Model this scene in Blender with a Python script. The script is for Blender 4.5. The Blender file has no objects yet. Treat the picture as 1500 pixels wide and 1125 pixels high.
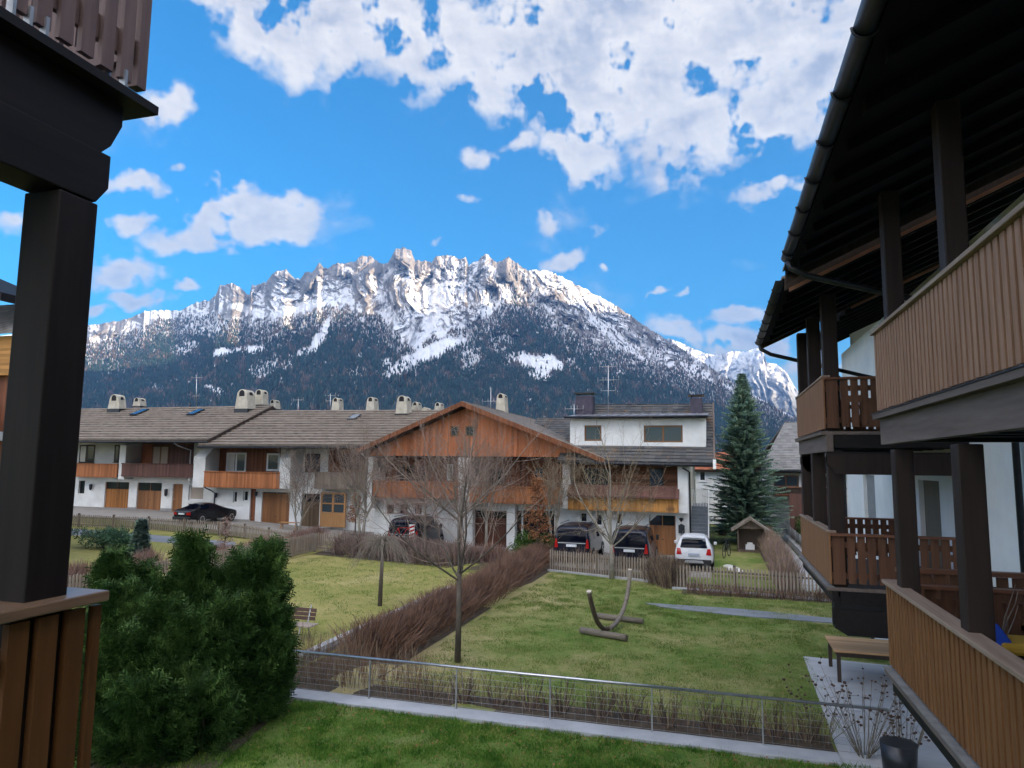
import bpy, bmesh, math, random
import numpy as np
from mathutils import Vector, Matrix
SC = bpy.context.scene
COL = SC.collection
R = math.radians
random.seed(7)

# ------------------------------------------------------------------ camera
EYE = 5.0
FPX = 1020.0                                   # focal length in pixels of a 1500 x 1125 frame
YAW, PITCH, ROLL = R(16.3), R(6.45), R(0.6)
fw = Vector((-math.sin(YAW)*math.cos(PITCH), math.cos(YAW)*math.cos(PITCH), math.sin(PITCH)))
rt0 = Vector((math.cos(YAW), math.sin(YAW), 0))
up0 = rt0.cross(fw)
rt = rt0*math.cos(ROLL) - up0*math.sin(-ROLL)*1.0
up = up0*math.cos(ROLL) + rt0*math.sin(-ROLL)*1.0
cam_d = bpy.data.cameras.new('camera')
cam = bpy.data.objects.new('camera', cam_d)
COL.objects.link(cam)
m = Matrix((rt, up, -fw)).transposed().to_4x4()
m.translation = Vector((0, 0, EYE))
cam.matrix_world = m
cam_d.sensor_width = 36.0
cam_d.lens = FPX/1500*36
cam_d.clip_start = 0.05
cam_d.clip_end = 60000
SC.camera = cam
SC.render.resolution_x, SC.render.resolution_y = 1024, 768

def ray(px, py):
    return (fw*FPX + rt*(px-750) - up*(py-562.5)).normalized()
def FY(px, py, Y):                             # where a sight line meets the plane y = Y
    d = ray(px, py); k = Y/d.y
    return Vector((d.x*k, Y, EYE+d.z*k))
def FX(px, py, X):
    d = ray(px, py); k = X/d.x
    return Vector((X, d.y*k, EYE+d.z*k))
def sst(a, b, x):
    t = min(1, max(0, (x-a)/(b-a))); return t*t*(3-2*t)
def gh(x, y):                                  # the ground rises a little towards the far left
    return 1.05*sst(-18, -48, x)*sst(22, 42, y)
def G(px, py, dz=0.0):                         # where a sight line meets the ground
    d = ray(px, py); z = dz; p = None
    for _ in range(12):
        k = (z-EYE)/d.z
        p = Vector((d.x*k, d.y*k, z)); z = gh(p.x, p.y)+dz
    return p

# ------------------------------------------------------------------ exposure, sky, sun
SC.render.engine = 'CYCLES'
SC.view_settings.view_transform = 'Standard'
SC.view_settings.look = 'None'
SC.view_settings.exposure = 2.72
SC.view_settings.gamma = 1.0
SUN_EL, SUN_AZ = R(13.0), R(97.0)              # azimuth from +Y towards +X
W = bpy.data.worlds.new('World'); SC.world = W; W.use_nodes = True
class NT:
    """small helper to write node trees"""
    def __init__(s, nt): s.nt = nt
    def n(s, t, **kw):
        o = s.nt.nodes.new(t)
        for k, v in kw.items():
            if k.startswith('i_'):
                o.inputs[k[2:].replace('_', ' ')].default_value = v
            else: setattr(o, k, v)
        return o
    def l(s, a, b): s.nt.links.new(a, b)
    def math(s, op, a, b=None, c=None, clamp=False):
        o = s.nt.nodes.new('ShaderNodeMath'); o.operation = op; o.use_clamp = clamp
        for i, v in enumerate((a, b, c)):
            if v is None: continue
            if isinstance(v, (int, float)): o.inputs[i].default_value = v
            else: s.nt.links.new(v, o.inputs[i])
        return o.outputs[0]
    def mix(s, f, a, b, mode='MIX'):
        o = s.nt.nodes.new('ShaderNodeMix'); o.data_type = 'RGBA'; o.blend_type = mode; o.clamp_factor = True
        for i, v in ((0, f), (6, a), (7, b)):
            if isinstance(v, (int, float)): o.inputs[i].default_value = v
            elif isinstance(v, (tuple, list)): o.inputs[i].default_value = (*v[:3], 1)
            else: s.nt.links.new(v, o.inputs[i])
        return o.outputs[2]
    def ramp(s, f, stops, interp='LINEAR'):
        o = s.nt.nodes.new('ShaderNodeValToRGB'); cr = o.color_ramp; cr.interpolation = interp
        while len(cr.elements) < len(stops): cr.elements.new(0.5)
        for e, (p, c) in zip(cr.elements, stops):
            e.position = p; e.color = (*c[:3], 1) if isinstance(c, (tuple, list)) else (c, c, c, 1)
        s.nt.links.new(f, o.inputs[0]); return o.outputs[0]
    def sstep(s, x, a, b):
        o = s.nt.nodes.new('ShaderNodeMapRange'); o.interpolation_type = 'SMOOTHSTEP'
        s.nt.links.new(x, o.inputs[0]); o.inputs[1].default_value = a; o.inputs[2].default_value = b
        return o.outputs[0]

def make_world():
    nt = W.node_tree; nt.nodes.clear(); N = NT(nt)
    out = N.n('ShaderNodeOutputWorld'); bg = N.n('ShaderNodeBackground'); bg.inputs[1].default_value = 0.115
    N.l(bg.outputs[0], out.inputs[0])
    sky = N.n('ShaderNodeTexSky', sky_type='NISHITA', sun_disc=False, sun_elevation=SUN_EL, sun_rotation=SUN_AZ,
              altitude=1200, air_density=1.0, dust_density=0.6, ozone_density=1.6)
    hsv = N.n('ShaderNodeHueSaturation'); hsv.inputs['Saturation'].default_value = SKY_SAT; hsv.inputs['Value'].default_value = SKY_VAL
    hsv.inputs['Hue'].default_value = SKY_HUE
    N.l(sky.outputs[0], hsv.inputs['Color'])
    tc = N.n('ShaderNodeTexCoord')
    sep = N.n('ShaderNodeSeparateXYZ'); N.l(tc.outputs['Generated'], sep.inputs[0])
    az = N.math('ARCTAN2', sep.outputs[0], sep.outputs[1])
    el = N.math('ARCSINE', sep.outputs[2])
    az = N.math('MULTIPLY', az, 57.2958); el = N.math('MULTIPLY', el, 57.2958)
    cmb = N.n('ShaderNodeCombineXYZ'); N.l(az, cmb.inputs[0]); N.l(el, cmb.inputs[1])
    v = cmb.outputs[0]
    # domain warp
    def noise(vec, scale, det, rough=0.55, dist=0.0, off=(0, 0, 0), sc=(1, 1, 1)):
        mp = N.n('ShaderNodeMapping'); mp.inputs['Location'].default_value = off; mp.inputs['Scale'].default_value = sc
        N.l(vec, mp.inputs[0])
        t = N.n('ShaderNodeTexNoise'); t.inputs['Scale'].default_value = scale; t.inputs['Detail'].default_value = det
        t.inputs['Roughness'].default_value = rough; t.inputs['Distortion'].default_value = dist
        N.l(mp.outputs[0], t.inputs['Vector']); return t
    w1 = noise(v, 0.16, 4, 0.6)
    sub = N.n('ShaderNodeVectorMath', operation='SUBTRACT'); N.l(w1.outputs['Color'], sub.inputs[0]); sub.inputs[1].default_value = (.5, .5, .5)
    scl = N.n('ShaderNodeVectorMath', operation='SCALE'); scl.inputs['Scale'].default_value = 5.5; N.l(sub.outputs[0], scl.inputs[0])
    add = N.n('ShaderNodeVectorMath', operation='ADD'); N.l(v, add.inputs[0]); N.l(scl.outputs[0], add.inputs[1])
    vw = add.outputs[0]
    mask = None
    for (px, py, rx, ry, rot, wgt) in CLOUDS:
        d = ray(px, py); a0 = math.degrees(math.atan2(d.x, d.y)); e0 = math.degrees(math.asin(d.z))
        k = 0.0562*(1.0 - 0.25*(abs(px-750)/750)**2)
        mp = N.n('ShaderNodeMapping', vector_type='TEXTURE')
        mp.inputs['Location'].default_value = (a0, e0, 0); mp.inputs['Rotation'].default_value = (0, 0, R(rot))
        mp.inputs['Scale'].default_value = (rx*k/max(.6, math.cos(R(e0))), ry*k, 1)
        N.l(vw, mp.inputs[0])
        g = N.n('ShaderNodeTexGradient', gradient_type='SPHERICAL'); N.l(mp.outputs[0], g.inputs[0])
        b = N.math('MULTIPLY', g.outputs['Fac'], wgt)
        mask = b if mask is None else N.math('SMOOTH_MAX', mask, b, 0.12)
    # clouds added over the unseen sky behind the viewer, as a light source
    ng = noise(v, 0.035, 3, 0.5, off=(40, 13, 0), sc=(1, 1.6, 1))
    away = N.sstep(N.math('ABSOLUTE', N.math('ADD', az, 16.0)), 44.0, 62.0)
    high = N.sstep(el, 46.0, 58.0)
    other = N.math('MULTIPLY', N.math('MAXIMUM', away, high), N.math('MULTIPLY', N.sstep(ng.outputs['Fac'], 0.36, 0.6), 0.85))
    mask = N.math('POWER', N.math('MAXIMUM', mask, 0.0), 0.68)
    mask = N.math('MAXIMUM', mask, other)
    mask = N.math('MULTIPLY', mask, N.sstep(el, 1.0, 6.0))
    f1 = noise(v, 0.135, 11, 0.53, 0.2, sc=(1, 1.35, 1))
    f2 = noise(v, 0.135, 11, 0.53, 0.2, off=(-0.20, -0.32, 0), sc=(1, 1.35, 1))     # the same clouds seen from where the light falls
    f3 = noise(v, 0.13, 6, 0.55, 0.3, off=(3, 7, 0), sc=(1, 1.5, 1))
    amp = N.math('MAXIMUM', N.math('SUBTRACT', 2.15, N.math('MULTIPLY', mask, 1.55)), 0.55)
    dens = N.math('ADD', N.math('MULTIPLY', mask, 1.68), N.math('MULTIPLY', N.math('SUBTRACT', f1.outputs['Fac'], 0.5), amp))
    cov = N.sstep(dens, 0.42, 1.08)
    thick = N.sstep(dens, 0.95, 1.9)
    rel = N.math('MULTIPLY', N.math('SUBTRACT', f1.outputs['Fac'], f2.outputs['Fac']), 4.2)
    lit = N.math('ADD', N.math('ADD', 0.80, rel), N.math('MULTIPLY', thick, -0.50), clamp=True)
    lit = N.math('ADD', lit, N.math('MULTIPLY', N.math('SUBTRACT', f3.outputs['Fac'], 0.5), 1.9), clamp=True)
    ccol = N.ramp(lit, [(0.0, CL_DARK), (0.45, CL_MID), (1.0, CL_LIGHT)])
    # added clouds off to the sides and behind, brightened to fill shaded house fronts
    back = N.math('MULTIPLY', N.sstep(N.math('ABSOLUTE', N.math('ADD', az, 16.0)), 70.0, 130.0), BACK_FILL_GAIN)
    gain = N.math('ADD', 1.0, back)
    sc2 = N.n('ShaderNodeVectorMath', operation='SCALE'); N.l(ccol, sc2.inputs[0]); N.l(gain, sc2.inputs['Scale'])
    col = N.mix(N.math('MULTIPLY', cov, 0.985), hsv.outputs[0], sc2.outputs[0])
    N.l(col, bg.inputs[0])

SKY_SAT, SKY_VAL, SKY_HUE = 1.80, 0.355, 0.500
CL_DARK, CL_MID, CL_LIGHT = (0.66, 0.69, 0.80), (1.06, 1.02, 1.02), (1.42, 1.33, 1.22)
BACK_FILL_GAIN = 5.4  # boost of the unseen added clouds that light the shaded facades
# px, py, rx, ry (pixels of the photograph), rotation, weight: where each cloud stands in the sky
CLOUDS = [
    (470, 25, 200, 105, -4, 1.15), (620, 60, 165, 90, -10, 1.1), (410, 60, 120, 75, 0, .95), (700, 110, 110, 62, -25, .85), (560, 20, 160, 70, 0, 1.0),
    (840, 95, 190, 125, -15, 1.3), (900, 30, 240, 115, 0, 1.3), (850, 195, 105, 80, -55, 1.15), (1080, 45, 220, 90, 12, 1.3), (940, 120, 150, 90, 0, 1.2),
    (1120, 165, 210, 75, 20, 1.3), (1000, 185, 130, 55, 10, 1.05), (1190, 115, 150, 62, 25, 1.2), (1180, 15, 150, 55, 0, 1.15), (1240, 60, 80, 40, 20, .9),
    (1130, 280, 75, 22, 12, .85), (1180, 268, 50, 18, 5, .8),
    (350, 320, 130, 55, 8, 1.15), (330, 275, 60, 40, 0, .85), (290, 355, 110, 30, 6, .9), (410, 300, 65, 35, 10, 1.0),
    (200, 275, 60, 24, 0, .8), (190, 330, 60, 22, 15, .75), (240, 150, 65, 34, 10, .9), (255, 245, 32, 14, 15, .62),
    (170, 400, 80, 48, 10, 1.0), (205, 445, 62, 24, 3, .95), (265, 428, 34, 15, -8, .8), (140, 462, 34, 18, 0, .75), (20, 330, 40, 30, 10, .8),
    (697, 230, 45, 30, -10, .78), (800, 300, 34, 34, -35, .68), (760, 205, 50, 20, 15, .62), (965, 258, 26, 26, -40, .66), (880, 318, 30, 22, 30, .6),
    (825, 378, 55, 26, 15, .85), (893, 389, 16, 10, 0, .6), (962, 434, 20, 8, 0, .62), (993, 440, 24, 9, 5, .66), (632, 358, 22, 10, 5, .55), (680, 300, 26, 14, 0, .55),
    (1090, 460, 78, 20, 2, .95), (990, 482, 66, 28, -8, 1.0), (1090, 500, 110, 38, 0, 1.15), (1190, 540, 90, 40, 0, 1.0),
]
make_world()
sun_d = bpy.data.lights.new('sun', 'SUN'); sun_d.energy = 3.8; sun_d.angle = R(0.5); sun_d.color = (1.0, 0.79, 0.54)
sun = bpy.data.objects.new('sun', sun_d); COL.objects.link(sun)
sdir = Vector((math.sin(SUN_AZ)*math.cos(SUN_EL), math.cos(SUN_AZ)*math.cos(SUN_EL), math.sin(SUN_EL)))
sun.rotation_euler = sdir.to_track_quat('Z', 'Y').to_euler()

# ------------------------------------------------------------------ materials
MATS = {}
def new_mat(name):
    m = bpy.data.materials.new(name); m.use_nodes = True
    nt = m.node_tree; N = NT(nt); b = nt.nodes['Principled BSDF']
    MATS[name] = m
    return m, N, b
def surf(name, c1, c2=None, scale=4.0, rough=0.8, stretch=(1, 1, 1), bump=0.0, bscale=None, detail=5, spec=0.3, metal=0.0, c3=None, coat=0.0):
    """a base colour that wanders between two or three tones, with a little relief"""
    m, N, b = new_mat(name)
    c2 = c2 or tuple(min(1, v*1.35) for v in c1)
    tc = N.n('ShaderNodeTexCoord'); mp = N.n('ShaderNodeMapping'); mp.inputs['Scale'].default_value = stretch
    N.l(tc.outputs['Object'], mp.inputs[0])
    t = N.n('ShaderNodeTexNoise'); t.inputs['Scale'].default_value = scale; t.inputs['Detail'].default_value = detail; t.inputs['Roughness'].default_value = 0.62
    N.l(mp.outputs[0], t.inputs['Vector'])
    st = [(0.3, c1), (0.7, c2)] if c3 is None else [(0.28, c1), (0.5, c2), (0.72, c3)]
    col = N.ramp(t.outputs['Fac'], st)
    N.l(col, b.inputs['Base Color'])
    b.inputs['Roughness'].default_value = rough; b.inputs['Specular IOR Level'].default_value = spec; b.inputs['Metallic'].default_value = metal
    b.inputs['Coat Weight'].default_value = coat
    if bump:
        t2 = N.n('ShaderNodeTexNoise'); t2.inputs['Scale'].default_value = bscale or scale*6; t2.inputs['Detail'].default_value = 4
        N.l(mp.outputs[0], t2.inputs['Vector'])
        bp = N.n('ShaderNodeBump'); bp.inputs['Strength'].default_value = bump; bp.inputs['Distance'].default_value = 0.02
        N.l(t2.outputs['Fac'], bp.inputs['Height']); N.l(bp.outputs[0], b.inputs['Normal'])
    return m

def wood(name, c1, c2, axis='z', board=0.0, rough=0.7, spec=0.25, across='x', wear=None):
    """timber: grain drawn out along one axis; with board > 0 the boards differ in tone and have joints"""
    m, N, b = new_mat(name)
    tc = N.n('ShaderNodeTexCoord')
    st = {'x': (0.6, 9, 9), 'y': (9, 0.6, 9), 'z': (9, 9, 0.6)}[axis]
    mp = N.n('ShaderNodeMapping'); mp.inputs['Scale'].default_value = st; N.l(tc.outputs['Object'], mp.inputs[0])
    t = N.n('ShaderNodeTexNoise'); t.inputs['Scale'].default_value = 1.6; t.inputs['Detail'].default_value = 6; t.inputs['Roughness'].default_value = 0.65
    N.l(mp.outputs[0], t.inputs['Vector'])
    col = N.ramp(t.outputs['Fac'], [(0.28, c1), (0.72, c2)])
    if board:
        sep = N.n('ShaderNodeSeparateXYZ'); N.l(tc.outputs['Object'], sep.inputs[0])
        u = N.math('DIVIDE', sep.outputs['xyz'.index(across)], board)
        fl = N.math('FLOOR', u); fr = N.math('FRACT', u)
        wn = N.n('ShaderNodeTexWhiteNoise', noise_dimensions='1D'); N.l(fl, wn.inputs['W'])
        val = N.math('ADD', 0.72, N.math('MULTIPLY', wn.outputs['Value'], 0.5))
        joint = N.math('GREATER_THAN', N.math('ABSOLUTE', N.math('SUBTRACT', fr, 0.5)), 0.44)
        sc = N.n('ShaderNodeVectorMath', operation='SCALE'); N.l(col, sc.inputs[0]); N.l(val, sc.inputs['Scale'])
        col = sc.outputs[0]
        bp = N.n('ShaderNodeBump'); bp.inputs['Strength'].default_value = 0.8; bp.inputs['Distance'].default_value = 0.02; bp.invert = True
        N.l(joint, bp.inputs['Height']); N.l(bp.outputs[0], b.inputs['Normal'])
    if wear:
        t3 = N.n('ShaderNodeTexNoise'); t3.inputs['Scale'].default_value = 2.2; t3.inputs['Detail'].default_value = 5; N.l(tc.outputs['Object'], t3.inputs['Vector'])
        col = N.mix(N.sstep(t3.outputs['Fac'], 0.5, 0.75), col, wear)
    N.l(col, b.inputs['Base Color'])
    b.inputs['Roughness'].default_value = rough; b.inputs['Specular IOR Level'].default_value = spec
    return m

def roof_mat(name, c1, c2, c3, tile=(0.33, 0.36), rough=0.75, moss=None):
    """tiles: tone by tile, rows along the object's X, courses along its slope (UV-less: x and the slope distance in y/z)"""
    m, N, b = new_mat(name)
    tc = N.n('ShaderNodeTexCoord'); sep = N.n('ShaderNodeSeparateXYZ'); N.l(tc.outputs['Object'], sep.inputs[0])
    cx = N.math('FLOOR', N.math('DIVIDE', sep.outputs[0], tile[0])); cz = N.math('FLOOR', N.math('DIVIDE', sep.outputs[2], tile[1]*0.42))
    cy = N.math('FLOOR', N.math('DIVIDE', sep.outputs[1], tile[0]))
    cmb = N.n('ShaderNodeCombineXYZ'); N.l(cx, cmb.inputs[0]); N.l(cz, cmb.inputs[2]); N.l(cy, cmb.inputs[1])
    wn = N.n('ShaderNodeTexWhiteNoise', noise_dimensions='3D'); N.l(cmb.outputs[0], wn.inputs['Vector'])
    t = N.n('ShaderNodeTexNoise'); t.inputs['Scale'].default_value = 0.55; t.inputs['Detail'].default_value = 5; N.l(tc.outputs['Object'], t.inputs['Vector'])
    f = N.math('ADD', N.math('MULTIPLY', wn.outputs['Value'], 0.45), N.math('MULTIPLY', t.outputs['Fac'], 0.6))
    col = N.ramp(f, [(0.2, c1), (0.5, c2), (0.85, c3)])
    if moss:
        t2 = N.n('ShaderNodeTexNoise'); t2.inputs['Scale'].default_value = 1.1; t2.inputs['Detail'].default_value = 6; t2.inputs['Roughness'].default_value = .7
        N.l(tc.outputs['Object'], t2.inputs['Vector'])
        col = N.mix(N.sstep(t2.outputs['Fac'], 0.52, 0.72), col, moss)
    N.l(col, b.inputs['Base Color']); b.inputs['Roughness'].default_value = rough; b.inputs['Specular IOR Level'].default_value = 0.25
    return m

def leaf_mat(name, c1, c2, c3, rough=0.6, trans=0.25):
    """foliage: tone from leaf to leaf by its place, thin enough to let some light through"""
    m, N, b = new_mat(name)
    tc = N.n('ShaderNodeTexCoord')
    t = N.n('ShaderNodeTexNoise'); t.inputs['Scale'].default_value = 2.3; t.inputs['Detail'].default_value = 3; N.l(tc.outputs['Object'], t.inputs['Vector'])
    wn = N.n('ShaderNodeTexNoise'); wn.inputs['Scale'].default_value = 19.0; wn.inputs['Detail'].default_value = 1; N.l(tc.outputs['Object'], wn.inputs['Vector'])
    f = N.math('ADD', N.math('MULTIPLY', t.outputs['Fac'], 0.55), N.math('MULTIPLY', wn.outputs['Fac'], 0.45))
    col = N.ramp(f, [(0.34, c1), (0.5, c2), (0.66, c3)])
    N.l(col, b.inputs['Base Color']); b.inputs['Roughness'].default_value = rough; b.inputs['Specular IOR Level'].default_value = 0.2
    if trans:
        tr = N.n('ShaderNodeBsdfTranslucent'); N.l(col, tr.inputs[0]); mx = N.n('ShaderNodeMixShader'); mx.inputs[0].default_value = trans
        out = m.node_tree.nodes['Material Output']; N.l(b.outputs[0], mx.inputs[1]); N.l(tr.outputs[0], mx.inputs[2]); N.l(mx.outputs[0], out.inputs[0])
    return m

def attr_mat(name, attr, rough=0.85, trans=0.0):
    m, N, b = new_mat(name)
    a = N.n('ShaderNodeAttribute', attribute_name=attr); N.l(a.outputs['Color'], b.inputs['Base Color'])
    b.inputs['Roughness'].default_value = rough; b.inputs['Specular IOR Level'].default_value = 0.15
    return m

# ------------------------------------------------------------------ objects
def tag(o, label=None, cat=None, group=None, kind=None):
    if label: o['label'] = label
    if cat: o['category'] = cat
    if group: o['group'] = group
    if kind: o['kind'] = kind
    return o
def thing(name, label, cat, loc=(0, 0, 0), rz=0.0, group=None):
    o = bpy.data.objects.new(name, None); COL.objects.link(o); o.empty_display_size = 0.2
    o.location = loc; o.rotation_euler = (0, 0, rz)
    return tag(o, label, cat, group)
def children(o): return [c for c in bpy.data.objects if c.parent == o]
def dup(root, loc, rz=None, label=None, group=None, scale=None):
    r = root.copy(); COL.objects.link(r); r.location = loc
    if rz is not None: r.rotation_euler = (0, 0, rz)
    if scale: r.scale = scale
    if label: r['label'] = label
    if group: r['group'] = group
    for ch in children(root):
        c = ch.copy(); COL.objects.link(c); c.parent = r
        for g in children(ch):
            d = g.copy(); COL.objects.link(d); d.parent = c
    return r

class MB:
    """collects shapes and links them as ONE mesh object"""
    def __init__(s, M=None): s.v = []; s.f = []; s.sm = []; s.M = M
    def poly(s, pts, smooth=False):
        k = len(s.v); s.v += [tuple(p) for p in pts]; s.f.append(tuple(range(k, k+len(pts)))); s.sm.append(smooth)
    def faces(s, vs, fs, smooth=False):
        k = len(s.v)
        s.v += [tuple(p) for p in vs] if s.M is None else [tuple(s.M @ Vector(p)) for p in vs]
        for f in fs: s.f.append(tuple(i+k for i in f)); s.sm.append(smooth)
    def box(s, x0, x1, y0, y1, z0, z1):
        if x0 > x1: x0, x1 = x1, x0
        if y0 > y1: y0, y1 = y1, y0
        if z0 > z1: z0, z1 = z1, z0
        s.faces([(x0, y0, z0), (x1, y0, z0), (x1, y1, z0), (x0, y1, z0), (x0, y0, z1), (x1, y0, z1), (x1, y1, z1), (x0, y1, z1)],
                [(0, 3, 2, 1), (4, 5, 6, 7), (0, 1, 5, 4), (1, 2, 6, 5), (2, 3, 7, 6), (3, 0, 4, 7)])
        return s
    def bar(s, a, b, w, h, upv=(0, 0, 1)):
        """a rectangular bar from a to b, w across, h along upv"""
        a, b = Vector(a), Vector(b); d = (b-a).normalized(); u = Vector(upv)
        x = d.cross(u)
        if x.length < 1e-5: x = d.cross(Vector((1, 0, 0)))
        x.normalize(); u = x.cross(d).normalized(); x = x*w/2; u = u*h/2
        s.faces([a-x-u, a+x-u, a+x+u, a-x+u, b-x-u, b+x-u, b+x+u, b-x+u],
                [(0, 1, 2, 3), (7, 6, 5, 4), (0, 4, 5, 1), (1, 5, 6, 2), (2, 6, 7, 3), (3, 7, 4, 0)])
        return s
    def tube(s, pts, rad, n=6, cap=True, smooth=True):
        pts = [Vector(p) for p in pts]
        if isinstance(rad, (int, float)): rad = [rad]*len(pts)
        k = len(s.v); ref = Vector((0, 0, 1))
        prev = None
        for i, p in enumerate(pts):
            d = (pts[min(i+1, len(pts)-1)]-pts[max(i-1, 0)])
            d = d.normalized() if d.length > 1e-9 else Vector((0, 0, 1))
            if prev is None:
                a = d.cross(ref)
                if a.length < 1e-3: a = d.cross(Vector((1, 0, 0)))
            else:
                a = prev - d*prev.dot(d)
                if a.length < 1e-4: a = d.cross(Vector((1, 0.3, 0)))
            a.normalize(); prev = a; b = d.cross(a)
            for j in range(n):
                t = 2*math.pi*j/n
                q = p + (a*math.cos(t)+b*math.sin(t))*rad[i]; s.v.append((q.x, q.y, q.z))
        for i in range(len(pts)-1):
            for j in range(n):
                s.f.append((k+i*n+j, k+i*n+(j+1) % n, k+(i+1)*n+(j+1) % n, k+(i+1)*n+j)); s.sm.append(smooth)
        if cap and n > 2:
            s.f.append(tuple(k+j for j in range(n))[::-1]); s.sm.append(False)
            s.f.append(tuple(k+(len(pts)-1)*n+j for j in range(n))); s.sm.append(False)
        return s
    def prism(s, poly, ext):
        """a polygon (3-D points) pushed along the vector ext"""
        e = Vector(ext); n = len(poly); A = [Vector(p) for p in poly]; B = [p+e for p in A]
        s.faces(A+B, [tuple(range(n))[::-1], tuple(range(n, 2*n))] + [(i, (i+1) % n, n+(i+1) % n, n+i) for i in range(n)])
        return s
    def ball(s, c, r, n=8, m=6, sq=(1, 1, 1)):
        vs = []; fs = []
        for i in range(m+1):
            t = math.pi*i/m
            for j in range(n):
                p = 2*math.pi*j/n
                vs.append((c[0]+r*sq[0]*math.sin(t)*math.cos(p), c[1]+r*sq[1]*math.sin(t)*math.sin(p), c[2]+r*sq[2]*math.cos(t)))
        for i in range(m):
            for j in range(n): fs.append((i*n+j, (i+1)*n+j, (i+1)*n+(j+1) % n, i*n+(j+1) % n))
        s.faces(vs, fs, True); return s
    def build(s, name, mat, parent=None, local=False, bevel=0.0, fix=False):
        me = bpy.data.meshes.new(name)
        off = Vector((0, 0, 0))
        if parent is not None and not local:
            p = parent
            while p is not None: off += p.location; p = p.parent
        vs = s.v if off.length == 0 else [(x-off.x, y-off.y, z-off.z) for x, y, z in s.v]
        me.from_pydata(vs, [], s.f); me.polygons.foreach_set('use_smooth', s.sm)
        me.update()
        if fix or bevel:
            bm = bmesh.new(); bm.from_mesh(me)
            if fix: bmesh.ops.recalc_face_normals(bm, faces=bm.faces)
            bm.to_mesh(me); bm.free()
        o = bpy.data.objects.new(name, me); COL.objects.link(o)
        me.materials.append(MATS[mat] if isinstance(mat, str) else mat)
        if parent is not None: o.parent = parent
        if bevel:
            md = o.modifiers.new('bevel', 'BEVEL'); md.width = bevel; md.segments = 2; md.limit_method = 'ANGLE'
        return o
def structure(o, label=None): o['kind'] = 'structure'; return o

# numpy gradient noise -------------------------------------------------
_rng = np.random.RandomState(11)
_perm = np.concatenate([_rng.permutation(256)]*3)
_ga = _rng.rand(256)*2*np.pi; _gx, _gy = np.cos(_ga), np.sin(_ga)
def pnoise(x, y):
    xi = np.floor(x).astype(int); yi = np.floor(y).astype(int); xf = x-xi; yf = y-yi
    xi &= 255; yi &= 255
    u = xf*xf*xf*(xf*(xf*6-15)+10); v = yf*yf*yf*(yf*(yf*6-15)+10)
    def g(ix, iy, fx, fy):
        h = _perm[_perm[ix & 255]+(iy & 255)]; return _gx[h]*fx+_gy[h]*fy
    a = g(xi, yi, xf, yf); b = g(xi+1, yi, xf-1, yf); c = g(xi, yi+1, xf, yf-1); d = g(xi+1, yi+1, xf-1, yf-1)
    return (a+(b-a)*u+(c-a)*v+(a-b-c+d)*u*v)*1.41
def fbm(x, y, o=5, gain=0.5, lac=2.03):
    s = 0; a = 1; n = 0
    for i in range(o): s = s+a*pnoise(x+17.3*i, y-9.1*i); n += a; a *= gain; x = x*lac; y = y*lac
    return s/n
def ridged(x, y, o=5, gain=0.55, lac=2.07):
    s = 0; a = 1; n = 0; w = 1
    for i in range(o):
        v = (1-np.abs(pnoise(x+5.7*i, y+3.1*i)))**2; s = s+a*v*w; n += a; w = np.clip(v*1.6, 0, 1); a *= gain; x = x*lac; y = y*lac
    return s/n
def npss(a, b, x): t = np.clip((x-a)/(b-a), 0, 1); return t*t*(3-2*t)

# ------------------------------------------------------------------ shared building materials
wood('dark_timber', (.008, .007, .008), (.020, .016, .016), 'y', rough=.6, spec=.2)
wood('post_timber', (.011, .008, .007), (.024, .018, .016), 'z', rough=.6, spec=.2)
wood('brown_post', (.016, .010, .009), (.034, .022, .018), 'z', rough=.6)
wood('grey_timber', (.105, .08, .07), (.18, .14, .125), 'y', rough=.7)
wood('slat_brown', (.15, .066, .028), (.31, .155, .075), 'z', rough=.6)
wood('slat_upper_lit', (.22, .115, .065), (.38, .225, .145), 'z', rough=.6)  # upper slats: brighter light painted in as a paler tone
wood('slat_low_shade', (.13, .052, .018), (.25, .115, .045), 'z', rough=.6)  # lower slats: dimmer light painted in as a darker tone of the same wood
wood('slat_red', (.075, .032, .018), (.15, .07, .04), 'z', rough=.6)
wood('board_near', (.085, .034, .010), (.17, .075, .025), 'z', rough=.55, spec=.2)
wood('board_sky_tint', (.11, .07, .065), (.20, .135, .125), 'z', rough=.6)  # upper boards: reflected sky painted into the brown as a greyish tint
wood('handrail_wood', (.16, .09, .05), (.30, .19, .12), 'y', rough=.32, spec=.5)
wood('handrail_worn', (.20, .13, .09), (.36, .27, .21), 'y', rough=.6)
surf('white_wall', (.60, .60, .585), (.80, .80, .79), 1.0, .9, bump=.15, bscale=30)
surf('white_wall_cool', (.62, .64, .66), (.76, .77, .78), .9, .9, bump=.15, bscale=30)
surf('cream_wall', (.66, .60, .48), (.76, .71, .60), 1.4, .9)
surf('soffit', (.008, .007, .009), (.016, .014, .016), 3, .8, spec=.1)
surf('dark_metal', (.03, .032, .038), (.05, .052, .06), 5, .35, metal=.6)
surf('steel', (.45, .45, .47), (.6, .6, .62), 8, .3, metal=1.0)
surf('galvanised', (.30, .31, .32), (.42, .43, .44), 8, .5, metal=.7)
surf('concrete', (.30, .30, .31), (.44, .44, .45), 1.5, .9, bump=.3)
surf('light_stone', (.30, .315, .345), (.43, .445, .475), 1.2, .8, bump=.2)
surf('black', (.006, .006, .007), (.012, .012, .013), 5, .6)
surf('copper_trim', (.20, .085, .045), (.28, .13, .075), 4, .6)
def glass_mat(name, c, rough=.04, spec=.5):
    m, N, b = new_mat(name); b.inputs['Base Color'].default_value = (*c, 1); b.inputs['Roughness'].default_value = rough
    b.inputs['Specular IOR Level'].default_value = spec; return m
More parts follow.
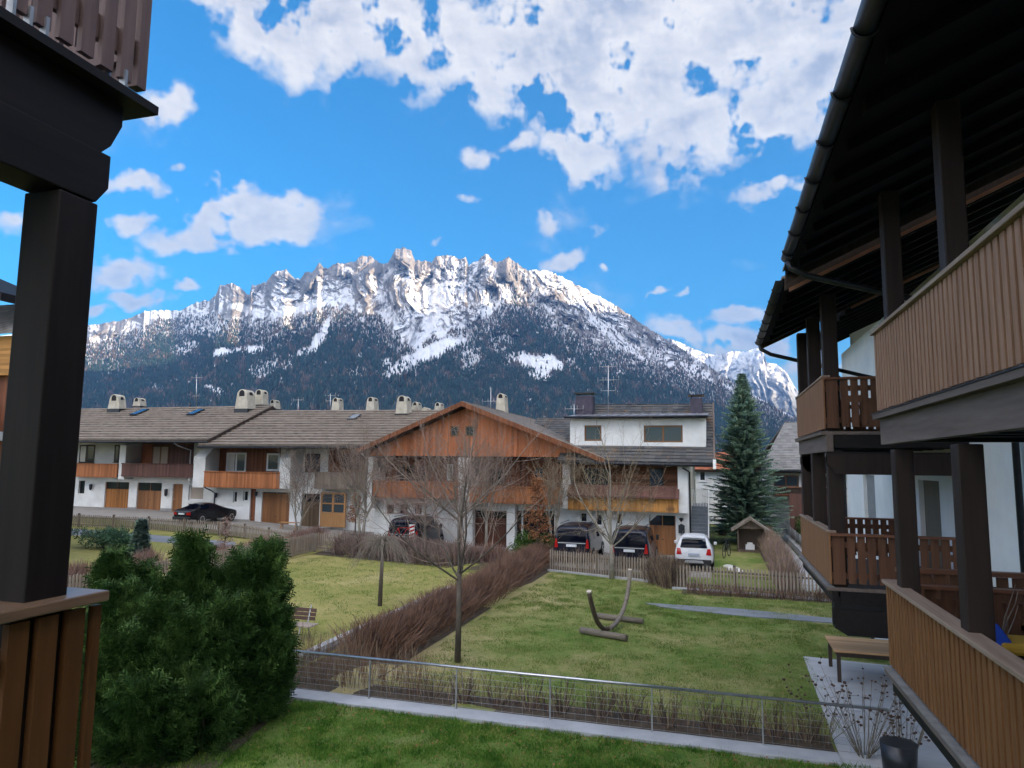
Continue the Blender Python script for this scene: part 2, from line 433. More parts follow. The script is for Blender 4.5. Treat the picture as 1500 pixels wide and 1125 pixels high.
glass_mat('pane_dark', (.012, .016, .022)); glass_mat('pane_mid', (.05, .065, .075)); glass_mat('pane_blue', (.03, .055, .10)); glass_mat('pane_pale', (.16, .18, .19), .1)
surf('blind', (.36, .30, .25), (.42, .35, .29), 3, .8, stretch=(1, 1, 14))
surf('curtain', (.55, .54, .50), (.70, .69, .66), 5, .9, stretch=(8, 8, .3))
surf('frame_white', (.72, .72, .72), (.80, .80, .80), 3, .5)
wood('frame_brown', (.14, .07, .035), (.22, .11, .055), 'z')
wood('frame_dark', (.03, .02, .015), (.06, .04, .03), 'z')

# ------------------------------------------------------------------ mountains
def azte(pts):
    A = []
    for px, py in pts:
        d = ray(px, py); A.append((math.atan2(d.x, d.y), d.z/math.hypot(d.x, d.y)))
    A.sort(); A = np.array(A); return A[:, 0], A[:, 1]
def grid_mesh(name, P, quads_mask=None, smooth=True):
    M_, N_, _ = P.shape
    me = bpy.data.meshes.new(name)
    idx = np.arange(M_*N_).reshape(M_, N_)
    q = np.stack([idx[:-1, :-1], idx[:-1, 1:], idx[1:, 1:], idx[1:, :-1]], -1).reshape(-1, 4)
    nq = len(q)
    me.vertices.add(M_*N_); me.vertices.foreach_set('co', P.reshape(-1).astype(np.float32))
    me.loops.add(nq*4); me.loops.foreach_set('vertex_index', q.reshape(-1).astype(np.int32))
    me.polygons.add(nq); me.polygons.foreach_set('loop_start', np.arange(0, nq*4, 4, dtype=np.int32)); me.polygons.foreach_set('loop_total', np.full(nq, 4, np.int32))
    me.polygons.foreach_set('use_smooth', np.full(nq, smooth))
    me.update(); me.validate()
    return me
def color_attr(me, name, rgb):
    a = me.color_attributes.new(name, 'FLOAT_COLOR', 'POINT')
    d = np.ones((len(me.vertices), 4), np.float32); d[:, :3] = rgb.reshape(-1, 3); a.data.foreach_set('color', d.reshape(-1))

SIL = [(-400, 520), (-200, 505), (0, 492), (60, 484), (130, 476), (158, 473), (190, 466), (211, 457), (246, 453), (261, 456), (290, 443), (308, 440), (316, 431), (322, 418), (338, 414), (352, 422),
       (365, 434), (369, 419), (390, 413), (402, 399), (418, 393), (431, 407), (440, 409), (447, 397), (457, 399), (467, 385), (475, 394), (490, 388), (510, 384), (519, 384),
       (527, 375), (543, 375), (558, 385), (568, 384), (580, 365), (591, 361), (603, 369), (608, 382), (618, 382), (632, 385), (641, 374), (656, 373), (674, 380), (682, 378),
       (687, 388), (697, 385), (712, 372), (720, 378), (729, 384), (745, 377), (756, 385), (773, 396), (803, 396), (823, 406), (847, 418), (870, 431), (891, 441), (911, 454),
       (941, 475), (964, 490), (988, 504), (1011, 519), (1035, 534), (1064, 554), (1093, 572), (1123, 589), (1161, 610), (1230, 640), (1330, 655), (1600, 660)]
TREELINE = [(-400, 530), (0, 515), (128, 504), (178, 489), (237, 469), (296, 462), (340, 466), (375, 474), (413, 470), (472, 453), (505, 452), (539, 462), (553, 463), (575, 482), (594, 505), (609, 515), (630, 500),
            (656, 487), (691, 475), (715, 463), (744, 437), (761, 432), (791, 446), (832, 484), (891, 507), (920, 518), (947, 531), (988, 540), (1035, 557), (1064, 572), (1093, 582), (1161, 612), (1600, 662)]
# snow fields in the forest: px, py, rx, ry, rotation, strength
PATCH = [(470, 492, 34, 9, 62, 1.0), (445, 515, 20, 7, 20, .7), (640, 512, 60, 13, 22, 1.0), (585, 540, 40, 12, 28, .75), (690, 525, 24, 22, 60, .6), (790, 530, 60, 16, -6, .95), (795, 548, 12, 22, 85, .8),
         (365, 512, 28, 7, 5, .85), (325, 517, 14, 9, 30, .9), (270, 512, 20, 13, 30, .6), (380, 545, 12, 18, 80, .6), (568, 534, 10, 10, 0, .8), (315, 572, 18, 7, -20, .7), (230, 568, 6, 12, 80, .5),
         (400, 535, 30, 12, 0, .55), (520, 545, 26, 9, 10, .35), (900, 545, 18, 8, 0, .35), (300, 480, 40, 12, 10, .5), (170, 540, 24, 12, 20, .3), (735, 500, 30, 20, 40, .45)]

COULOIRS = [
    ([(668, 392), (655, 425), (636, 468), (612, 512)], 9, .8), ([(746, 436), (705, 466), (660, 486), (622, 506)], 9, .9), ([(598, 400), (606, 440), (600, 470), (606, 505)], 8, .7),
    ([(640, 400), (632, 440), (622, 480)], 6, .6), ([(720, 395), (738, 425)], 7, .5), ([(700, 405), (718, 440), (706, 455)], 5, .6), ([(505, 425), (498, 470), (493, 500)], 3, .7), ([(520, 470), (512, 490)], 4, .6),
    ([(400, 462), (440, 452), (480, 440)], 8, .7), ([(340, 448), (380, 458)], 6, .6), ([(545, 410), (560, 440), (585, 480)], 7, .6), ([(700, 385), (690, 410), (668, 440)], 4, .6), ([(770, 410), (800, 450), (830, 480)], 4, .4),
    ([(840, 425), (870, 470), (900, 500)], 5, .5), ([(900, 460), (925, 490), (960, 520)], 6, .5), ([(575, 395), (560, 412)], 4, .5), ([(760, 395), (790, 425), (845, 470)], 4, .5),
    ([(330, 420), (336, 436)], 9, -.7), ([(400, 405), (392, 428)], 10, -.6), ([(420, 402), (428, 425)], 8, -.5), ([(590, 368), (592, 390)], 9, -.5), ([(700, 408), (715, 420)], 9, -.6), ([(660, 382), (650, 395)], 7, -.4), ([(445, 404), (455, 415)], 7, -.5)]
def mountain():
    NA, NU = 1900, 420
    azs = np.linspace(R(-72), R(26), NA); us = np.linspace(0, 1, NU)
    a_s, te_s = azte(SIL); S = np.interp(azs, a_s, te_s)
    jag = (0.0032*fbm(azs*170, azs*0+3.3, 5, .6)+0.004*(ridged(azs*75, azs*0+1.7, 4)-.45)*npss(R(4), R(-10), azs))*npss(0.13, 0.22, S)
    S = S+jag
    a_t, te_t = azte(TREELINE); T = np.interp(azs, a_t, te_t)
    AZ, U = np.meshgrid(azs, us)
    base = 0.008
    te = base+(S[None, :]-base)*U
    r1 = 4300+250*np.sin(azs*3.0)+900*npss(R(-28), R(-46), azs)-900*npss(R(-6), R(8), azs)
    r0 = 1700.0
    rr = r0+(r1[None, :]-r0)*(0.55*U+0.45*U**1.5)
    # gullies and ribs, drawn down the slope
    qa = AZ*4300/520; qh = te*4300/520
    lean = np.interp(azs, [R(-50), R(-22), R(-14), R(8)], [-0.25, -0.1, 0.35, 0.75])[None, :]*qh   # ribs lean away from the summit
    wa = qa+lean+0.8*fbm(qa*0.9, qh*0.9+9, 5); wh = qh*0.62+0.55*fbm(qa*0.9+31, qh*0.9, 4)
    rib = ridged(wa, wh+2, 7, 0.58)
    rib2 = ridged(wa*3.3+8+.5*wh, wh*5.6, 5, 0.6)
    big = fbm(qa*0.35+4, qh*0.35, 3)
    amp = npss(0.0, 0.25, U)*(1-0.55*npss(0.93, 1.0, U))
    alpine = npss(-0.02, 0.05, te-T[None, :])
    rr = rr-amp*(520*(rib-0.45)*(0.35+0.65*alpine)+150*(rib2-0.4)*(0.2+0.8*alpine)+260*big)
    X = rr*np.sin(AZ); Y = rr*np.cos(AZ); Z = EYE+te*rr
    back = np.zeros((6, NA, 3))
    for i in range(6):
        k = (i+1)/6.0; rb = rr[-1]+1800*k; back[i, :, 0] = rb*np.sin(azs); back[i, :, 1] = rb*np.cos(azs); back[i, :, 2] = Z[-1]*(1-k)**1.3
    P = np.concatenate([np.stack([X, Y, Z], -1), back], 0)
    # what covers the ground: forest, snow or rock
    n1 = fbm(AZ*60, U*16, 5); n2 = fbm(AZ*210+3, U*40, 4); n3 = fbm(AZ*420, U*75+5, 3)
    fl = T[None, :]-te + 0.012*n1+0.006*n2
    forest = npss(-0.004, 0.006, fl)
    dst = np.full(AZ.shape, 0.0)
    for px, py, rx, ry, rot, w in PATCH:
        d = ray(px, py); a0 = math.atan2(d.x, d.y); t0 = d.z/math.hypot(d.x, d.y)
        k = 1/FPX*0.92
        dx = (AZ-a0)/k; dy = (te-t0)/k; c, s_ = math.cos(R(rot)), math.sin(R(rot))
        u_ = (dx*c+dy*s_)/rx; v_ = (-dx*s_+dy*c)/ry
        q = np.sqrt(u_*u_+v_*v_)+0.55*n1+0.4*n2
        dst = np.maximum(dst, w*npss(1.15, 0.55, q))
    thin = npss(.12, .42, fbm(AZ*95+7, te*150, 4)); forest = forest*(1-np.clip(dst*1.1, 0, 1))*(1-.75*thin)
    # speckle of snow between the trees on the upper belt
    upper = npss(0.055, 0.0, fl)*npss(0.0, 0.2, U)
    du = np.gradient(np.stack([X, Y, Z], -1), axis=0); da = np.gradient(np.stack([X, Y, Z], -1), axis=1)
    nn = np.cross(da, du); nn /= np.linalg.norm(nn, axis=-1, keepdims=True)+1e-9; nz = np.abs(nn[..., 2])
    f4 = fbm(wa*8, wh*11, 5, .62)
    f5 = fbm(qa*22+3*lean, qh*22, 3)
    towers = npss(0.80, 1.0, U)
    snow = npss(-0.05, 0.16, (nz-0.60)*0.85+0.46*f4+0.20*f5+0.10*n3-0.95*(rib-0.47)-0.14*towers-0.12*npss(0.72, 0.95, U)*npss(R(-24), R(-29), AZ)*npss(R(-42), R(-36), AZ)+0.045)
    sn_w = np.array([0.68, 0.69, 0.73]); rock = np.stack([0.20+0.09*n2, 0.185+0.08*n2, 0.18+0.078*n2], -1)
    warm = npss(0.1, 0.5, n1)[..., None]; rock = (rock*(1-0.2*warm)+np.array([0.33, 0.25, 0.18])*0.2*warm)*(1-.45*npss(.55, .8, rib2)[..., None])
    c_alp = rock*(1-snow[..., None])+sn_w*snow[..., None]
    floor_c = np.array([0.085, 0.065, 0.055])*np.ones_like(c_alp)*(1+0.5*n2[..., None])
    sp = npss(0.05, 0.45, n3+0.5*n2+0.5*n1+0.5*upper+.5*thin-0.10)*np.clip(0.35+0.65*upper+.6*thin, 0, 1)
    sp = sp*.72; floor_c = floor_c*(1-sp[..., None])+sn_w*sp[..., None]
    fsn = np.clip(dst*1.25, 0, 1)[..., None]
    lower = floor_c*(1-fsn)+sn_w*fsn
    # couloirs filled with snow, and bare rock faces
    ln = np.zeros(AZ.shape)
    for pts, wd, wg in COULOIRS:
        q = []
        for px, py in pts:
            d = ray(px, py); q.append((math.atan2(d.x, d.y), d.z/math.hypot(d.x, d.y)))
        dm = np.full(AZ.shape, 9.0)
        for (a0, t0), (a1, t1) in zip(q, q[1:]):
            ux, uy = a1-a0, t1-t0; l2 = ux*ux+uy*uy+1e-12; h_ = np.clip(((AZ-a0)*ux+(te-t0)*uy)/l2, 0, 1)
            dm = np.minimum(dm, np.hypot(AZ-a0-h_*ux, te-t0-h_*uy))
        w_ = wd*.92/FPX*(1+1.1*n1+.8*n2)
        ln += wg*npss(1.3, .5, dm/np.maximum(w_, 1e-5))
    snow = np.clip(snow+ln, 0, 1); c_alp = rock*(1-snow[..., None])+sn_w*snow[..., None]
    infor = npss(-0.006, 0.004, T[None, :]-te+0.012*n1+0.006*n2)[..., None]
    C = c_alp*(1-infor)+lower*infor
    C = np.concatenate([C, np.repeat(C[-1:], 6, 0)], 0)
    me = grid_mesh('mountain', P); color_attr(me, 'cover', np.clip(C, 0.01, 0.95))
    me.materials.append(MATS['mountain_cover']); o = bpy.data.objects.new('mountain', me); COL.objects.link(o); structure(o)
    # the wood on its lower slopes: single conifers
    rng = np.random.RandomState(5)
    want = 110000
    ii = rng.randint(2, NU-2, want*6); jj = rng.randint(2, NA-2, want*6)
    scat = 0.45*npss(-0.085, -0.005, fl)*npss(R(-24), R(-13), AZ)*npss(-.2, .3, n2+.6*n1)*(1-dst)
    wgt = np.maximum(forest, scat)[ii, jj]*(rr[ii, jj]/4300)**1.0*np.clip(0.45+0.55*(1-upper[ii, jj]), 0, 1)
    vis = (azs[jj] > R(-56)) & (azs[jj] < R(16))
    keep = (rng.rand(len(ii)) < wgt) & vis
    ii = ii[keep][:want]; jj = jj[keep][:want]; n = len(ii)
    p = P[ii, jj]+np.stack([rng.uniform(-6, 6, n), rng.uniform(-6, 6, n), np.full(n, -1.0)], -1)
    hgt = rng.uniform(12, 25, n)*(0.75+0.25*rng.rand(n)); wd = hgt*rng.uniform(0.15, 0.24, n)
    larch = rng.rand(n) < np.clip(0.04+0.5*npss(0.035, 0.0, fl[ii, jj])+0.75*npss(0.05, 0.35, n1[ii, jj]), 0, .8)
    col = np.where(larch[:, None], np.array([0.085, 0.068, 0.058]), np.array([0.020, 0.040, 0.036]))*rng.uniform(0.6, 1.5, n)[:, None]
    frost = (rng.rand(n) < 0.10) & (upper[ii, jj] > .4); col[frost] = [0.35, 0.36, 0.38]
    K = 5; ang = np.arange(K)*2*np.pi/K
    vs = np.zeros((n, 2*K+1, 3)); rot = rng.rand(n)*6.28
    for k in range(K):
        ca, sa = np.cos(rot+ang[k]), np.sin(rot+ang[k])
        vs[:, k] = p+np.stack([ca*wd, sa*wd, hgt*0.10], -1)
        vs[:, K+k] = p+np.stack([ca*wd*.55, sa*wd*.55, hgt*0.5], -1)
    vs[:, 2*K] = p+np.stack([0*hgt, 0*hgt, hgt], -1)
    fq = []; b0 = np.arange(n)*(2*K+1)
    tri = []
    for k in range(K):
        k2 = (k+1) % K
        tri.append(np.stack([b0+k, b0+k2, b0+K+k2], -1)); tri.append(np.stack([b0+k, b0+K+k2, b0+K+k], -1)); tri.append(np.stack([b0+K+k, b0+K+k2, b0+2*K], -1))
    tri = np.concatenate(tri, 0)
    me = bpy.data.meshes.new('forest'); me.vertices.add(n*(2*K+1)); me.vertices.foreach_set('co', vs.reshape(-1).astype(np.float32))
    me.loops.add(len(tri)*3); me.loops.foreach_set('vertex_index', tri.reshape(-1).astype(np.int32))
    me.polygons.add(len(tri)); me.polygons.foreach_set('loop_start', np.arange(0, len(tri)*3, 3, dtype=np.int32)); me.polygons.foreach_set('loop_total', np.full(len(tri), 3, np.int32))
    me.update(); color_attr(me, 'cover', np.repeat(col[:, None, :], 2*K+1, 1))
    me.materials.append(MATS['mountain_cover']); o = bpy.data.objects.new('forest', me); COL.objects.link(o); tag(o, kind='stuff')

def far_peak():
    pts = [(900, 560), (960, 510), (979, 495), (990, 499), (1002, 504), (1014, 510), (1032, 517), (1046, 520), (1060, 518), (1073, 514), (1093, 516), (1100, 512), (1108, 510), (1118, 514), (1123, 531), (1137, 533), (1152, 545), (1164, 566),
           (1190, 600), (1240, 640), (1400, 660)]
    NA, NU = 360, 130
    azs = np.linspace(R(-9), R(22), NA); us = np.linspace(0, 1, NU); a_s, te_s = azte(pts); S = np.interp(azs, a_s, te_s)
    S = S+0.0016*fbm(azs*420, azs*0+8, 4)
    AZ, U = np.meshgrid(azs, us); te = 0.01+(S[None, :]-0.01)*U
    rr = 6200+2600*U
    wx = AZ*40+0.8*fbm(AZ*30, U*3, 3); rib = ridged(wx, U*1.6, 6, .58); r2 = ridged(wx*4, U*5+3, 4)
    rr = rr-(700*(rib-.45)+200*(r2-.4))*npss(0, .3, U)
    P = np.stack([rr*np.sin(AZ), rr*np.cos(AZ), EYE+te*rr], -1)
    bk = P[-1:].copy(); bk[..., :2] *= 1.2; bk[..., 2] = 0
    n2 = fbm(AZ*230, U*30, 4); n3 = fbm(AZ*500, U*60, 3)
    snow = npss(-.12, .2, .22-.5*(.5*r2+.6*rib-.5)+.35*n2+.4*n3)[..., None]
    C = np.array([.24, .215, .21])*(1-snow)+np.array([.8, .82, .86])*snow
    fo = npss(.12, .0, te-0.02*n2[...]-0.045)[..., None]; C = C*(1-fo)+np.array([.05, .055, .05])*fo
    me = grid_mesh('far_mountain', np.concatenate([P, bk], 0)); color_attr(me, 'cover', np.clip(np.concatenate([C, C[-1:]], 0), .01, .95))
    me.materials.append(MATS['mountain_cover']); o = bpy.data.objects.new('far_mountain', me); COL.objects.link(o); structure(o)

def sunward_hills():
    """the range to the right that the low sun stands behind: it keeps the whole valley in its shade"""
    N1, N2 = 160, 40
    ys = np.linspace(-5200, 7000, N1); t = np.linspace(-1, 1, N2)
    YY, T = np.meshgrid(ys, t)
    crest = HILL_H+150*fbm(ys/900, ys*0+1, 4); crest = crest*npss(-5200, -3600, ys)*npss(7000, 5600, ys)
    X = HILL_X+1500*T+120*fbm(YY/700, T*2, 4); Zz = crest[None, :]*(1-np.abs(T))**1.05+30*fbm(YY/240, T*5, 4)*(1-np.abs(T))
    P = np.stack([X, YY, Zz-4], -1)
    me = grid_mesh('hills', P)
    c = np.ones((N2, N1, 3))*np.array([.06, .06, .05])*(1+.4*fbm(YY/150, T*9, 3)[..., None]); color_attr(me, 'cover', np.clip(c, .01, .9))
    me.materials.append(MATS['mountain_cover']); o = bpy.data.objects.new('hills', me); COL.objects.link(o); structure(o)
HILL_X, HILL_H = 2900.0, 1740.0
attr_mat('mountain_cover', 'cover')
mountain(); far_peak(); sunward_hills()
# ------------------------------------------------------------------ ground
def grass_mat(name, cols, scale=0.35, w=(.55, .3, .25), dry=None):
    m, N, b = new_mat(name)
    tc = N.n('ShaderNodeTexCoord')
    def nz(s, d, r=.6):
        t = N.n('ShaderNodeTexNoise'); t.inputs['Scale'].default_value = s; t.inputs['Detail'].default_value = d; t.inputs['Roughness'].default_value = r
        N.l(tc.outputs['Object'], t.inputs['Vector']); return t.outputs['Fac']
    a = nz(scale, 5); f = nz(3.2, 6, .7); g = nz(24, 3, .7)
    k = N.math('ADD', N.math('MULTIPLY', a, w[0]), N.math('ADD', N.math('MULTIPLY', f, w[1]), N.math('MULTIPLY', g, w[2])))
    if dry:
        sx = N.n('ShaderNodeSeparateXYZ'); N.l(tc.outputs['Object'], sx.inputs[0]); k = N.math('ADD', k, N.math('MULTIPLY', N.sstep(sx.outputs[0], dry[0], dry[1]), dry[2]))
    col = N.ramp(k, [(0.40, cols[0]), (0.50, cols[1]), (0.59, cols[2]), (0.68, cols[3])])
    N.l(col, b.inputs['Base Color']); b.inputs['Roughness'].default_value = 0.9; b.inputs['Specular IOR Level'].default_value = 0.1
    bp = N.n('ShaderNodeBump'); bp.inputs['Strength'].default_value = 0.9; bp.inputs['Distance'].default_value = 0.05
    N.l(N.math('ADD', f, g), bp.inputs['Height']); N.l(bp.outputs[0], b.inputs['Normal'])
    return m
grass_mat('valley_grass', [(.05, .075, .02), (.095, .115, .03), (.15, .15, .05), (.20, .175, .08)], .05)
grass_mat('garden_grass', [(.06, .14, .02), (.14, .205, .045), (.25, .255, .09), (.39, .33, .165)], .22, dry=(-4.0, -8.2, .11))
grass_mat('pale_grass', [(.19, .215, .05), (.27, .265, .08), (.34, .30, .11), (.42, .36, .17)], .3)
grass_mat('lush_grass', [(.03, .075, .014), (.08, .15, .026), (.13, .19, .045), (.21, .215, .085)], .6, (.45, .4, .3))
surf('soil', (.045, .034, .025), (.10, .078, .055), 5, .95, bump=.6, bscale=30)
surf('paving', (.20, .185, .17), (.29, .27, .25), .5, .9, c3=(.24, .215, .19), bump=.2)
surf('asphalt_grey', (.17, .185, .21), (.24, .255, .285), .8, .85)
surf('patio_stone', (.36, .365, .385), (.52, .525, .54), .9, .75, stretch=(.5, 2.2, 1), bump=.15)
def ground():
    xs = np.concatenate([-np.geomspace(9000, 75, 30), np.linspace(-72, 40, 113), np.geomspace(44, 9000, 30)])
    ys = np.concatenate([-np.geomspace(9000, 12, 30), np.linspace(-10, 80, 91), np.geomspace(84, 9000, 30)])
    P = np.array([[(x, y, (gh(x, y) if y < 400 else 0)-.03) for x in xs] for y in ys])
    me = grid_mesh('ground', P); me.materials.append(MATS['valley_grass'])
    o = bpy.data.objects.new('ground', me); COL.objects.link(o); structure(o)
ground()
def sheet(name, quad, dz, mat, n=24, m=24, rough=0.0, seed=1):
    """a patch lying on the ground between four corner points (x, y)"""
    a, b, c, d = [Vector((*q, 0)) for q in quad]
    P = np.zeros((m+1, n+1, 3))
    for j in range(m+1):
        for i in range(n+1):
            u, v = i/n, j/m
            p = (a*(1-u)+b*u)*(1-v)+(d*(1-u)+c*u)*v
            P[j, i] = (p.x, p.y, gh(p.x, p.y)+dz)
    if rough: P[..., 2] += rough*fbm(P[..., 0]*.35+seed, P[..., 1]*.35, 4)
    me = grid_mesh(name, P); me.materials.append(MATS[mat]); o = bpy.data.objects.new(name, me); COL.objects.link(o); structure(o); return o
sheet('lawn', [(-9.4, 14.0), (4.28, 14.0), (4.28, 33.2), (-9.4, 33.2)], -.004, 'garden_grass', 60, 70)
sheet('lawn', [(-20.9, 13.2), (-9.405, 13.2), (-9.405, 34.6), (-20.9, 34.6)], -.004, 'pale_grass', 40, 60)
sheet('lawn', [(-42, 18), (-20.95, 18), (-20.95, 37.0), (-42, 37.0)], 0.002, 'pale_grass', 50, 50)
sheet('lawn', [(-10.5, -4), (4.2, -4), (4.2, 13.38), (-10.5, 13.44)], -.012, 'lush_grass', 60, 60, rough=.05)
sheet('lawn', [(-.2, 34.0), (3.2, 34.0), (3.2, 52), (-.2, 52)], 0.004, 'garden_grass', 12, 20)
sheet('driveway', [(-70, 39.2), (-20.8, 39.2), (-20.8, 47.5), (-70, 47.5)], 0.004, 'paving', 90, 20)
sheet('driveway', [(-20.7, 35.6), (-.3, 32.9), (-.3, 46.0), (-20.7, 46.0)], 0.006, 'paving', 40, 20)
sheet('path', [(3.3, 29.8), (4.25, 29.8), (4.25, 66), (3.3, 66)], 0.010, 'concrete', 6, 40)
pa, pb_, pc, pd = G(95, 783), G(345, 803), G(345, 794), G(95, 773)
sheet('path', [pa.xy, pb_.xy, pc.xy, pd.xy], 0.012, 'asphalt_grey', 40, 3)
def strip_path():
    m = MB(); pts = [(945, 884), (1090, 893.5), (1230, 908), (1236, 914.5), (1080, 902.5), (968, 890)]
    q = [G(*p) for p in pts]; m.prism([(p.x, p.y, -.03) for p in q], (0, 0, .06)); structure(m.build('path', 'asphalt_grey', fix=True))
strip_path()
m = MB(); m.prism([(2.1, 20.45, -.05), (4.29, 20.2, -.05), (4.29, 10, -.05), (1.6, 10.0, -.05), (1.95, 13.9, -.05)], (0, 0, .065)); structure(m.build('patio', 'patio_stone', fix=True))
m = MB(); m.prism([(-10.2, 13.45, -.6), (1.93, 13.38, -.6), (1.93, 13.86, -.6), (-10.2, 13.96, -.6)], (0, 0, .65)); structure(m.build('kerb', 'light_stone', fix=True, bevel=.01))
sheet('soil', [(-10.0, 13.98), (1.9, 13.88), (1.9, 14.75), (-10.0, 14.9)], 0.004, 'soil', 40, 6, rough=.05)
sheet('soil', [(-9.75, 14.9), (-7.6, 14.9), (-7.5, 37.5), (-9.4, 39)], 0.006, 'soil', 8, 40, rough=.06)
sheet('soil', [(-9.9, 9.0), (-7.8, 9.6), (-8.6, 13.4), (-10.5, 13.4)], 0.02, 'soil', 12, 12, rough=.06)
sheet('soil', [(-21.0, 33.6), (-9.8, 31.2), (-9.8, 34.9), (-21.0, 35.6)], 0.008, 'soil', 30, 8, rough=.06)
sheet('soil', [(-8.6, 32.6), (-1.4, 31.2), (-1.4, 32.4), (-8.6, 33.8)], 0.012, 'soil', 20, 4, rough=.04)
sheet('soil', [(-1.4, 28.55), (4.2, 28.55), (4.2, 29.6), (-1.4, 29.6)], 0.010, 'soil', 20, 4, rough=.05)
sheet('soil', [(2.3, 30), (3.3, 30), (3.3, 48), (2.3, 48)], 0.012, 'soil', 6, 20, rough=.05)
# ------------------------------------------------------------------ the balcony the photograph is taken from, seen at its left end
def own_balcony():
    t = thing('timber_balcony', 'dark timber balcony post with board railings, seen close up beside the conifer bush', 'balcony', (-2.28, 1.9, 3.45))
    XR = -2.2
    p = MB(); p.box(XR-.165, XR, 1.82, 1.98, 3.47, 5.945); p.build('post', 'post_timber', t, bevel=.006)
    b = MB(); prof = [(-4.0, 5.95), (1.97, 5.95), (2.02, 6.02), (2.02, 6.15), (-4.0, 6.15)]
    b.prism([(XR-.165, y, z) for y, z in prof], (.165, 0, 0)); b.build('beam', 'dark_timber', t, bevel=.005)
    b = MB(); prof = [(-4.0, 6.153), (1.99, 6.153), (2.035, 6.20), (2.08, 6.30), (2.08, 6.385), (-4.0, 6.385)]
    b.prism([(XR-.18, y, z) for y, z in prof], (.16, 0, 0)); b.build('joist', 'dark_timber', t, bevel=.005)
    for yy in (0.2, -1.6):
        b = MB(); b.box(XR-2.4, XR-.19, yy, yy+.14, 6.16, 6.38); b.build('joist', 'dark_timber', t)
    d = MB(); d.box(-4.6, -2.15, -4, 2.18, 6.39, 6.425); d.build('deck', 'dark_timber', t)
    # upper railing: boards with gaps, metal brackets at the foot
    rl = MB(); rl.box(-2.262, -2.24, -4, 2.17, 6.60, 6.70); rl.box(-2.262, -2.24, -4, 2.17, 7.25, 7.33); rl.box(-4.6, -2.25, 2.10, 2.13, 6.60, 6.70); rl.box(-4.6, -2.25, 2.10, 2.13, 7.25, 7.33)
    r = rl.build('upper_railing', 'board_sky_tint', t)
    bd = MB(); y = 2.10; k = 0
    rnd = random.Random(4)
    while y > -3.5:
        bd.box(-2.238, -2.215, y-.056, y, 6.495+rnd.uniform(-.004, .004), 7.42); y -= .0885; k += 1
    x = -2.30
    while x > -4.5: bd.box(x-.062, x, 2.132, 2.155, 6.495, 7.42); x -= .0885
    o = bd.build('boards', 'board_sky_tint', r); o.matrix_parent_inverse = Matrix()
    pp = MB(); pp.box(-2.262, -2.214, 2.125, 2.172, 6.50, 7.45); pp.build('corner_post', 'board_sky_tint', r)
    for yy in (2.06, 1.72, 1.66, 1.60, 1.2, .8): bk = MB(); bk.box(-2.235, -2.205, yy, yy+.012, 6.426, 6.53); bk.build('bracket', 'galvanised', r)
    # lower railing
    lo = MB(); lo.box(-2.255, -2.235, -4, 2.09, 4.30, 4.38); lo.box(-2.255, -2.235, -4, 2.09, 3.60, 3.68); lo.box(-4.6, -2.26, 2.03, 2.05, 4.30, 4.38)
    r = lo.build('lower_railing', 'board_near', t)
    bd = MB(); y = 2.10
    for w in (.032, .07, .07, .07): 
        bd.box(-2.195, -2.168, y-w, y, 3.40, 4.47); y -= w+.036
    while y > -3.5: bd.box(-2.195, -2.168, y-.07, y, 3.40, 4.47); y -= .106
    x = -2.29
    while x > -4.5: bd.box(x-.085, x, 2.055, 2.08, 3.40, 4.47); x -= .1
    bd.build('boards', 'board_near', r)
    h = MB(); h.prism([(-2.32, -4, 4.485), (-2.135, -4, 4.485), (-2.135, 2.10, 4.485), (-4.6, 2.10, 4.485), (-4.6, 1.95, 4.485), (-2.32, 1.95, 4.485)], (0, 0, .038))
    h.build('handrail', 'handrail_wood', r, bevel=.006)
    f = MB(); f.box(-4.6, -2.18, -4, 2.12, 3.40, 3.46); f.build('floor', 'dark_timber', t)
own_balcony()

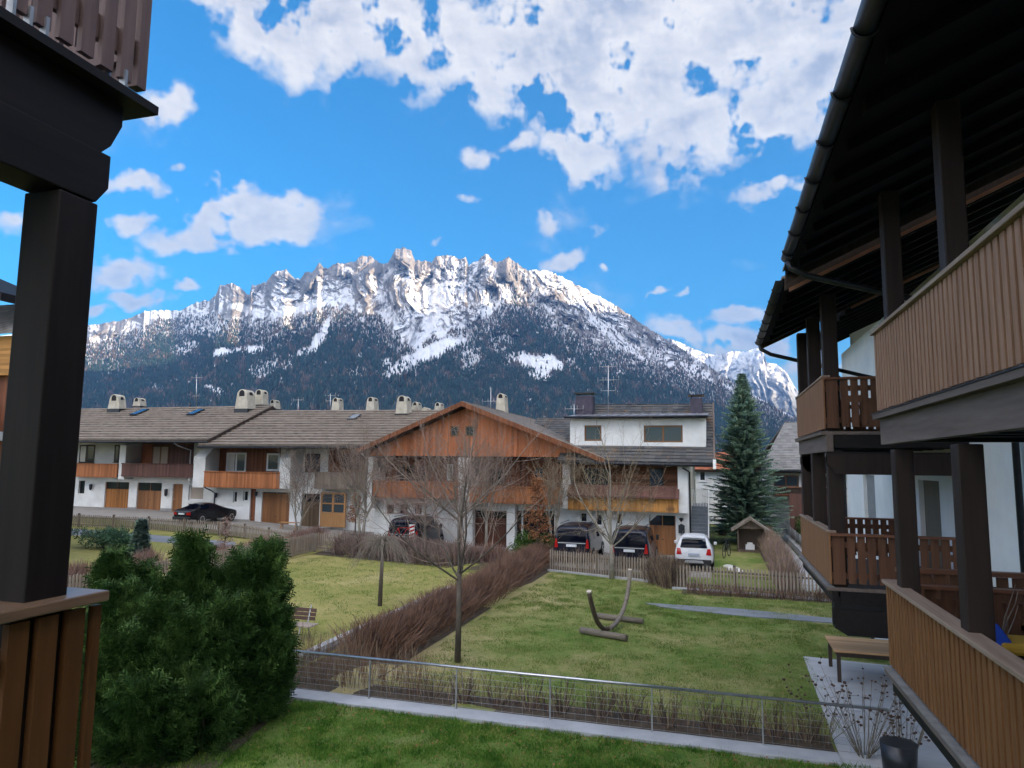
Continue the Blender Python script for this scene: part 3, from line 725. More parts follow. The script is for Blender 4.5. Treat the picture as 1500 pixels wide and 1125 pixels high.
# ------------------------------------------------------------------ the timber chalet on the right
WX = 4.3
def chalet():
    t = thing('chalet', 'white chalet with deep dark eaves, timber posts and brown slatted balconies', 'house', (WX, 12, 0))
    # main walls
    def ops_wall(mb, X0, X1, a0, a1, z0, z1, ops):
        cur = a0
        for (o0, o1, q0, q1) in sorted(ops):
            mb.box(X0, X1, cur, o0, z0, z1); mb.box(X0, X1, o0, o1, z0, q0); mb.box(X0, X1, o0, o1, q1, z1); cur = o1
        mb.box(X0, X1, cur, a1, z0, z1)
    w = MB()
    ops_wall(w, WX, WX+.3, -3, 26.4, 0, 2.35, [(20.6, 21.6, .9, 2.0)])
    ops_wall(w, WX, WX+.3, -3, 26.4, 2.35, 5.50, [(16.0, 17.5, 2.62, 4.72), (22.0, 23.6, 2.95, 4.75), (7.0, 8.4, 2.62, 4.75)])
    ops_wall(w, WX, WX+.3, -3, 26.4, 5.50, 8.9, [(22.9, 24.6, 5.95, 7.2), (15.6, 16.7, 5.7, 7.8), (7.4, 8.6, 5.7, 7.8)])
    w.box(WX+.3, WX+8, 26.1, 26.4, 0, 11.5); w.box(WX+.3, WX+8, -3, -2.7, 0, 11.5)
    w.build('wall', 'white_wall_cool', t)
    for (a, b, q0, q1, nm, mt) in ((16.0, 17.5, 2.62, 4.72, 'door', 'door_olive'), (22.0, 23.6, 2.95, 4.75, 'window', 'shutter_grey'), (22.9, 24.6, 5.95, 7.2, 'window', 'shutter_grey'), (15.6, 16.7, 5.7, 7.8, 'door', 'frame_dark'),
                                   (7.4, 8.6, 5.7, 7.8, 'door', 'frame_dark'), (7.0, 8.4, 2.62, 4.75, 'door', 'door_olive'), (20.6, 21.6, .9, 2.0, 'window', 'shutter_grey')):
        f = MB(); f.box(WX+.10, WX+.16, a+.002, b-.002, q0+.002, q1-.002); o = f.build(nm, mt, t)
        g = MB()
        for z in np.arange(q0+.12, q1-.1, .12): g.box(WX+.088, WX+.098, a+.08, b-.08, z, z+.09)
        g.build('slats' if nm == 'window' else 'panel', mt, o)
        s = MB(); s.box(WX-.05, WX+.12, a-.03, b+.03, q0-.05, q0-.002); s.build('sill', 'light_stone', o)
    lb = MB(); lb.box(WX-.09, WX-.002, 18.1, 18.3, 4.35, 4.7); lb.prism([(WX-.11, 18.07, 4.7), (WX-.11, 18.33, 4.7), (WX-.11, 18.2, 4.82)], (.11, 0, 0)); lb.build('wall_lamp', 'dark_metal', t)
    # roofs
    SL = math.tan(R(25))
    for (y0, y1, z0, nm) in ((-4, 12.38, 8.28, 'roof'), (12.62, 18.95, 8.20, 'roof'), (18.95, 27.2, 8.20, 'roof')):
        xe = 1.22 if y1 < 20 else 3.3
        ze = z0 if y1 < 20 else z0+(3.3-1.22)*SL
        r = MB(); L = 7.5
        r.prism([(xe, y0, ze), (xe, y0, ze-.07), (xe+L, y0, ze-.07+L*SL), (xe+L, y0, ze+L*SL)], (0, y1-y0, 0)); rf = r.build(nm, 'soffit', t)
        ra = MB(); yy = y0+.3
        while yy < y1-.2:
            ra.prism([(xe+.12, yy, ze-.073+.12*SL), (xe+.12, yy, ze-.20+.12*SL), (xe+L-.1, yy, ze-.21+(L-.1)*SL), (xe+L-.1, yy, ze-.073+(L-.1)*SL)], (0, .12, 0)); yy += .85
        ra.build('rafter', 'soffit', rf)
        ti = MB(); n = 18
        for i in range(n):
            a, b = L*i/n, L*(i+1)/n+.06
            ti.prism([(xe+a-.06, y0-.03, ze+.05+a*SL), (xe+b-.06, y0-.03, ze+.012+b*SL), (xe+b-.06, y0-.03, ze+.002+b*SL), (xe+a-.06, y0-.03, ze+.002+a*SL)], (0, y1-y0+.06, 0))
        ti.build('tiles', 'roof_grey', rf)
        for yb in (y0-.035, y1+.005):
            bb = MB(); bb.prism([(xe-.02, yb, ze+.02), (xe-.02, yb, ze-.20), (xe+L, yb, ze-.20+L*SL), (xe+L, yb, ze+.02+L*SL)], (0, .03, 0)); bb.build('bargeboard', 'frame_dark', rf)
        cp = MB()
        cp.prism([(xe+.05, y0-.065, ze-.165), (xe+.05, y0-.065, ze-.23), (xe+L, y0-.065, ze-.23+L*SL), (xe+L, y0-.065, ze-.165+L*SL)], (0, .028, 0)); cp.build('verge_trim', 'copper_trim', rf)
        # gutter with brackets
        if y1 < 20:
            g = MB(); pr = []
            for k in range(9):
                a = math.pi*k/8; pr.append((xe-.08-.085*math.cos(a), -.085*math.sin(a)))
            N_ = len(pr); vs = []
            ge = 11.5 if y1 < 13 else y1
            for yb in (y0, ge):
                vs += [(x, yb, ze-.01+z) for x, z in pr]
            g.faces(vs, [(i, i+1, N_+i+1, N_+i) for i in range(N_-1)] + [tuple(range(N_))[::-1], tuple(range(N_, 2*N_))], True)
            vs2 = [(x*1.0+(.004 if x > xe-.08 else -.004), y, z) for x, y, z in vs]
            gu = g.build('gutter', 'dark_metal', rf)
            yy = max(y0+.6, 1.6)
            while yy < ge:
                bk = MB(); bk.tube([(xe-.08-.095*math.cos(math.pi*k/10), yy, ze-.01-.095*math.sin(math.pi*k/10)) for k in range(11)], .012, 5); bk.build('bracket', 'dark_metal', gu); yy += .95
    # downpipes: from each gutter end back to the wall
    for (x, y, z) in ((1.14, 11.2, 8.18), (1.14, 18.6, 8.10)):
        d = MB(); d.tube([(x, y, z-.05), (x+.02, y, z-.16), (x+.25, y, z-.30), (WX-.25, y+.6, z-.95), (WX-.10, y+.65, z-1.15), (WX-.09, y+.65, .1)], .05, 8); d.build('downpipe', 'dark_metal', t)
    d = MB(); d.tube([(3.4, 26.5, 9.0), (3.6, 26.5, 8.6), (WX-.1, 26.45, 8.1), (WX-.08, 26.4, 7.7), (WX-.08, 26.4, .1)], .055, 8); d.build('downpipe', 'dark_metal', t)
    d = MB(); d.tube([(WX-.07, 22.9, 2.5), (WX-.07, 22.9, 0)], .055, 8); d.build('downpipe', 'dark_metal', t)
    # posts, beams, floors, railings
    BX = 1.95
    def post(x, y, z0, z1, s=.27, mt='brown_post'):
        m = MB(); m.box(x, x+s, y, y+s, z0, z1); m.build('post', mt, t, bevel=.012)
    for (y, tops) in ((3.9, 8.3), (6.8, 8.3), (9.0, 8.3)):
        post(BX+.032, y, 2.6, 5.2, .2); post(BX+.032, y, 5.62, tops, .19)
    for y in (14.14, 16.3, 18.2):
        post(BX+.04, y, 2.75, 5.3, .26); post(BX+.04, y, 5.62, 8.25, .26)
    for (ya, yb) in ((-3, 9.62), (14.05, 18.55)):
        near = ya < 0
        for (zf, zt, up) in ((5.60, 6.69, True), (2.56 if near else 2.78, 3.64 if near else 3.83, False)):
            fl = MB(); fl.box(BX-.06, WX-.004, ya, yb, zf-.02, zf+.04); fl.build('floor', 'grey_timber', t)
            fb = MB()
            if up:
                fb.box(BX+.02, BX+.14, ya, yb-.02, zf-.33, zf-.024)
            else:
                fb.box(BX+.02, BX+.12, ya, yb-.02, zf-.22, zf-.024)
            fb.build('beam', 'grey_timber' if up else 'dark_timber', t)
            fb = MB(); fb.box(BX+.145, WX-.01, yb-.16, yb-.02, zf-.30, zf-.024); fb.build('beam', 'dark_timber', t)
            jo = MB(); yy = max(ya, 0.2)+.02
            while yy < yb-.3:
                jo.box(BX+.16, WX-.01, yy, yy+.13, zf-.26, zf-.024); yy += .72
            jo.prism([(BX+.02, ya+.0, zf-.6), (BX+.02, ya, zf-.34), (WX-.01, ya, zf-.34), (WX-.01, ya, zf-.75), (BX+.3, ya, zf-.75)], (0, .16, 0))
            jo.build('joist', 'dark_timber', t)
            # slatted front
            rl = MB()
            rl.box(BX+.045, BX+.085, ya+.02, yb-.03, zt-.22, zt-.12); rl.box(BX+.045, BX+.085, ya+.02, yb-.03, zf+.18, zf+.28)
            r = rl.build('railing', 'slat_red', t)
            sl = MB(); y = yb; rnd = random.Random(int(zf*10))
            pitch, wd = (.128, .084) if near else (.15, .146)
            while y > ya+.02:
                sl.box(BX, BX+.026, y-wd, y, zf+.09+rnd.uniform(-.003, .003), zt-.05); y -= pitch
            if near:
                bk_ = MB(); bk_.box(BX+.034, BX+.04, ya+.02, yb-.02, zf+.10, zt-.06); bk_.build('gap_dark_sheet', 'black', r)  # black sheet added to darken the gaps between the slats
            sl.build('slats', ('slat_upper_lit' if near else 'slat_brown') if up else ('slat_low_shade' if near else 'slat_brown'), r)
            h = MB()
            h.box(BX-.045 if near else BX-.02, BX+.13, ya, yb+.01, zt-.045, zt); h.build('handrail', 'handrail_worn', r, bevel=.008)
            # gap and feet under the slats
            ft = MB(); y = yb-.3
            while y > max(ya, 1):
                ft.box(BX+.03, BX+.05, y, y+.02, zf+.04, zf+.18); y -= .62
            ft.box(BX-.07, BX+.06, ya, yb+.02, zf-.02+.062, zf-.02+.075)
            ft.build('drip_edge', 'drip_stone' if not up else 'dark_metal', r)
            # returns along X, boards with cut-out gaps
            for ye, vis in ((ya, True), (yb, False)):
                if ye < 0: continue
                e = MB(); x = BX+.30 if vis else BX+.25; rnd = random.Random(int(ye*7+zf*3)); k = 0
                while x < WX-.12:
                    e.box(x, x+.125, ye-.013, ye+.013, zf+.12, zt-.09); 
                    if k % 3 != 1 and k not in (8, 9): e.box(x+.125, x+.168, ye-.010, ye+.010, zf+.12, zf+.55+.1*rnd.random()) if rnd.random() < .45 else None
                    if rnd.random() < .35: e.box(x+.125, x+.168, ye-.010, ye+.010, zf+.58, zf+.70)
                    x += .168; k += 1
                e.box(BX+.02, WX-.1, ye+.014, ye+.05, zt-.30, zt-.20); e.box(BX+.02, WX-.1, ye+.014, ye+.05, zf+.2, zf+.3)
                e.box(BX+.05, BX+.25, ye-.013, ye+.013, zf+.1, zt-.09)
                rr_ = e.build('railing', 'slat_red', t)
                h = MB(); h.box(BX+.02, WX-.06, ye-.06, ye+.075, zt-.09, zt-.046); h.build('handrail', 'handrail_red', rr_, bevel=.006)
    # cross beams with shaped ends under the upper floor of the far part
    cb = MB(); cb.prism([(BX+.02, 14.0, 5.05), (BX+.15, 14.0, 4.86), (WX, 14.0, 4.86), (WX, 14.0, 5.22), (BX+.02, 14.0, 5.22)], (0, .2, 0)); cb.build('beam', 'brown_post', t)
    cb = MB(); cb.prism([(BX+.02, 18.2, 5.05), (BX+.15, 18.2, 4.86), (WX, 18.2, 4.86), (WX, 18.2, 5.22), (BX+.02, 18.2, 5.22)], (0, .2, 0)); cb.build('beam', 'brown_post', t)
    # black trough under the near end of the lower far balcony
    bs = MB(); bs.prism([(BX+.05, 14.08, 2.1), (BX+.25, 14.08, 1.98), (WX-.02, 14.08, 1.98), (WX-.02, 14.08, 2.66), (BX+.05, 14.08, 2.66)], (0, .3, 0)); bs.build('beam', 'black', t)
    # railing boards with white gaps on the near loggia, seen through the posts
    e = MB(); x = BX+.5
    while x < WX+3: 
        e.box(x, x+.135, 10.9, 10.93, 2.5, 3.55); x += .182
    e.box(BX+.45, WX+3, 10.935, 10.98, 3.3, 3.42); r = e.build('railing', 'slat_red', t)
    h = MB(); h.box(BX+.4, WX+3, 10.86, 11.0, 3.56, 3.62); h.build('handrail', 'handrail_red', r)
surf('drip_stone', (.16, .15, .14), (.26, .25, .24), 6, .8)
wood('door_olive', (.13, .115, .09), (.19, .17, .135), 'z'); surf('shutter_grey', (.20, .21, .22), (.27, .28, .29), 3, .7)
wood('handrail_red', (.12, .05, .03), (.2, .09, .055), 'x', rough=.5)
roof_mat('roof_grey', (.10, .09, .085), (.17, .155, .14), (.24, .22, .20))
chalet()
# ------------------------------------------------------------------ the row of houses across the gardens
def pb(x0, y0, x1, y1, Y):
    """a rectangle of the facade plane y = Y, from its corners in the photograph"""
    xm, ym = (x0+x1)/2, (y0+y1)/2
    return FY(x0, ym, Y).x, FY(x1, ym, Y).x, FY(xm, y1, Y).z, FY(xm, y0, Y).z
wood('facade_orange', (.34, .105, .042), (.50, .185, .08), 'z', board=.16)
wood('facade_brown', (.15, .052, .024), (.25, .095, .045), 'z', board=.16)
wood('facade_redbrown', (.105, .05, .04), (.15, .075, .06), 'z', board=.16)
wood('facade_plank', (.15, .06, .032), (.27, .12, .065), 'x', board=.22, across='z')
wood('balcony_orange', (.33, .115, .042), (.48, .19, .08), 'z', board=.13)
wood('balcony_gold', (.34, .15, .035), (.56, .28, .085), 'z', board=.15, wear=(.16, .08, .035))
wood('balcony_weathered', (.15, .12, .095), (.30, .25, .20), 'z', board=.13, wear=(.09, .075, .065))
wood('garage_orange', (.27, .105, .025), (.36, .15, .045), 'z', board=.12)
wood('garage_brown', (.20, .085, .032), (.30, .14, .06), 'z', board=.2)
wood('garage_dark', (.075, .03, .02), (.13, .055, .035), 'z', board=.2)
wood('gate_dark', (.09, .06, .035), (.15, .105, .065), 'z', board=.15)
wood('larch_new', (.34, .17, .065), (.46, .25, .11), 'z')
roof_mat('roof_taupe', (.18, .145, .12), (.24, .198, .165), (.30, .255, .215))
roof_mat('roof_pale', (.20, .17, .145), (.25, .215, .185), (.30, .265, .23))
roof_mat('roof_slate', (.045, .045, .048), (.08, .08, .082), (.135, .13, .125), moss=(.19, .105, .05))
surf('chimney_cream', (.40, .36, .29), (.58, .54, .45), 2.5, .9, bump=.3)
surf('chimney_purple', (.045, .04, .06), (.075, .065, .09), 3, .7)
surf('sheet_grey', (.17, .16, .175), (.25, .24, .255), .8, .45, stretch=(3, .4, 1))
surf('plinth', (.22, .22, .22), (.33, .33, .33), 2, .9)

def rslope(par, eA, eB, rA, rB, n, mat, th=.22, name='roof', under='frame_dark', step=.045, soft=True):
    """one roof slope: a slab with its courses of tiles stepping up it; eave corners eA, eB and ridge corners rA, rB"""
    eA, eB, rA, rB = map(Vector, (eA, eB, rA, rB))
    nrm = (eB-eA).cross(rA-eA).normalized()
    if nrm.z < 0: nrm = -nrm
    s = MB(); d = nrm*th
    s.faces([eA-d, eB-d, rB-d, rA-d, eA-nrm*.02, eB-nrm*.02, rB-nrm*.02, rA-nrm*.02], [(0, 3, 2, 1), (4, 5, 6, 7), (0, 1, 5, 4), (1, 2, 6, 5), (2, 3, 7, 6), (3, 0, 4, 7)])
    base = s.build(name, under, par, fix=True)
    c = MB()
    for i in range(n):
        a, b = i/n, (i+1)/n+.012
        p0, p1 = eA.lerp(rA, a), eB.lerp(rB, a); q0, q1 = eA.lerp(rA, b), eB.lerp(rB, b)
        hi, lo = nrm*step, nrm*.012
        c.faces([p0-nrm*.018, p1-nrm*.018, q1-nrm*.018, q0-nrm*.018, p0+hi, p1+hi, q1+lo, q0+lo], [(0, 3, 2, 1), (4, 5, 6, 7), (0, 1, 5, 4), (1, 2, 6, 5), (2, 3, 7, 6), (3, 0, 4, 7)])
    o = c.build('tiles', mat, base, fix=True)
    return base
def win(par, x0, x1, z0, z1, Y, frame='frame_white', pane='pane_dark', n=1, fr=.08, curtain=0, name='window', sill=True, dep=.05):
    """frame on the wall plane y = Y (facing -Y) with its pane and, if asked, a curtain behind"""
    m = MB(); y0, y1 = Y-dep, Y-.004
    m.box(x0, x0+fr, y0, y1, z0, z1); m.box(x1-fr, x1, y0, y1, z0, z1); m.box(x0+fr, x1-fr, y0, y1, z0, z0+fr); m.box(x0+fr, x1-fr, y0, y1, z1-fr, z1)
    for i in range(1, n):
        xm = x0+(x1-x0)*i/n; m.box(xm-fr*.6, xm+fr*.6, y0+.002, y1, z0+fr, z1-fr)
    if sill: m.box(x0-.05, x1+.05, y0-.06, y1, z0-.05, z0-.001)
    w = m.build(name, frame, par)
    p = MB(); p.box(x0+fr*.9, x1-fr*.9, Y-.03, Y-.012, z0+fr*.9, z1-fr*.9); p.build('pane', pane, w)
    if curtain:
        c = MB(); wd = (x1-x0-2*fr)
        c.box(x0+fr, x0+fr+wd*curtain, Y-.034, Y-.031, z0+fr, z1-fr); c.build('curtain', 'curtain', w)
    return w
def balc(par, x0, x1, z0, z1, Y, dep, mat, rail=None, over=.05, ledge=False):
    d = MB(); d.box(x0, x1, Y+.03, Y+dep, z0+.02, z0+.20); b = d.build('balcony', 'frame_dark', par)
    r = MB(); r.box(x0, x1, Y-.03, Y+.02, z0, z1-.05); r.box(x0, x0+.05, Y+.022, Y+dep, z0+.2, z1-.05); r.box(x1-.05, x1, Y+.022, Y+dep, z0+.2, z1-.05); r.build('railing', mat, b)
    h = MB(); h.box(x0-.02, x1+.02, Y-.10, Y+.06, z1-.048, z1+.01); h.build('handrail', rail or mat, b)
    k = MB(); k.box(x0-.01, x1+.01, Y-.05, Y-.032, z0+.06, z0+.15); k.build('skirt_board', rail or mat, b)
    return b
def wall_open(mb, x0, x1, z0, z1, ops, Y0, Y1):
    cur = x0
    for (a, b, q0, q1) in sorted(ops):
        if a > cur: mb.box(cur, a, Y0, Y1, z0, z1)
        if q0 > z0: mb.box(a, b, Y0, Y1, z0, q0)
        if q1 < z1: mb.box(a, b, Y0, Y1, q1, z1)
        cur = b
    if cur < x1: mb.box(cur, x1, Y0, Y1, z0, z1)
def garage(par, x0, x1, z0, z1, Y, mat, light=.24, top='pane_dark'):
    g = MB(); h = z1-z0; g.box(x0+.01, x1-.01, Y, Y+.06, z0+.01, z1-h*light); d = g.build('garage_door', mat, par)
    p = MB(); p.box(x0+.01, x1-.01, Y+.012, Y+.05, z1-h*light, z1-.01); p.build('top_light', top, d)
    f = MB(); n = 2
    for i in range(n+1):
        x = x0+.01+(x1-x0-.07)*i/n; f.box(x, x+.05, Y-.02, Y+.011, z1-h*light, z1-.01)
    f.build('frame', mat, d)
    hd = MB(); hd.box((x0+x1)/2-.06, (x0+x1)/2+.06, Y-.03, Y-.001, z0+h*.4, z0+h*.4+.04); hd.build('handle', 'dark_metal', d)
def door(par, x0, x1, z0, z1, Y, mat, pane=False):
    g = MB(); g.box(x0+.01, x1-.01, Y, Y+.06, z0+.01, z1-.01); d = g.build('door', mat, par)
    k = MB(); k.box(x0+.08, x0+.16, Y-.05, Y-.001, z0+1.0, z0+1.04); k.build('handle', 'steel', d)
    if pane:
        p = MB(); p.box(x0+.25, x1-.25, Y-.012, Y-.002, z0+1.2, z1-.35); p.build('pane', 'pane_dark', d)
def chimney(par, px, py0, py1, wpx, Y, deep=1.15, base=0.6, hole=True, mat='chimney_cream'):
    """plastered chimney with sloping sides, a rounded head and an arched flue opening"""
    wpx *= .74; deep *= .72; a = FY(px-wpx/2-1.5, py1, Y); b = FY(px+wpx/2-1.5, py1, Y); top = FY(px, py0, Y).z
    x0, x1, z0, z1 = a.x, b.x, a.z, top; w = x1-x0; h = z1-z0; xc = (x0+x1)/2
    m = MB(); pr = [(x0, z0-base), (x1, z0-base), (x1, z0)]
    tp = w*.40; rz = min(h*.42, tp)
    for k in range(9):
        an = math.pi*k/8; pr.append((xc+tp*math.cos(an), z1-rz+rz*math.sin(an)))
    pr.append((x0, z0))
    m.prism([(x, Y-deep/2, z) for x, z in pr], (0, deep, 0)); c = m.build('chimney', mat, par, bevel=.03)
    fl = MB(); fl.box(x0-.04, x1+.04, Y-deep/2-.04, Y+deep/2+.04, z0-base, z0-.08); fl.build('flashing', 'dark_metal', c)
    if hole:
        o = MB(); r = tp*.52; zc = z1-rz*.62-r*.1
        pr = [(xc-r, zc-r*1.0), (xc+r, zc-r*1.0)]+[(xc+r*math.cos(math.pi*k/8), zc+r*math.sin(math.pi*k/8)) for k in range(9)]
        for yy in (Y-deep/2-.012, Y+deep/2+.002): o.prism([(x, yy, z) for x, z in pr], (0, .01, 0))
        # the opening on the right-hand side
        o.prism([(xc+tp+.02, Y-deep*.22, z1-rz*.95), (xc+tp+.02, Y+deep*.22, z1-rz*.95), (xc+tp+.02-.06, Y+deep*.16, z1-rz*.45), (xc+tp+.02-.06, Y-deep*.16, z1-rz*.45)], (.012, 0, 0))
        o.build('flue_opening', 'black', c)
    return c
def skylight(par, pts, Y0):
    pass
def lamp(par, px, py0, py1, Y):
    x0, x1, z0, z1 = pb(px-4, py0, px+4, py1, Y); xc = (x0+x1)/2
    m = MB(); m.tube([(xc, Y-.16, z1), (xc, Y-.16, z1-.05), (xc, Y-.16, z0+.1), (xc, Y-.16, z0)], [.03, .13, .10, .03], 8); m.box(xc-.02, xc+.02, Y-.16, Y-.005, z1-.03, z1); m.build('wall_lamp', 'dark_metal', par)
def roof_window(par, px0, py0, px1, py1, P0, nrm, uu, mat='pane_pale'):
    """a skylight lying on the roof plane through P0"""
    def hit(px, py):
        d = ray(px, py); o = Vector((0, 0, EYE)); k = (P0-o).dot(nrm)/d.dot(nrm); return o+d*k
    a = hit(px0, py1); c = hit(px1, py0); sl = nrm.cross(uu).normalized(); 
    if sl.z < 0: sl = -sl
    w = (c-a).dot(uu); h = abs((c-a).dot(sl))
    w = max(w*.55, .7)
    m = MB(); n = nrm
    q = [a, a+uu*w, a+uu*w+sl*h, a+sl*h]
    m.faces([p+n*.0 for p in q]+[p+n*.14 for p in q], [(0, 3, 2, 1), (4, 5, 6, 7), (0, 1, 5, 4), (1, 2, 6, 5), (2, 3, 7, 6), (3, 0, 4, 7)]); f = m.build('skylight', 'dark_metal', par, fix=True)
    g = MB(); q = [a+uu*.07+sl*.07, a+uu*(w-.07)+sl*.07, a+uu*(w-.07)+sl*(h-.07), a+uu*.07+sl*(h-.07)]
    g.faces([p+n*.142 for p in q]+[p+n*.15 for p in q], [(0, 3, 2, 1), (4, 5, 6, 7), (0, 1, 5, 4), (1, 2, 6, 5), (2, 3, 7, 6), (3, 0, 4, 7)]); g.build('pane', mat, f, fix=True)
def gutter(par, a, b, r=.07, end=True):
    m = MB(); m.tube([a, b], r, 8); m.build('gutter', 'dark_metal', par)

def house_a():
    Y = 45.0; t = thing('terraced_house', 'terraced house with pale taupe roof, orange garage doors and dark red balcony', 'house', (-44, Y+1, gh(-44, 46)))
    g0 = gh(-42, 46)-.1; XL, XR = -61.0, -35.98
    rs = rslope(t, (XL, 43.2, 6.43), (XR, 43.2, 6.41), (XL, 50.84, 9.53), (XR, 50.84, 9.56), 14, 'roof_taupe', step=.15)
    rslope(t, (XL, 58.5, 6.43), (XR, 58.5, 6.41), (XL, 50.85, 9.53), (XR, 50.85, 9.56), 8, 'roof_taupe')
    bb = MB(); bb.prism([(XR+.005, 43.15, 6.43), (XR+.005, 50.85, 9.58), (XR+.005, 50.85, 9.20), (XR+.005, 43.15, 6.05)], (.05, 0, 0)); bb.build('bargeboard', 'frame_dark', t)
    gutter(t, (XL, 43.12, 6.30), (XR+.05, 43.12, 6.28))
    # main body behind the recesses
    yu = Y+1.7; yg = Y+.9
    w = MB()
    gar1 = pb(153, 706, 188, 748, yg); gar2 = pb(200, 707, 236, 749, yg); dr = pb(252, 709, 267, 748, yg); bw = pb(276, 710, 298, 733, yg); wl = pb(115, 704, 124, 723, yg)
    f0 = g0
    wall_open(w, XL, XR-.75, f0, 3.6, [(a, b, (z0 if k > 2 else f0), z1) for k, (a, b, z0, z1) in enumerate((gar1, gar2, dr, bw, wl))], yg, yg+.3)
    w.box(XL, XR-.75, yg+.6, 58, f0, 3.6)
    w.box(XL, XR-.75, yu, 58, 3.602, 6.4)
    w.prism([(XR-.75, yu, 6.402), (XR-.75, 57.5, 6.402), (XR-.75, 50.9, 9.2)], (-.3, 0, 0))
    w.build('wall', 'white_wall', t)
    p = MB(); p.box(gar2[1], dr[0], yg-.03, yg-.002, f0, f0+.3); p.build('plinth', 'plinth', t); p = MB(); p.box(gar1[1], gar2[0], yg-.03, yg-.002, f0, f0+.3); p.build('plinth', 'plinth', t)
    garage(t, gar1[0], gar1[1], f0, gar1[3], yg+.12, 'garage_orange', .25); garage(t, gar2[0], gar2[1], f0, gar2[3], yg+.12, 'garage_brown', .28)
    door(t, dr[0], dr[1], f0, dr[3], yg+.12, 'garage_brown')
    x0, x1, z0, z1 = bw; win(t, x0, x1, z0, z1, yg+.2, 'frame_white', 'blind', 1, .1, sill=False)
    x0, x1, z0, z1 = wl; win(t, x0, x1, z0, z1, yg+.2, 'frame_dark', 'pane_dark', 1, .06, sill=False)
    lamp(t, 245, 716, 727, yg); lamp(t, 135, 709, 718, yg)
    # upper floor: white part, timber recess
    x0, x1, z0, z1 = pb(199, 646, 283, 682, yu-.06); m = MB(); m.box(x0, x1, yu-.06, yu-.003, 3.62, 6.3); cl = m.build('timber_cladding', 'facade_redbrown', t)
    a = pb(199, 650, 222, 682, yu-.1); m = MB(); m.box(a[0], a[1], yu-.09, yu-.064, 3.62, a[3]); m.build('shutter', 'facade_orange', t)
    a = pb(223, 653, 247, 682, yu-.1); win(t, a[0], a[1], a[2], a[3], yu-.062, 'frame_brown', 'blind', 2, .09, sill=False)
    a = pb(117, 652, 139, 678, yu); win(t, a[0], a[1], a[2], a[3], yu, 'frame_dark', 'pane_dark', 2, .09, curtain=.38)
    a = pb(168, 652, 175, 677, yu); win(t, a[0], a[1], a[2], a[3], yu, 'frame_dark', 'pane_dark', 1, .09)
    # white cross walls between the balconies
    m = MB()
    for (pa, pbb) in ((174.5, 183.5),):
        xa, xb, z0, z1 = pb(pa, 650, pbb, 702, Y); m.prism([(xa, Y, z0), (xa, Y, z1-.1), (xa, Y+.9, 6.3), (xa, yu, 6.3), (xa, yu, z0)], (xb-xa, 0, 0)); 
    m.build('cross_wall', 'white_wall', t)
    a = pb(100, 679, 172, 699, Y-.05); balc(t, a[0], a[1], a[2], a[3], Y-.05, 1.7, 'balcony_orange')
    a = pb(177, 679, 283, 699, Y-.12); balc(t, a[0]+.1, a[1], a[2], a[3], Y-.12, 1.7, 'facade_redbrown', 'facade_redbrown')
    chimney(t, 173, 578, 598, 22, 50.0); chimney(t, 206, 583, 594, 14, 52.5)
    chimney(t, 361, 571, 598, 25, 49.6, 1.5); chimney(t, 384, 571, 592, 19, 51.5); chimney(t, 404, 586, 598, 12, 53.0)
    P0 = Vector((-45, 43.2, 6.52)); nr = Vector((0, -3.12, 7.64)).normalized()
    roof_window(t, 190, 601, 211, 609, P0, nr, Vector((1, 0, 0)), 'pane_blue'); roof_window(t, 273, 601, 297, 609, P0, nr, Vector((1, 0, 0)), 'pane_blue')
    d = MB(); q = FY(281, 648, Y); d.tube([(q.x, 43.15, 6.2), (q.x+.02, 43.6, 6.0), (q.x+.03, Y-.1, 5.7), (q.x+.03, Y-.1, 3.4), (q.x+.25, Y-.1, 3.2)], .05, 8); d.build('downpipe', 'steel', t)
    # small dormer vent
    v = MB(); c = FY(278, 595, 51.5); v.tube([(c.x, 51.5, 9.4), (c.x, 51.5, 10.05)], .07, 8); v.build('vent_pipe', 'dark_metal', t)
house_a()

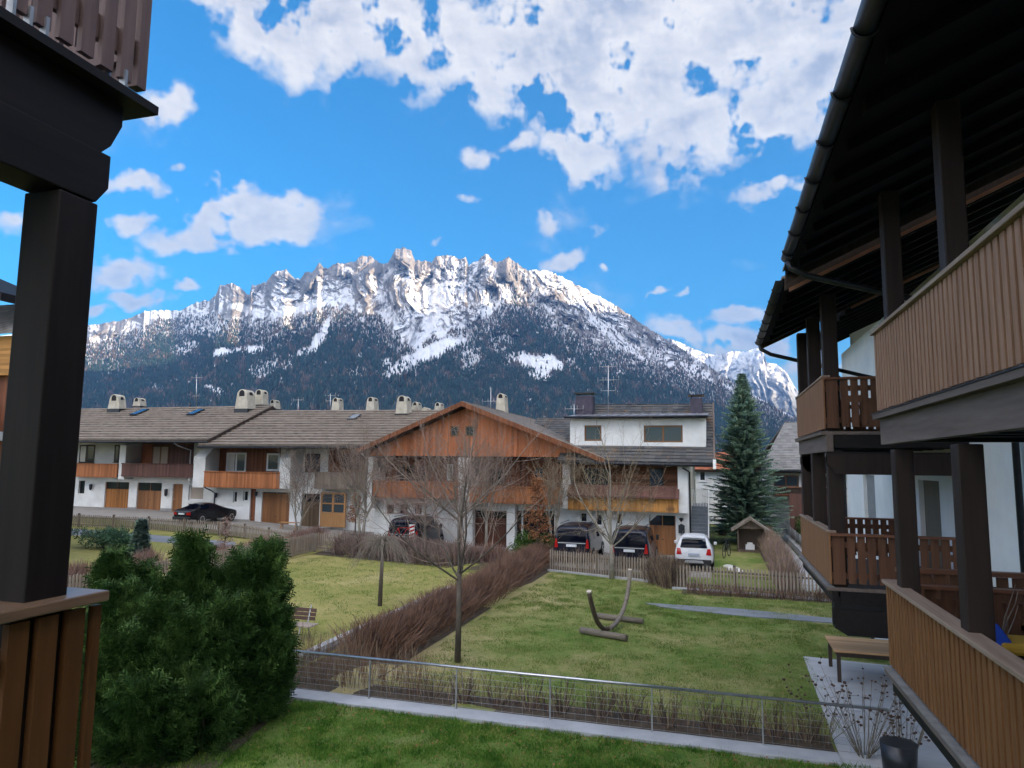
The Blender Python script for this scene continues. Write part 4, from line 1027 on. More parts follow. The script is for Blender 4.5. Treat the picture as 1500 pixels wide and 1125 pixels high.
def house_b():
    Y = 44.0; t = thing('terraced_house', 'terraced house with white framed windows on red brown boards and a weathered grey balcony', 'house', (-31, Y+1, .4))
    f0 = -.3; XL, XR = -36.6, -19.2
    rslope(t, (XL, 43.0, 6.02), (XR, 43.0, 6.05), (XL, 50.5, 9.13), (XR, 50.5, 9.0), 14, 'roof_taupe', step=.15)
    rslope(t, (XL, 58, 6.02), (XR, 58, 6.05), (XL, 50.51, 9.13), (XR, 50.51, 9.0), 8, 'roof_taupe')
    gutter(t, (XL, 42.93, 5.9), (XR, 42.93, 5.93))
    yu, yg = Y+1.6, Y+.8
    gar = pb(383, 721, 424, 767, yg); dr = pb(366, 716, 374, 766, yg); gt = pb(441, 723, 468, 768, yg); w1 = pb(341, 720, 347, 736, yg); w2 = pb(356, 719, 363, 734, yg)
    gate_door = pb(328, 720, 366, 764, yg)
    w = MB(); wall_open(w, XL+.2, XR, f0, 2.95, [(gar[0], gar[1], f0, gar[3]), (dr[0], dr[1], f0, dr[3]), (gt[0], gt[1], f0, gt[3]), tuple(w1), tuple(w2)], yg, yg+.3)
    w.box(XL+.2, XR, yg+.6, 57.5, f0, 2.95); w.box(XL+.2, XR, yu, 57.5, 2.952, 6.0)
    w.prism([(XL+.2, yu, 6.0), (XL+.2, 57.5, 6.0), (XL+.2, 50.5, 8.9)], (.3, 0, 0)); w.build('wall', 'white_wall', t)
    garage(t, gar[0], gar[1], f0, gar[3], yg+.1, 'garage_brown', .03); door(t, dr[0], dr[1], f0, dr[3], yg+.1, 'facade_brown')
    garage(t, gt[0], gt[1], f0, gt[3], yg+.1, 'gate_dark', .2)
    m = MB(); m.box(gate_door[0], gate_door[1], yg-.03, yg-.003, f0, w1[2]-.3); m.build('garage_door', 'frame_white', t)
    for a in (w1, w2): win(t, a[0], a[1], a[2], a[3], yg+.2, 'frame_white', 'pane_dark', 1, .05, sill=False)
    p = MB(); p.box(XL+.2, dr[0], yg-.05, yg-.033, f0, .62); p.build('plinth', 'plinth', t)
    lamp(t, 318, 722, 729, yg); lamp(t, 377, 720, 727, yg)
    # glazed larch porch
    a = pb(469, 724, 506, 770, yg-.5); m = MB(); z = a[2]; x0, x1, z1 = a[0], a[1], a[3]
    m.box(x0, x1, yg-.5, yg-.42, z-.1, z+(z1-z)*.42); 
    for i in range(3):
        xx = x0+(x1-x0-.14)*i/2; m.box(xx, xx+.14, yg-.515, yg-.40, z+(z1-z)*.421, z1)
    m.box(x0, x1, yg-.51, yg-.41, z1+.001, z1+.12); m.box(x0+.14, x1-.14, yg-.508, yg-.45, z+(z1-z)*.68, z+(z1-z)*.72)
    pr = m.build('porch', 'larch_new', t); g = MB(); g.box(x0+.14, x1-.14, yg-.46, yg-.44, z+(z1-z)*.43, z1); g.build('pane', 'pane_mid', pr)
    # upper floor
    x0, x1, _, _ = pb(319, 655, 410, 695, yu-.06); m = MB(); m.box(x0, x1, yu-.06, yu-.003, 2.97, 5.95); m.build('timber_cladding', 'facade_brown', t)
    x0, x1, _, _ = pb(481, 655, 548, 695, yu-.06); m = MB(); m.box(x0, x1, yu-.06, yu-.003, 2.97, 5.95); m.build('timber_cladding', 'facade_brown', t)
    a = pb(332, 663, 361, 692, yu-.06); win(t, a[0], a[1], a[2], a[3], yu-.065, 'frame_white', 'pane_mid', 2, .12, curtain=.4, sill=False)
    a = pb(391, 664, 410, 690, yu-.06); win(t, a[0], a[1], a[2], a[3], yu-.065, 'frame_white', 'pane_mid', 1, .14, sill=False)
    a = pb(447, 665, 469, 691, yu); win(t, a[0], a[1], a[2], a[3], yu, 'frame_dark', 'pane_mid', 1, .07)
    a = pb(500, 664, 538, 690, yu-.06); win(t, a[0], a[1], a[2], a[3], yu-.065, 'frame_brown', 'pane_dark', 2, .1, sill=False)
    m = MB()
    for (p0, p1, yb) in ((283, 300, 714), (409, 425, 716)):
        xa, xb, z0, z1 = pb(p0, 668, p1, yb, Y); m = MB(); m.prism([(xa, Y, z0), (xa, Y, z1-.1), (xa, Y+.9, 5.92), (xa, yu+.1, 5.92), (xa, yu+.1, z0)], (xb-xa, 0, 0)); m.build('cross_wall', 'white_wall', t)
    a = pb(299, 691, 409, 715, Y-.06); balc(t, a[0], a[1], a[2], a[3], Y-.06, 1.6, 'balcony_orange')
    a = pb(461, 692, 547, 717, Y-.06); balc(t, a[0], a[1], a[2], a[3], Y-.06, 1.6, 'balcony_weathered', 'balcony_weathered')
    chimney(t, 496, 583, 600, 15, 51.6); chimney(t, 547, 582, 600, 17, 51.4); chimney(t, 593, 580, 605, 23, 49.5, 1.3); chimney(t, 612, 589, 602, 14, 51.6); chimney(t, 626, 597, 609, 14, 50.4, hole=False); chimney(t, 645, 590, 606, 14, 52.0)
    P0 = Vector((-30, 43.0, 6.03)); nr = Vector((0, -3.1, 7.5)).normalized()
    roof_window(t, 508, 609, 526, 616, P0, nr, Vector((1, 0, 0)), 'pane_pale')
    d = MB(); q = FY(302, 715, Y); d.tube([(q.x-.1, Y-.08, 2.95), (q.x+.15, Y-.08, 2.85), (q.x+.2, Y+.3, 2.7), (q.x+.2, yg-.08, 2.5), (q.x+.2, yg-.08, f0)], .05, 8); d.build('downpipe', 'dark_metal', t)
house_b()

def house_c():
    Y = 39.4; t = thing('gabled_house', 'house with a broad orange boarded gable and two small attic windows', 'house', (-14.4, Y+1, 0))
    RX, RZ = -14.37, 8.56; XL, ZL = -21.2, 5.72; XR, ZR = -5.9, 5.26; yf, yb = 38.6, 56
    rslope(t, (XL, yb, ZL), (XL, yf, ZL), (RX, yb, RZ), (RX, yf, RZ), 20, 'roof_taupe'); rslope(t, (XR, yf, ZR), (XR, yb, ZR), (RX+.002, yf, RZ), (RX+.002, yb, RZ), 24, 'roof_pale')
    # second roof layer on the left slope, standing a little behind
    bb = MB()
    bb.prism([(XL, yf-.05, ZL+.02), (RX, yf-.05, RZ+.02), (RX, yf-.05, RZ-.26), (XL, yf-.05, ZL-.26)], (0, .045, 0)); bb.build('bargeboard', 'facade_brown', t)
    bb = MB(); bb.prism([(XR, yf-.05, ZR+.02), (RX, yf-.05, RZ+.02), (RX, yf-.05, RZ-.26), (XR, yf-.05, ZR-.26)], (0, .045, 0)); bb.build('bargeboard', 'facade_brown', t)
    # gable
    gz = FY(690, 668, Y).z
    def zr(x): return RZ-.3-(RX-x)*(RZ-ZL)/(RX-XL) if x < RX else RZ-.3-(x-RX)*(RZ-ZR)/(XR-RX)
    x0 = FY(543, 660, Y).x; x1 = FY(852, 668, Y).x
    w1 = pb(660, 624, 672, 639, Y); w2 = pb(682, 624, 696, 639, Y)
    g = MB(); g.prism([(x0, Y, gz), (x1, Y, gz), (x1, Y, max(gz+.05, zr(x1))), (RX, Y, RZ-.3), (x0, Y, max(gz+.05, zr(x0)))], (0, .25, 0)); g.build('gable', 'facade_orange', t)
    e = MB(); e.box(x0, x1, Y-.04, Y-.003, gz-.02, gz+.12); e.build('gable_beam', 'facade_orange', t)
    for a in (w1, w2): win(t, a[0], a[1], a[2], a[3], Y, 'frame_brown', 'pane_dark', 1, .07, sill=False)
    # body
    yu, yg = Y+1.9, Y+.9; x0b, x1b = FY(541, 700, Y).x, FY(826, 700, Y).x
    w = MB()
    g1 = pb(695, 748, 742, 796, yg); o1 = pb(565, 738, 577, 754, yg); o2 = pb(584, 738, 597, 754, yg); o3 = pb(606, 738, 618, 754, yg); o4 = pb(755, 748, 764, 790, yg); o5 = pb(766, 748, 812, 790, yg)
    wall_open(w, x0b, x1b, -.2, 3.1, [(g1[0], g1[1], -.2, g1[3]), tuple(o1), tuple(o2), tuple(o3), (o4[0], o4[1], -.2, o4[3]), (o5[0], o5[1], -.2, o5[3])], yg, yg+.3)
    w.box(x0b, x1b, yg+.7, 55, -.2, 3.1); w.box(x0b, x1b, yu, 55, 3.102, gz-.05); w.build('wall', 'white_wall', t)
    c = MB(); c.box(x0b+.1, x1b-.1, yu-.06, yu-.003, 3.12, gz-.06); c.build('timber_cladding', 'facade_brown', t)
    garage(t, g1[0], g1[1], -.05, g1[3], yg+.12, 'garage_dark', .2); garage(t, o5[0], o5[1], -.05, o5[3], yg+.12, 'garage_dark', .9); door(t, o4[0], o4[1], -.05, o4[3], yg+.12, 'frame_dark')
    for a in (o1, o2, o3): win(t, a[0], a[1], a[2], a[3], yg+.15, 'frame_white', 'pane_dark', 1, .05, sill=False)
    cf = MB(); cf.box(x0b, x1b, Y+.28, yu, gz-.08, gz-.01); cf.build('ceiling_boards', 'frame_dark', t)
    m = MB()
    for (p0, p1, yt, yb_) in ((534, 545, 668, 745), (671, 688, 670, 740), (824, 835, 673, 745)):
        xa, xb, z0, z1 = pb(p0, yt, p1, yb_, Y+.05); m = MB(); m.box(xa, xb, Y+.05, yu, z0, gz-.09); m.build('cross_wall', 'white_wall', t)
    m = MB()
    for (p0, p1) in ((672, 692), (742, 754)):
        xa, xb, _, _ = pb(p0, 745, p1, 796, yg-.5); m = MB(); m.box(xa, xb, yg-.5, yg-.003, -.1, 2.7); m.build('pillar', 'white_wall', t)
    a = pb(547, 705, 671, 731, Y); balc(t, a[0], a[1], a[2]+.05, a[3], Y, 1.9, 'balcony_orange'); a = pb(688, 713, 823, 738, Y); balc(t, a[0], a[1], a[2], a[3], Y, 1.9, 'balcony_orange')
    a = pb(782, 684, 797, 707, yu-.06); win(t, a[0], a[1], a[2], a[3], yu-.065, 'frame_brown', 'pane_blue', 1, .08, sill=False)
    a = pb(655, 680, 664, 704, yu-.06); win(t, a[0], a[1], a[2], a[3], yu-.065, 'frame_white', 'pane_pale', 1, .08, curtain=.7, sill=False)
    a = pb(580, 680, 625, 708, yu-.06); win(t, a[0], a[1], a[2], a[3], yu-.065, 'frame_brown', 'pane_dark', 3, .1, sill=False)
    a = pb(715, 685, 740, 712, yu-.06); win(t, a[0], a[1], a[2], a[3], yu-.065, 'frame_brown', 'pane_dark', 2, .1, sill=False)
    chimney(t, 737, 577, 604, 19, 47.5, 1.2)
    u = Vector((0, 1, 0)); nr = Vector((3.3, 0, 8.47)).normalized()
    m = MB()
    for (px, py) in ((793, 625),):
        d = ray(px, py); o = Vector((0, 0, EYE)); P0 = Vector((RX, 40, RZ)); k = (P0-o).dot(nr)/d.dot(nr); a = o+d*k
        sl = Vector((8.47, 0, -3.3)).normalized()
        q = [a, a+u*1.0, a+u*1.0+sl*1.2, a+sl*1.2]; m.faces([p for p in q]+[p+nr*.14 for p in q], [(0, 3, 2, 1), (4, 5, 6, 7), (0, 1, 5, 4), (1, 2, 6, 5), (2, 3, 7, 6), (3, 0, 4, 7)])
    f = m.build('skylight', 'dark_metal', t, fix=True)
    gutter(t, (XR+.08, yf, ZR-.12), (XR+.08, 40, ZR-.12)); gutter(t, (XL-.08, yf, ZL-.12), (XL-.08, yb, ZL-.12))
    d = MB(); q = FY(538, 665, Y); d.tube([(XL, Y-.2, ZL-.2), (q.x, Y-.05, ZL-.6), (q.x, Y-.05, 0)], .05, 8); d.build('downpipe', 'steel', t)
house_c()

def house_d():
    Y = 39.3; t = thing('dormer_house', 'white house with a wide flat roofed dormer, dark tiles and golden balcony', 'house', (-4.2, Y+1, 0))
    XL, XR = -8.6, -.14; ye, ze = 38.65, 5.12; yr, zr = 45.6, 8.85
    rslope(t, (XL, ye, ze+.03), (XR, ye, ze-.05), (XL, yr, zr), (XR, yr, zr-.05), 20, 'roof_slate', step=.06)
    rslope(t, (XL, 52.5, ze), (XR, 52.5, ze), (XL, yr+.01, zr), (XR, yr+.01, zr-.05), 8, 'roof_slate')
    gutter(t, (XL+.3, ye-.08, ze-.06), (XR+.05, ye-.08, ze-.16), .08)
    bb = MB(); bb.prism([(XR+.004, ye-.02, ze+.06), (XR+.004, yr, zr+.06), (XR+.004, yr, zr-.32), (XR+.004, ye-.02, ze-.34)], (.10, 0, 0)); bb.build('bargeboard', 'grey_timber', t)
    en = MB(); c = FY(1044, 678, ye); en.box(XR-.02, XR+.14, ye-.16, ye-.06, ze-.34, ze+.16); en.build('gutter_end', 'frame_white', t)
    # dormer
    yd = 40.3; a = pb(835, 616, 1034, 655, yd); x0, x1 = a[0], a[1]; zt = a[3]
    w1 = pb(856, 623, 881, 646, yd); w2 = pb(943, 623, 1000, 648, yd)
    d = MB(); wall_open(d, x0, x1, 5.75, zt+.12, [tuple(w1), tuple(w2)], yd, yd+.25)
    for xx in (x0, x1-.25): d.prism([(xx, yd+.252, 5.9), (xx, yd+.252, zt+.12), (xx, 44.2, zt+.12)], (.25, 0, 0))
    dm = d.build('dormer', 'white_wall', t)
    win(dm, w1[0], w1[1], w1[2], w1[3], yd+.12, 'frame_brown', 'pane_mid', 1, .09, sill=False, dep=.06); 
    win(dm, w2[0], w2[1], w2[2], w2[3], yd+.12, 'frame_brown', 'pane_mid', 2, .09, sill=False, dep=.06)
    rf = MB(); rf.prism([(x0-.25, yd-.5, zt+.13), (x0-.25, 44.6, zt+.62), (x0-.25, 44.6, zt+.70), (x0-.25, yd-.5, zt+.24)], (x1-x0+.38, 0, 0)); rf.build('dormer_roof', 'sheet_grey', t)
    gutter(t, (x0-.25, yd-.56, zt+.18), (x1+.12, yd-.56, zt+.18), .07)
    for i in range(1, 14):
        sm = MB(); xx = x0+(x1-x0)*i/14; sm.prism([(xx, yd-.49, zt+.24), (xx, 44.5, zt+.695), (xx, 44.5, zt+.73), (xx, yd-.49, zt+.275)], (.03, 0, 0)); sm.build('roof_seam', 'sheet_grey', t)
    # body
    yu, yg = Y+1.2, Y+.8; xl, xr = FY(826, 700, Y).x, FY(1022, 700, Y+2).x
    gar = pb(951, 755, 990, 811, yg); w1 = pb(850, 751, 860, 765, yg); w2 = pb(873, 753, 882, 770, yg); w3 = pb(903, 752, 912, 768, yg)
    w = MB(); wall_open(w, xl, FY(1008, 750, Y).x, -.2, 2.7, [(gar[0], gar[1], -.2, gar[3]), tuple(w1), tuple(w2), tuple(w3)], yg, yg+.3)
    xw = FY(1008, 750, Y).x; w.box(xl, xw, yg+.6, 52, -.2, 2.7); w.box(xl, xw, yu, 52, 2.702, 5.35); w.prism([(xw-.3, yu, 5.352), (xw-.3, 52, 5.352), (xw-.3, yr, zr-.4)], (.3, 0, 0)); w.build('wall', 'white_wall', t)
    s = MB(); s.box(xw+.003, xw+.03, yu+.8, 52, -.1, 5.3); s.build('side_render', 'cream_wall', t)
    garage(t, gar[0], gar[1], -.05, gar[3], yg+.12, 'garage_brown', .25)
    cm = MB(); z1 = gar[3]; cm.prism([(gar[0], yg+.1, z1), (gar[0]+.45, yg+.1, z1), (gar[0], yg+.1, z1-.4)], (0, .019, 0)); cm.build('door_corner', 'white_wall', t)
    for a in (w1, w2, w3): win(t, a[0], a[1], a[2], a[3], yg+.15, 'frame_white', 'pane_dark', 1, .05, sill=False)
    c = MB(); a = pb(835, 680, 993, 724, yu-.05); c.box(a[0], a[1], yu-.055, yu-.003, 2.75, 5.05); c.build('timber_cladding', 'facade_plank', t)
    a = pb(856, 685, 894, 717, yu-.05); win(t, a[0], a[1], a[2], a[3], yu-.06, 'frame_dark', 'pane_mid', 2, .08, sill=False)
    a = pb(951, 686, 972, 717, yu-.05); win(t, a[0], a[1], a[2], a[3], yu-.06, 'frame_dark', 'pane_blue', 1, .06, sill=False)
    m = MB(); xa, xb, z0, z1 = pb(993, 684, 1008, 752, Y); m.box(xa, xb, Y, yu, z0, 4.95); m.build('cross_wall', 'white_wall', t); m = MB(); xa2, xb2, _, _ = pb(990, 752, 1007, 808, yg-.1); m.box(xa2, xb2, yg-.1, yg-.003, -.1, z0-.003); m.build('pillar', 'white_wall', t)
    a = pb(832, 722, 994, 749, Y-.1); balc(t, a[0], a[1], a[2], a[3]-.02, Y-.1, 1.3, 'balcony_gold')
    # tiled ledge above the balcony
    lx0, lx1, lz0, lz1 = pb(831, 711, 995, 727, Y-.25)
    l = MB(); l.prism([(lx0, Y-.42, lz0+.02), (lx0, Y+.15, lz1), (lx0, Y+.15, lz1-.12), (lx0, Y-.42, lz0-.08)], (lx1-lx0, 0, 0)); l.build('balcony_ledge', 'facade_redbrown', t)
    # metal clad chimneys
    for (p0, p1, q0, q1, Yc, cap) in ((843, 868, 580, 603, 43.6, True), (1011, 1029, 583, 602, 44.0, True)):
        xa, xb, z0, z1 = pb(p0, q0, p1, q1, Yc); m = MB(); m.box(xa, xb, Yc, Yc+.9, z0-.5, z1); ch = m.build('chimney', 'chimney_purple', t, bevel=.02)
        k = MB(); k.box(xa-.12, xb+.12, Yc-.12, Yc+1.02, z1+.16, z1+.21)
        for xx in (xa+.05, xb-.11): k.box(xx, xx+.05, Yc+.1, Yc+.15, z1+.001, z1+.16); k.box(xx, xx+.05, Yc+.7, Yc+.75, z1+.001, z1+.16)
        k.build('cap', 'dark_metal', ch)
    b = MB(); xa, xb, z0, z1 = pb(994, 770, 1003, 781, yg-.1); b.box(xa, xb, yg-.24, yg-.102, z0, z1); b.prism([(xa-.03, yg-.27, z1), (xb+.03, yg-.27, z1), ((xa+xb)/2, yg-.27, z1+.12)], (0, .16, 0)); b.build('letter_box', 'dark_metal', t)
    lamp(t, 998, 758, 764, yg-.1)
    p = MB(); q = FY(1010, 690, Y); p.tube([(xb, ye+.1, ze-.3), (q.x, Y-.05, 4.6), (q.x, Y-.05, .1)], .05, 8); p.build('downpipe', 'dark_metal', t)
house_d()

def low_roof_between():
    """the lower tiled roof seen between the gable and the dormer house"""
    t = thing('terraced_house', 'dark tiled house roof half hidden between gable and dormer', 'house', (-10, 50, 0))
    rslope(t, (-12.5, 44.5, 6.2), (-8.65, 44.5, 6.2), (-12.5, 49.5, 8.25), (-8.65, 49.5, 8.25), 14, 'roof_slate', step=.05); rslope(t, (-12.5, 55, 6.0), (-8.65, 55, 6.0), (-12.5, 49.51, 8.25), (-8.65, 49.51, 8.25), 8, 'roof_slate')
    w = MB(); w.box(-12.3, -8.7, 46, 54, 0, 6.2); w.build('wall', 'white_wall', t)
low_roof_between()

def antenna(px, py0, py1, Y, label, arms, lean=0):
    b = FY(px, py1, Y); tp = FY(px+lean, py0, Y); t = thing('aerial', label, 'aerial', b)
    m = MB(); m.tube([b-Vector((0, 0, .6)), tp], .028, 6); m.build('mast', 'steel', t)
    for (fz, ln, n, tilt) in arms:
        p = b.lerp(tp, fz); a = MB(); d = Vector((math.cos(tilt), math.sin(tilt)*.6, 0)); e = Vector((-d.y, d.x, .0)).normalized()
        a.tube([p-d*ln*.5, p+d*ln*.5], .016, 5)
        for i in range(n):
            q = p-d*ln*.5+d*ln*i/max(1, n-1); w = .16+.12*(i/n); a.tube([q-Vector((0, 0, w)), q+Vector((0, 0, w))], .010, 4)
            a.tube([q-e*w, q+e*w], .010, 4)
        a.build('antenna_arm', 'steel', t)
antenna(891, 535, 603, 43.2, 'tall television aerial beside the dormer house chimney', [(.97, 1.1, 4, .2), (.68, 1.3, 5, .1), (.45, .9, 2, .1)])
antenna(288, 550, 593, 52.5, 'television aerial on the pale taupe roof above two skylights', [(.93, .9, 3, .3), (.3, .8, 2, -.5)])
antenna(437, 585, 602, 51.5, 'small bare aerial on the roof left of the satellite aerial', [(.95, .9, 3, .2)])
antenna(484, 577, 600, 51.5, 'aerial standing next to the small ridge chimney', [(.9, .9, 3, .2), (.55, .8, 3, .6)])
antenna(719, 568, 604, 49, 'thin aerial beside the gable house chimney', [(.45, 1.3, 4, .1), (.98, .1, 1, 0)])
antenna(841, 592, 606, 43.4, 'low slanting aerial at the left of the dark chimney', [(.5, 1.2, 4, .4)])

# outside stairs of the dormer house
def stairs():
    t = thing('outdoor_stairs', 'grey concrete outdoor stairs with a white railing beside the dormer house', 'stairs', (-.9, 40.5, 0))
    x0, x1 = FY(1009, 750, 42).x, FY(1037, 750, 42).x; m = MB(); n = 14
    for i in range(n): 
        m.box(x0, x1, 40.2+.27*i, 44.4, 2.5*i/n, 2.5*(i+1)/n)
    m.box(x0, x1, 44.4, 47.5, 0, 2.5); m.build('steps', 'step_grey', t)
    r = MB(); xr = x1+.03
    r.tube([(xr, 40.3, .95), (xr, 43.95, 3.45), (xr, 46.5, 3.45)], .03, 6)
    for y, z in ((40.3, 0), (41.5, .85), (42.7, 1.7), (43.95, 2.5), (46.5, 2.5)): r.tube([(xr, y, z), (xr, y, z+.95)], .03, 6)
    r.build('railing', 'frame_white', t)
    u = MB(); 
    for i in range(13): 
        xx = x0+(x1-x0)*i/12*1.0; u.box(xx-.02, xx+.02, 44.0, 44.03, 2.5, 3.45)
    u.box(x0, x1, 43.97, 44.06, 3.452, 3.5)
    u.build('landing_railing', 'frame_white', t)
surf('step_grey', (.13, .15, .17), (.2, .22, .25), 2, .8)
stairs()

def back_houses():
    # grey roofed house behind the spruce
    t = thing('neighbour_house', 'house with a broad weathered grey roof behind the spruce', 'house', (6, 56, 0))
    Y = 52; a = FY(1118, 690, Y); rid = FY(1150, 619, 58)
    rslope(t, (a.x-.3, Y-1, a.z+.1), (18, Y-1, a.z+.1), (rid.x, 58.5, rid.z), (18, 58.5, rid.z), 30, 'roof_mid'); rslope(t, (a.x-.3, 66, a.z), (18, 66, a.z), (rid.x, 58.51, rid.z), (18, 58.51, rid.z), 8, 'roof_mid')
    w = MB(); b = pb(1133, 696, 1170, 713, Y); wall_open(w, a.x+.3, 17, -.2, a.z, [tuple(b)], Y, Y+.3); w.box(a.x+.3, 17, Y+.6, 65, -.2, a.z); w.build('wall', 'white_wall', t)
    win(t, b[0], b[1], b[2], b[3], Y+.15, 'frame_brown', 'pane_mid', 2, .08); b = pb(1200, 698, 1212, 712, Y); win(t, b[0], b[1], b[2], b[3], Y-.01, 'frame_brown', 'pane_dark', 1, .08)
    b = pb(1135, 714, 1240, 728, Y-1.2); balc(t, b[0], b[1], b[2], b[3], Y-1.2, 1.2, 'frame_dark', 'facade_brown')
    b = pb(1156, 724, 1240, 742, Y-1.6); m = MB(); m.box(b[0], b[1], Y-1.6, Y-1.5, 0, b[3]); m.build('screen', 'facade_redbrown', t)
    gutter(t, (a.x-.3, Y-1.08, a.z), (18, Y-1.08, a.z))
    # red roof further back, left of the spruce
    t = thing('red_roof_house', 'small house with a red tiled roof glimpsed left of the spruce', 'house', (-1, 62, 0))
    b = pb(1018, 672, 1064, 688, 62)
    rslope(t, (b[0]-1, 62, b[2]), (b[1]+3, 62, b[2]), (b[0]-1, 66, b[3]+.6), (b[1]+3, 66, b[3]+.6), 12, 'roof_red'); w = MB(); w.box(b[0], b[1]+2, 62.6, 69, 0, b[2]); w.build('wall', 'white_wall', t)
    m = pb(1024, 690, 1034, 705, 62.5); win(t, m[0], m[1], m[2], m[3], 62.59, 'frame_white', 'pane_dark', 1, .1)
    # timber house at the far left, behind the near post
    t = thing('timber_house', 'orange boarded timber house partly hidden behind the near dark post', 'house', (-32, 25, 0))
    Y = 24.0; F = 24.0/11.0
    def X(px, py): return FY(px, py, Y)
    e = X(26, 440); rz0 = X(0, 416).z; XL = -44.0; dz = (rz0-e.z)*6
    r = MB(); r.prism([(XL, Y-.8, e.z+dz), (XL, Y-.8, e.z+dz-.5), (e.x, Y-.8, e.z-.2), (e.x, Y-.8, e.z+.2)], (0, 3.6, 0)); r.build('roof', 'dark_timber', t)
    tr = MB(); tr.prism([(XL, Y-.9, e.z+dz-.6), (XL, Y-.9, e.z+dz-.95), (e.x-.2, Y-.9, e.z-.55), (e.x-.2, Y-.9, e.z-.22)], (0, .08, 0)); tr.build('verge_trim', 'copper_trim', t)
    p1, p2 = X(19, 490), X(19, 548)
    w = MB(); w.box(XL, p1.x, Y+.2, Y+2.9, p2.z, p1.z); w.build('upper_wall', 'facade_gold', t)
    w = MB(); w.box(XL, X(13, 600).x, Y+.5, Y+2.8, 0, p2.z-.002); w.build('wall', 'facade_brown', t)
    q = X(19, 490); l = MB(); l.prism([(XL, Y-.2, q.z+.04), (q.x+.4, Y-.2, q.z+.04), (q.x+.4, Y+.1, q.z+.2), (q.x-.6, Y+2.6, q.z+2.2), (XL, Y+2.6, q.z+2.2)], (0, .08, 0)); l.build('lower_roof', 'roof_grey', t)
    b0, b1 = X(9, 584), X(9, 626); b = MB(); b.box(XL, b0.x, Y-.8, Y-.75, b1.z, b0.z); bl = b.build('balcony', 'facade_gold', t)
    s = MB(); s.box(XL, X(7, 630).x, Y-.7, Y+.4, b1.z-.6, b1.z-.2); s.build('slab', 'light_stone', bl)
wood('facade_gold', (.40, .19, .05), (.55, .28, .09), 'x', board=.14, across='z')
roof_mat('roof_mid', (.16, .15, .145), (.22, .21, .20), (.29, .28, .27)); roof_mat('roof_red', (.25, .07, .04), (.36, .12, .06), (.45, .18, .1))
back_houses()
# ------------------------------------------------------------------ fences, railing, garden things
wood('picket_grey', (.17, .135, .105), (.36, .305, .25), 'z'); wood('picket_brown', (.075, .055, .042), (.17, .13, .10), 'z')
wood('picket_pale', (.22, .19, .155), (.40, .36, .31), 'z')
wood('table_wood', (.42, .23, .105), (.60, .37, .19), 'x', board=.18, across='y'); wood('table_leg', (.035, .025, .02), (.06, .042, .035), 'z')
wood('bench_wood', (.26, .21, .18), (.40, .34, .30), 'x'); wood('bench_back', (.06, .035, .03), (.11, .065, .055), 'x')
wood('log_grey', (.12, .10, .08), (.23, .195, .16), 'x'); wood('log_brown', (.05, .036, .026), (.10, .075, .055), 'z'); surf('cut_end', (.52, .44, .36), (.68, .60, .52), 12, .8)

def picket_fence(label, pts, h, pitch=.125, wd=.07, mat='picket_grey', group=None, post_every=2.3, base=.06, kerb=None):
    pts = [Vector((p[0], p[1], 0)) for p in pts]
    L = [0]
    for a, b in zip(pts, pts[1:]): L.append(L[-1]+(b-a).length)
    def at(s):
        for i in range(len(pts)-1):
            if s <= L[i+1] or i == len(pts)-2:
                u = (s-L[i])/(L[i+1]-L[i]); p = pts[i].lerp(pts[i+1], u); d = (pts[i+1]-pts[i]).normalized(); return Vector((p.x, p.y, gh(p.x, p.y))), d
    t = thing('picket_fence', label, 'fence', at(0)[0], 0, group)
    rnd = random.Random(int(L[-1]*100)); pk = MB(); s = pitch/2
    while s < L[-1]:
        p, d = at(s); n = Vector((-d.y, d.x, 0)); hh = h+rnd.uniform(-.025, .025); w = wd*rnd.uniform(.9, 1.08)
        tl = d*rnd.uniform(-.012, .012)
        a = p-n*.03+Vector((0, 0, base)); 
        x = d*w/2; y = n*.012
        zt = Vector((0, 0, hh-base)); 
        pk.faces([a-x-y, a+x-y, a+x+y, a-x+y, a-x-y+zt*.93+tl, a+x-y+zt*.93+tl, a+x+y+zt*.93+tl, a-x+y+zt*.93+tl, a-y+zt+tl, a+y+zt+tl],
                 [(0, 1, 5, 8, 4), (1, 2, 6, 9, 8, 5)[0:1]+(2, 6, 5), (2, 3, 7, 9, 6), (3, 0, 4, 7), (5, 6, 9, 8), (4, 8, 9, 7)])
        s += pitch*rnd.uniform(.96, 1.04)
    pk.build('pickets', mat, t, fix=True)
    for fz in (.22, .78):
        r = MB()
        for i in range(len(pts)-1):
            n_ = max(1, int((pts[i+1]-pts[i]).length/3))
            for k in range(n_):
                a, d = at(L[i]+(L[i+1]-L[i])*k/n_); b, _ = at(L[i]+(L[i+1]-L[i])*(k+1)/n_); nn = Vector((-d.y, d.x, 0))*.022
                r.bar(a+nn+Vector((0, 0, h*fz)), b+nn+Vector((0, 0, h*fz)), .04, .07)
        r.build('rail', 'picket_brown', t)
    s = .1
    while s < L[-1]:
        p, d = at(s); n = Vector((-d.y, d.x, 0)); q = p+n*.10; m = MB(); m.bar(q-Vector((0, 0, .2)), q+Vector((0, 0, h+.06)), .10, .10, d); m.build('post', 'picket_brown', t); s += post_every
    if kerb:
        k = MB()
        for i in range(len(pts)-1):
            n_ = max(1, int((pts[i+1]-pts[i]).length/3))
            for j in range(n_):
                a, d = at(L[i]+(L[i+1]-L[i])*j/n_); b, _ = at(L[i]+(L[i+1]-L[i])*(j+1)/n_); nn = Vector((-d.y, d.x, 0))*-.14
                k.bar(a+nn+Vector((0, 0, .02)), b+nn+Vector((0, 0, .02)), .1, .14)
        k.build('kerbstone', kerb, t)
    return t
FG = 'wooden picket fences between the gardens'
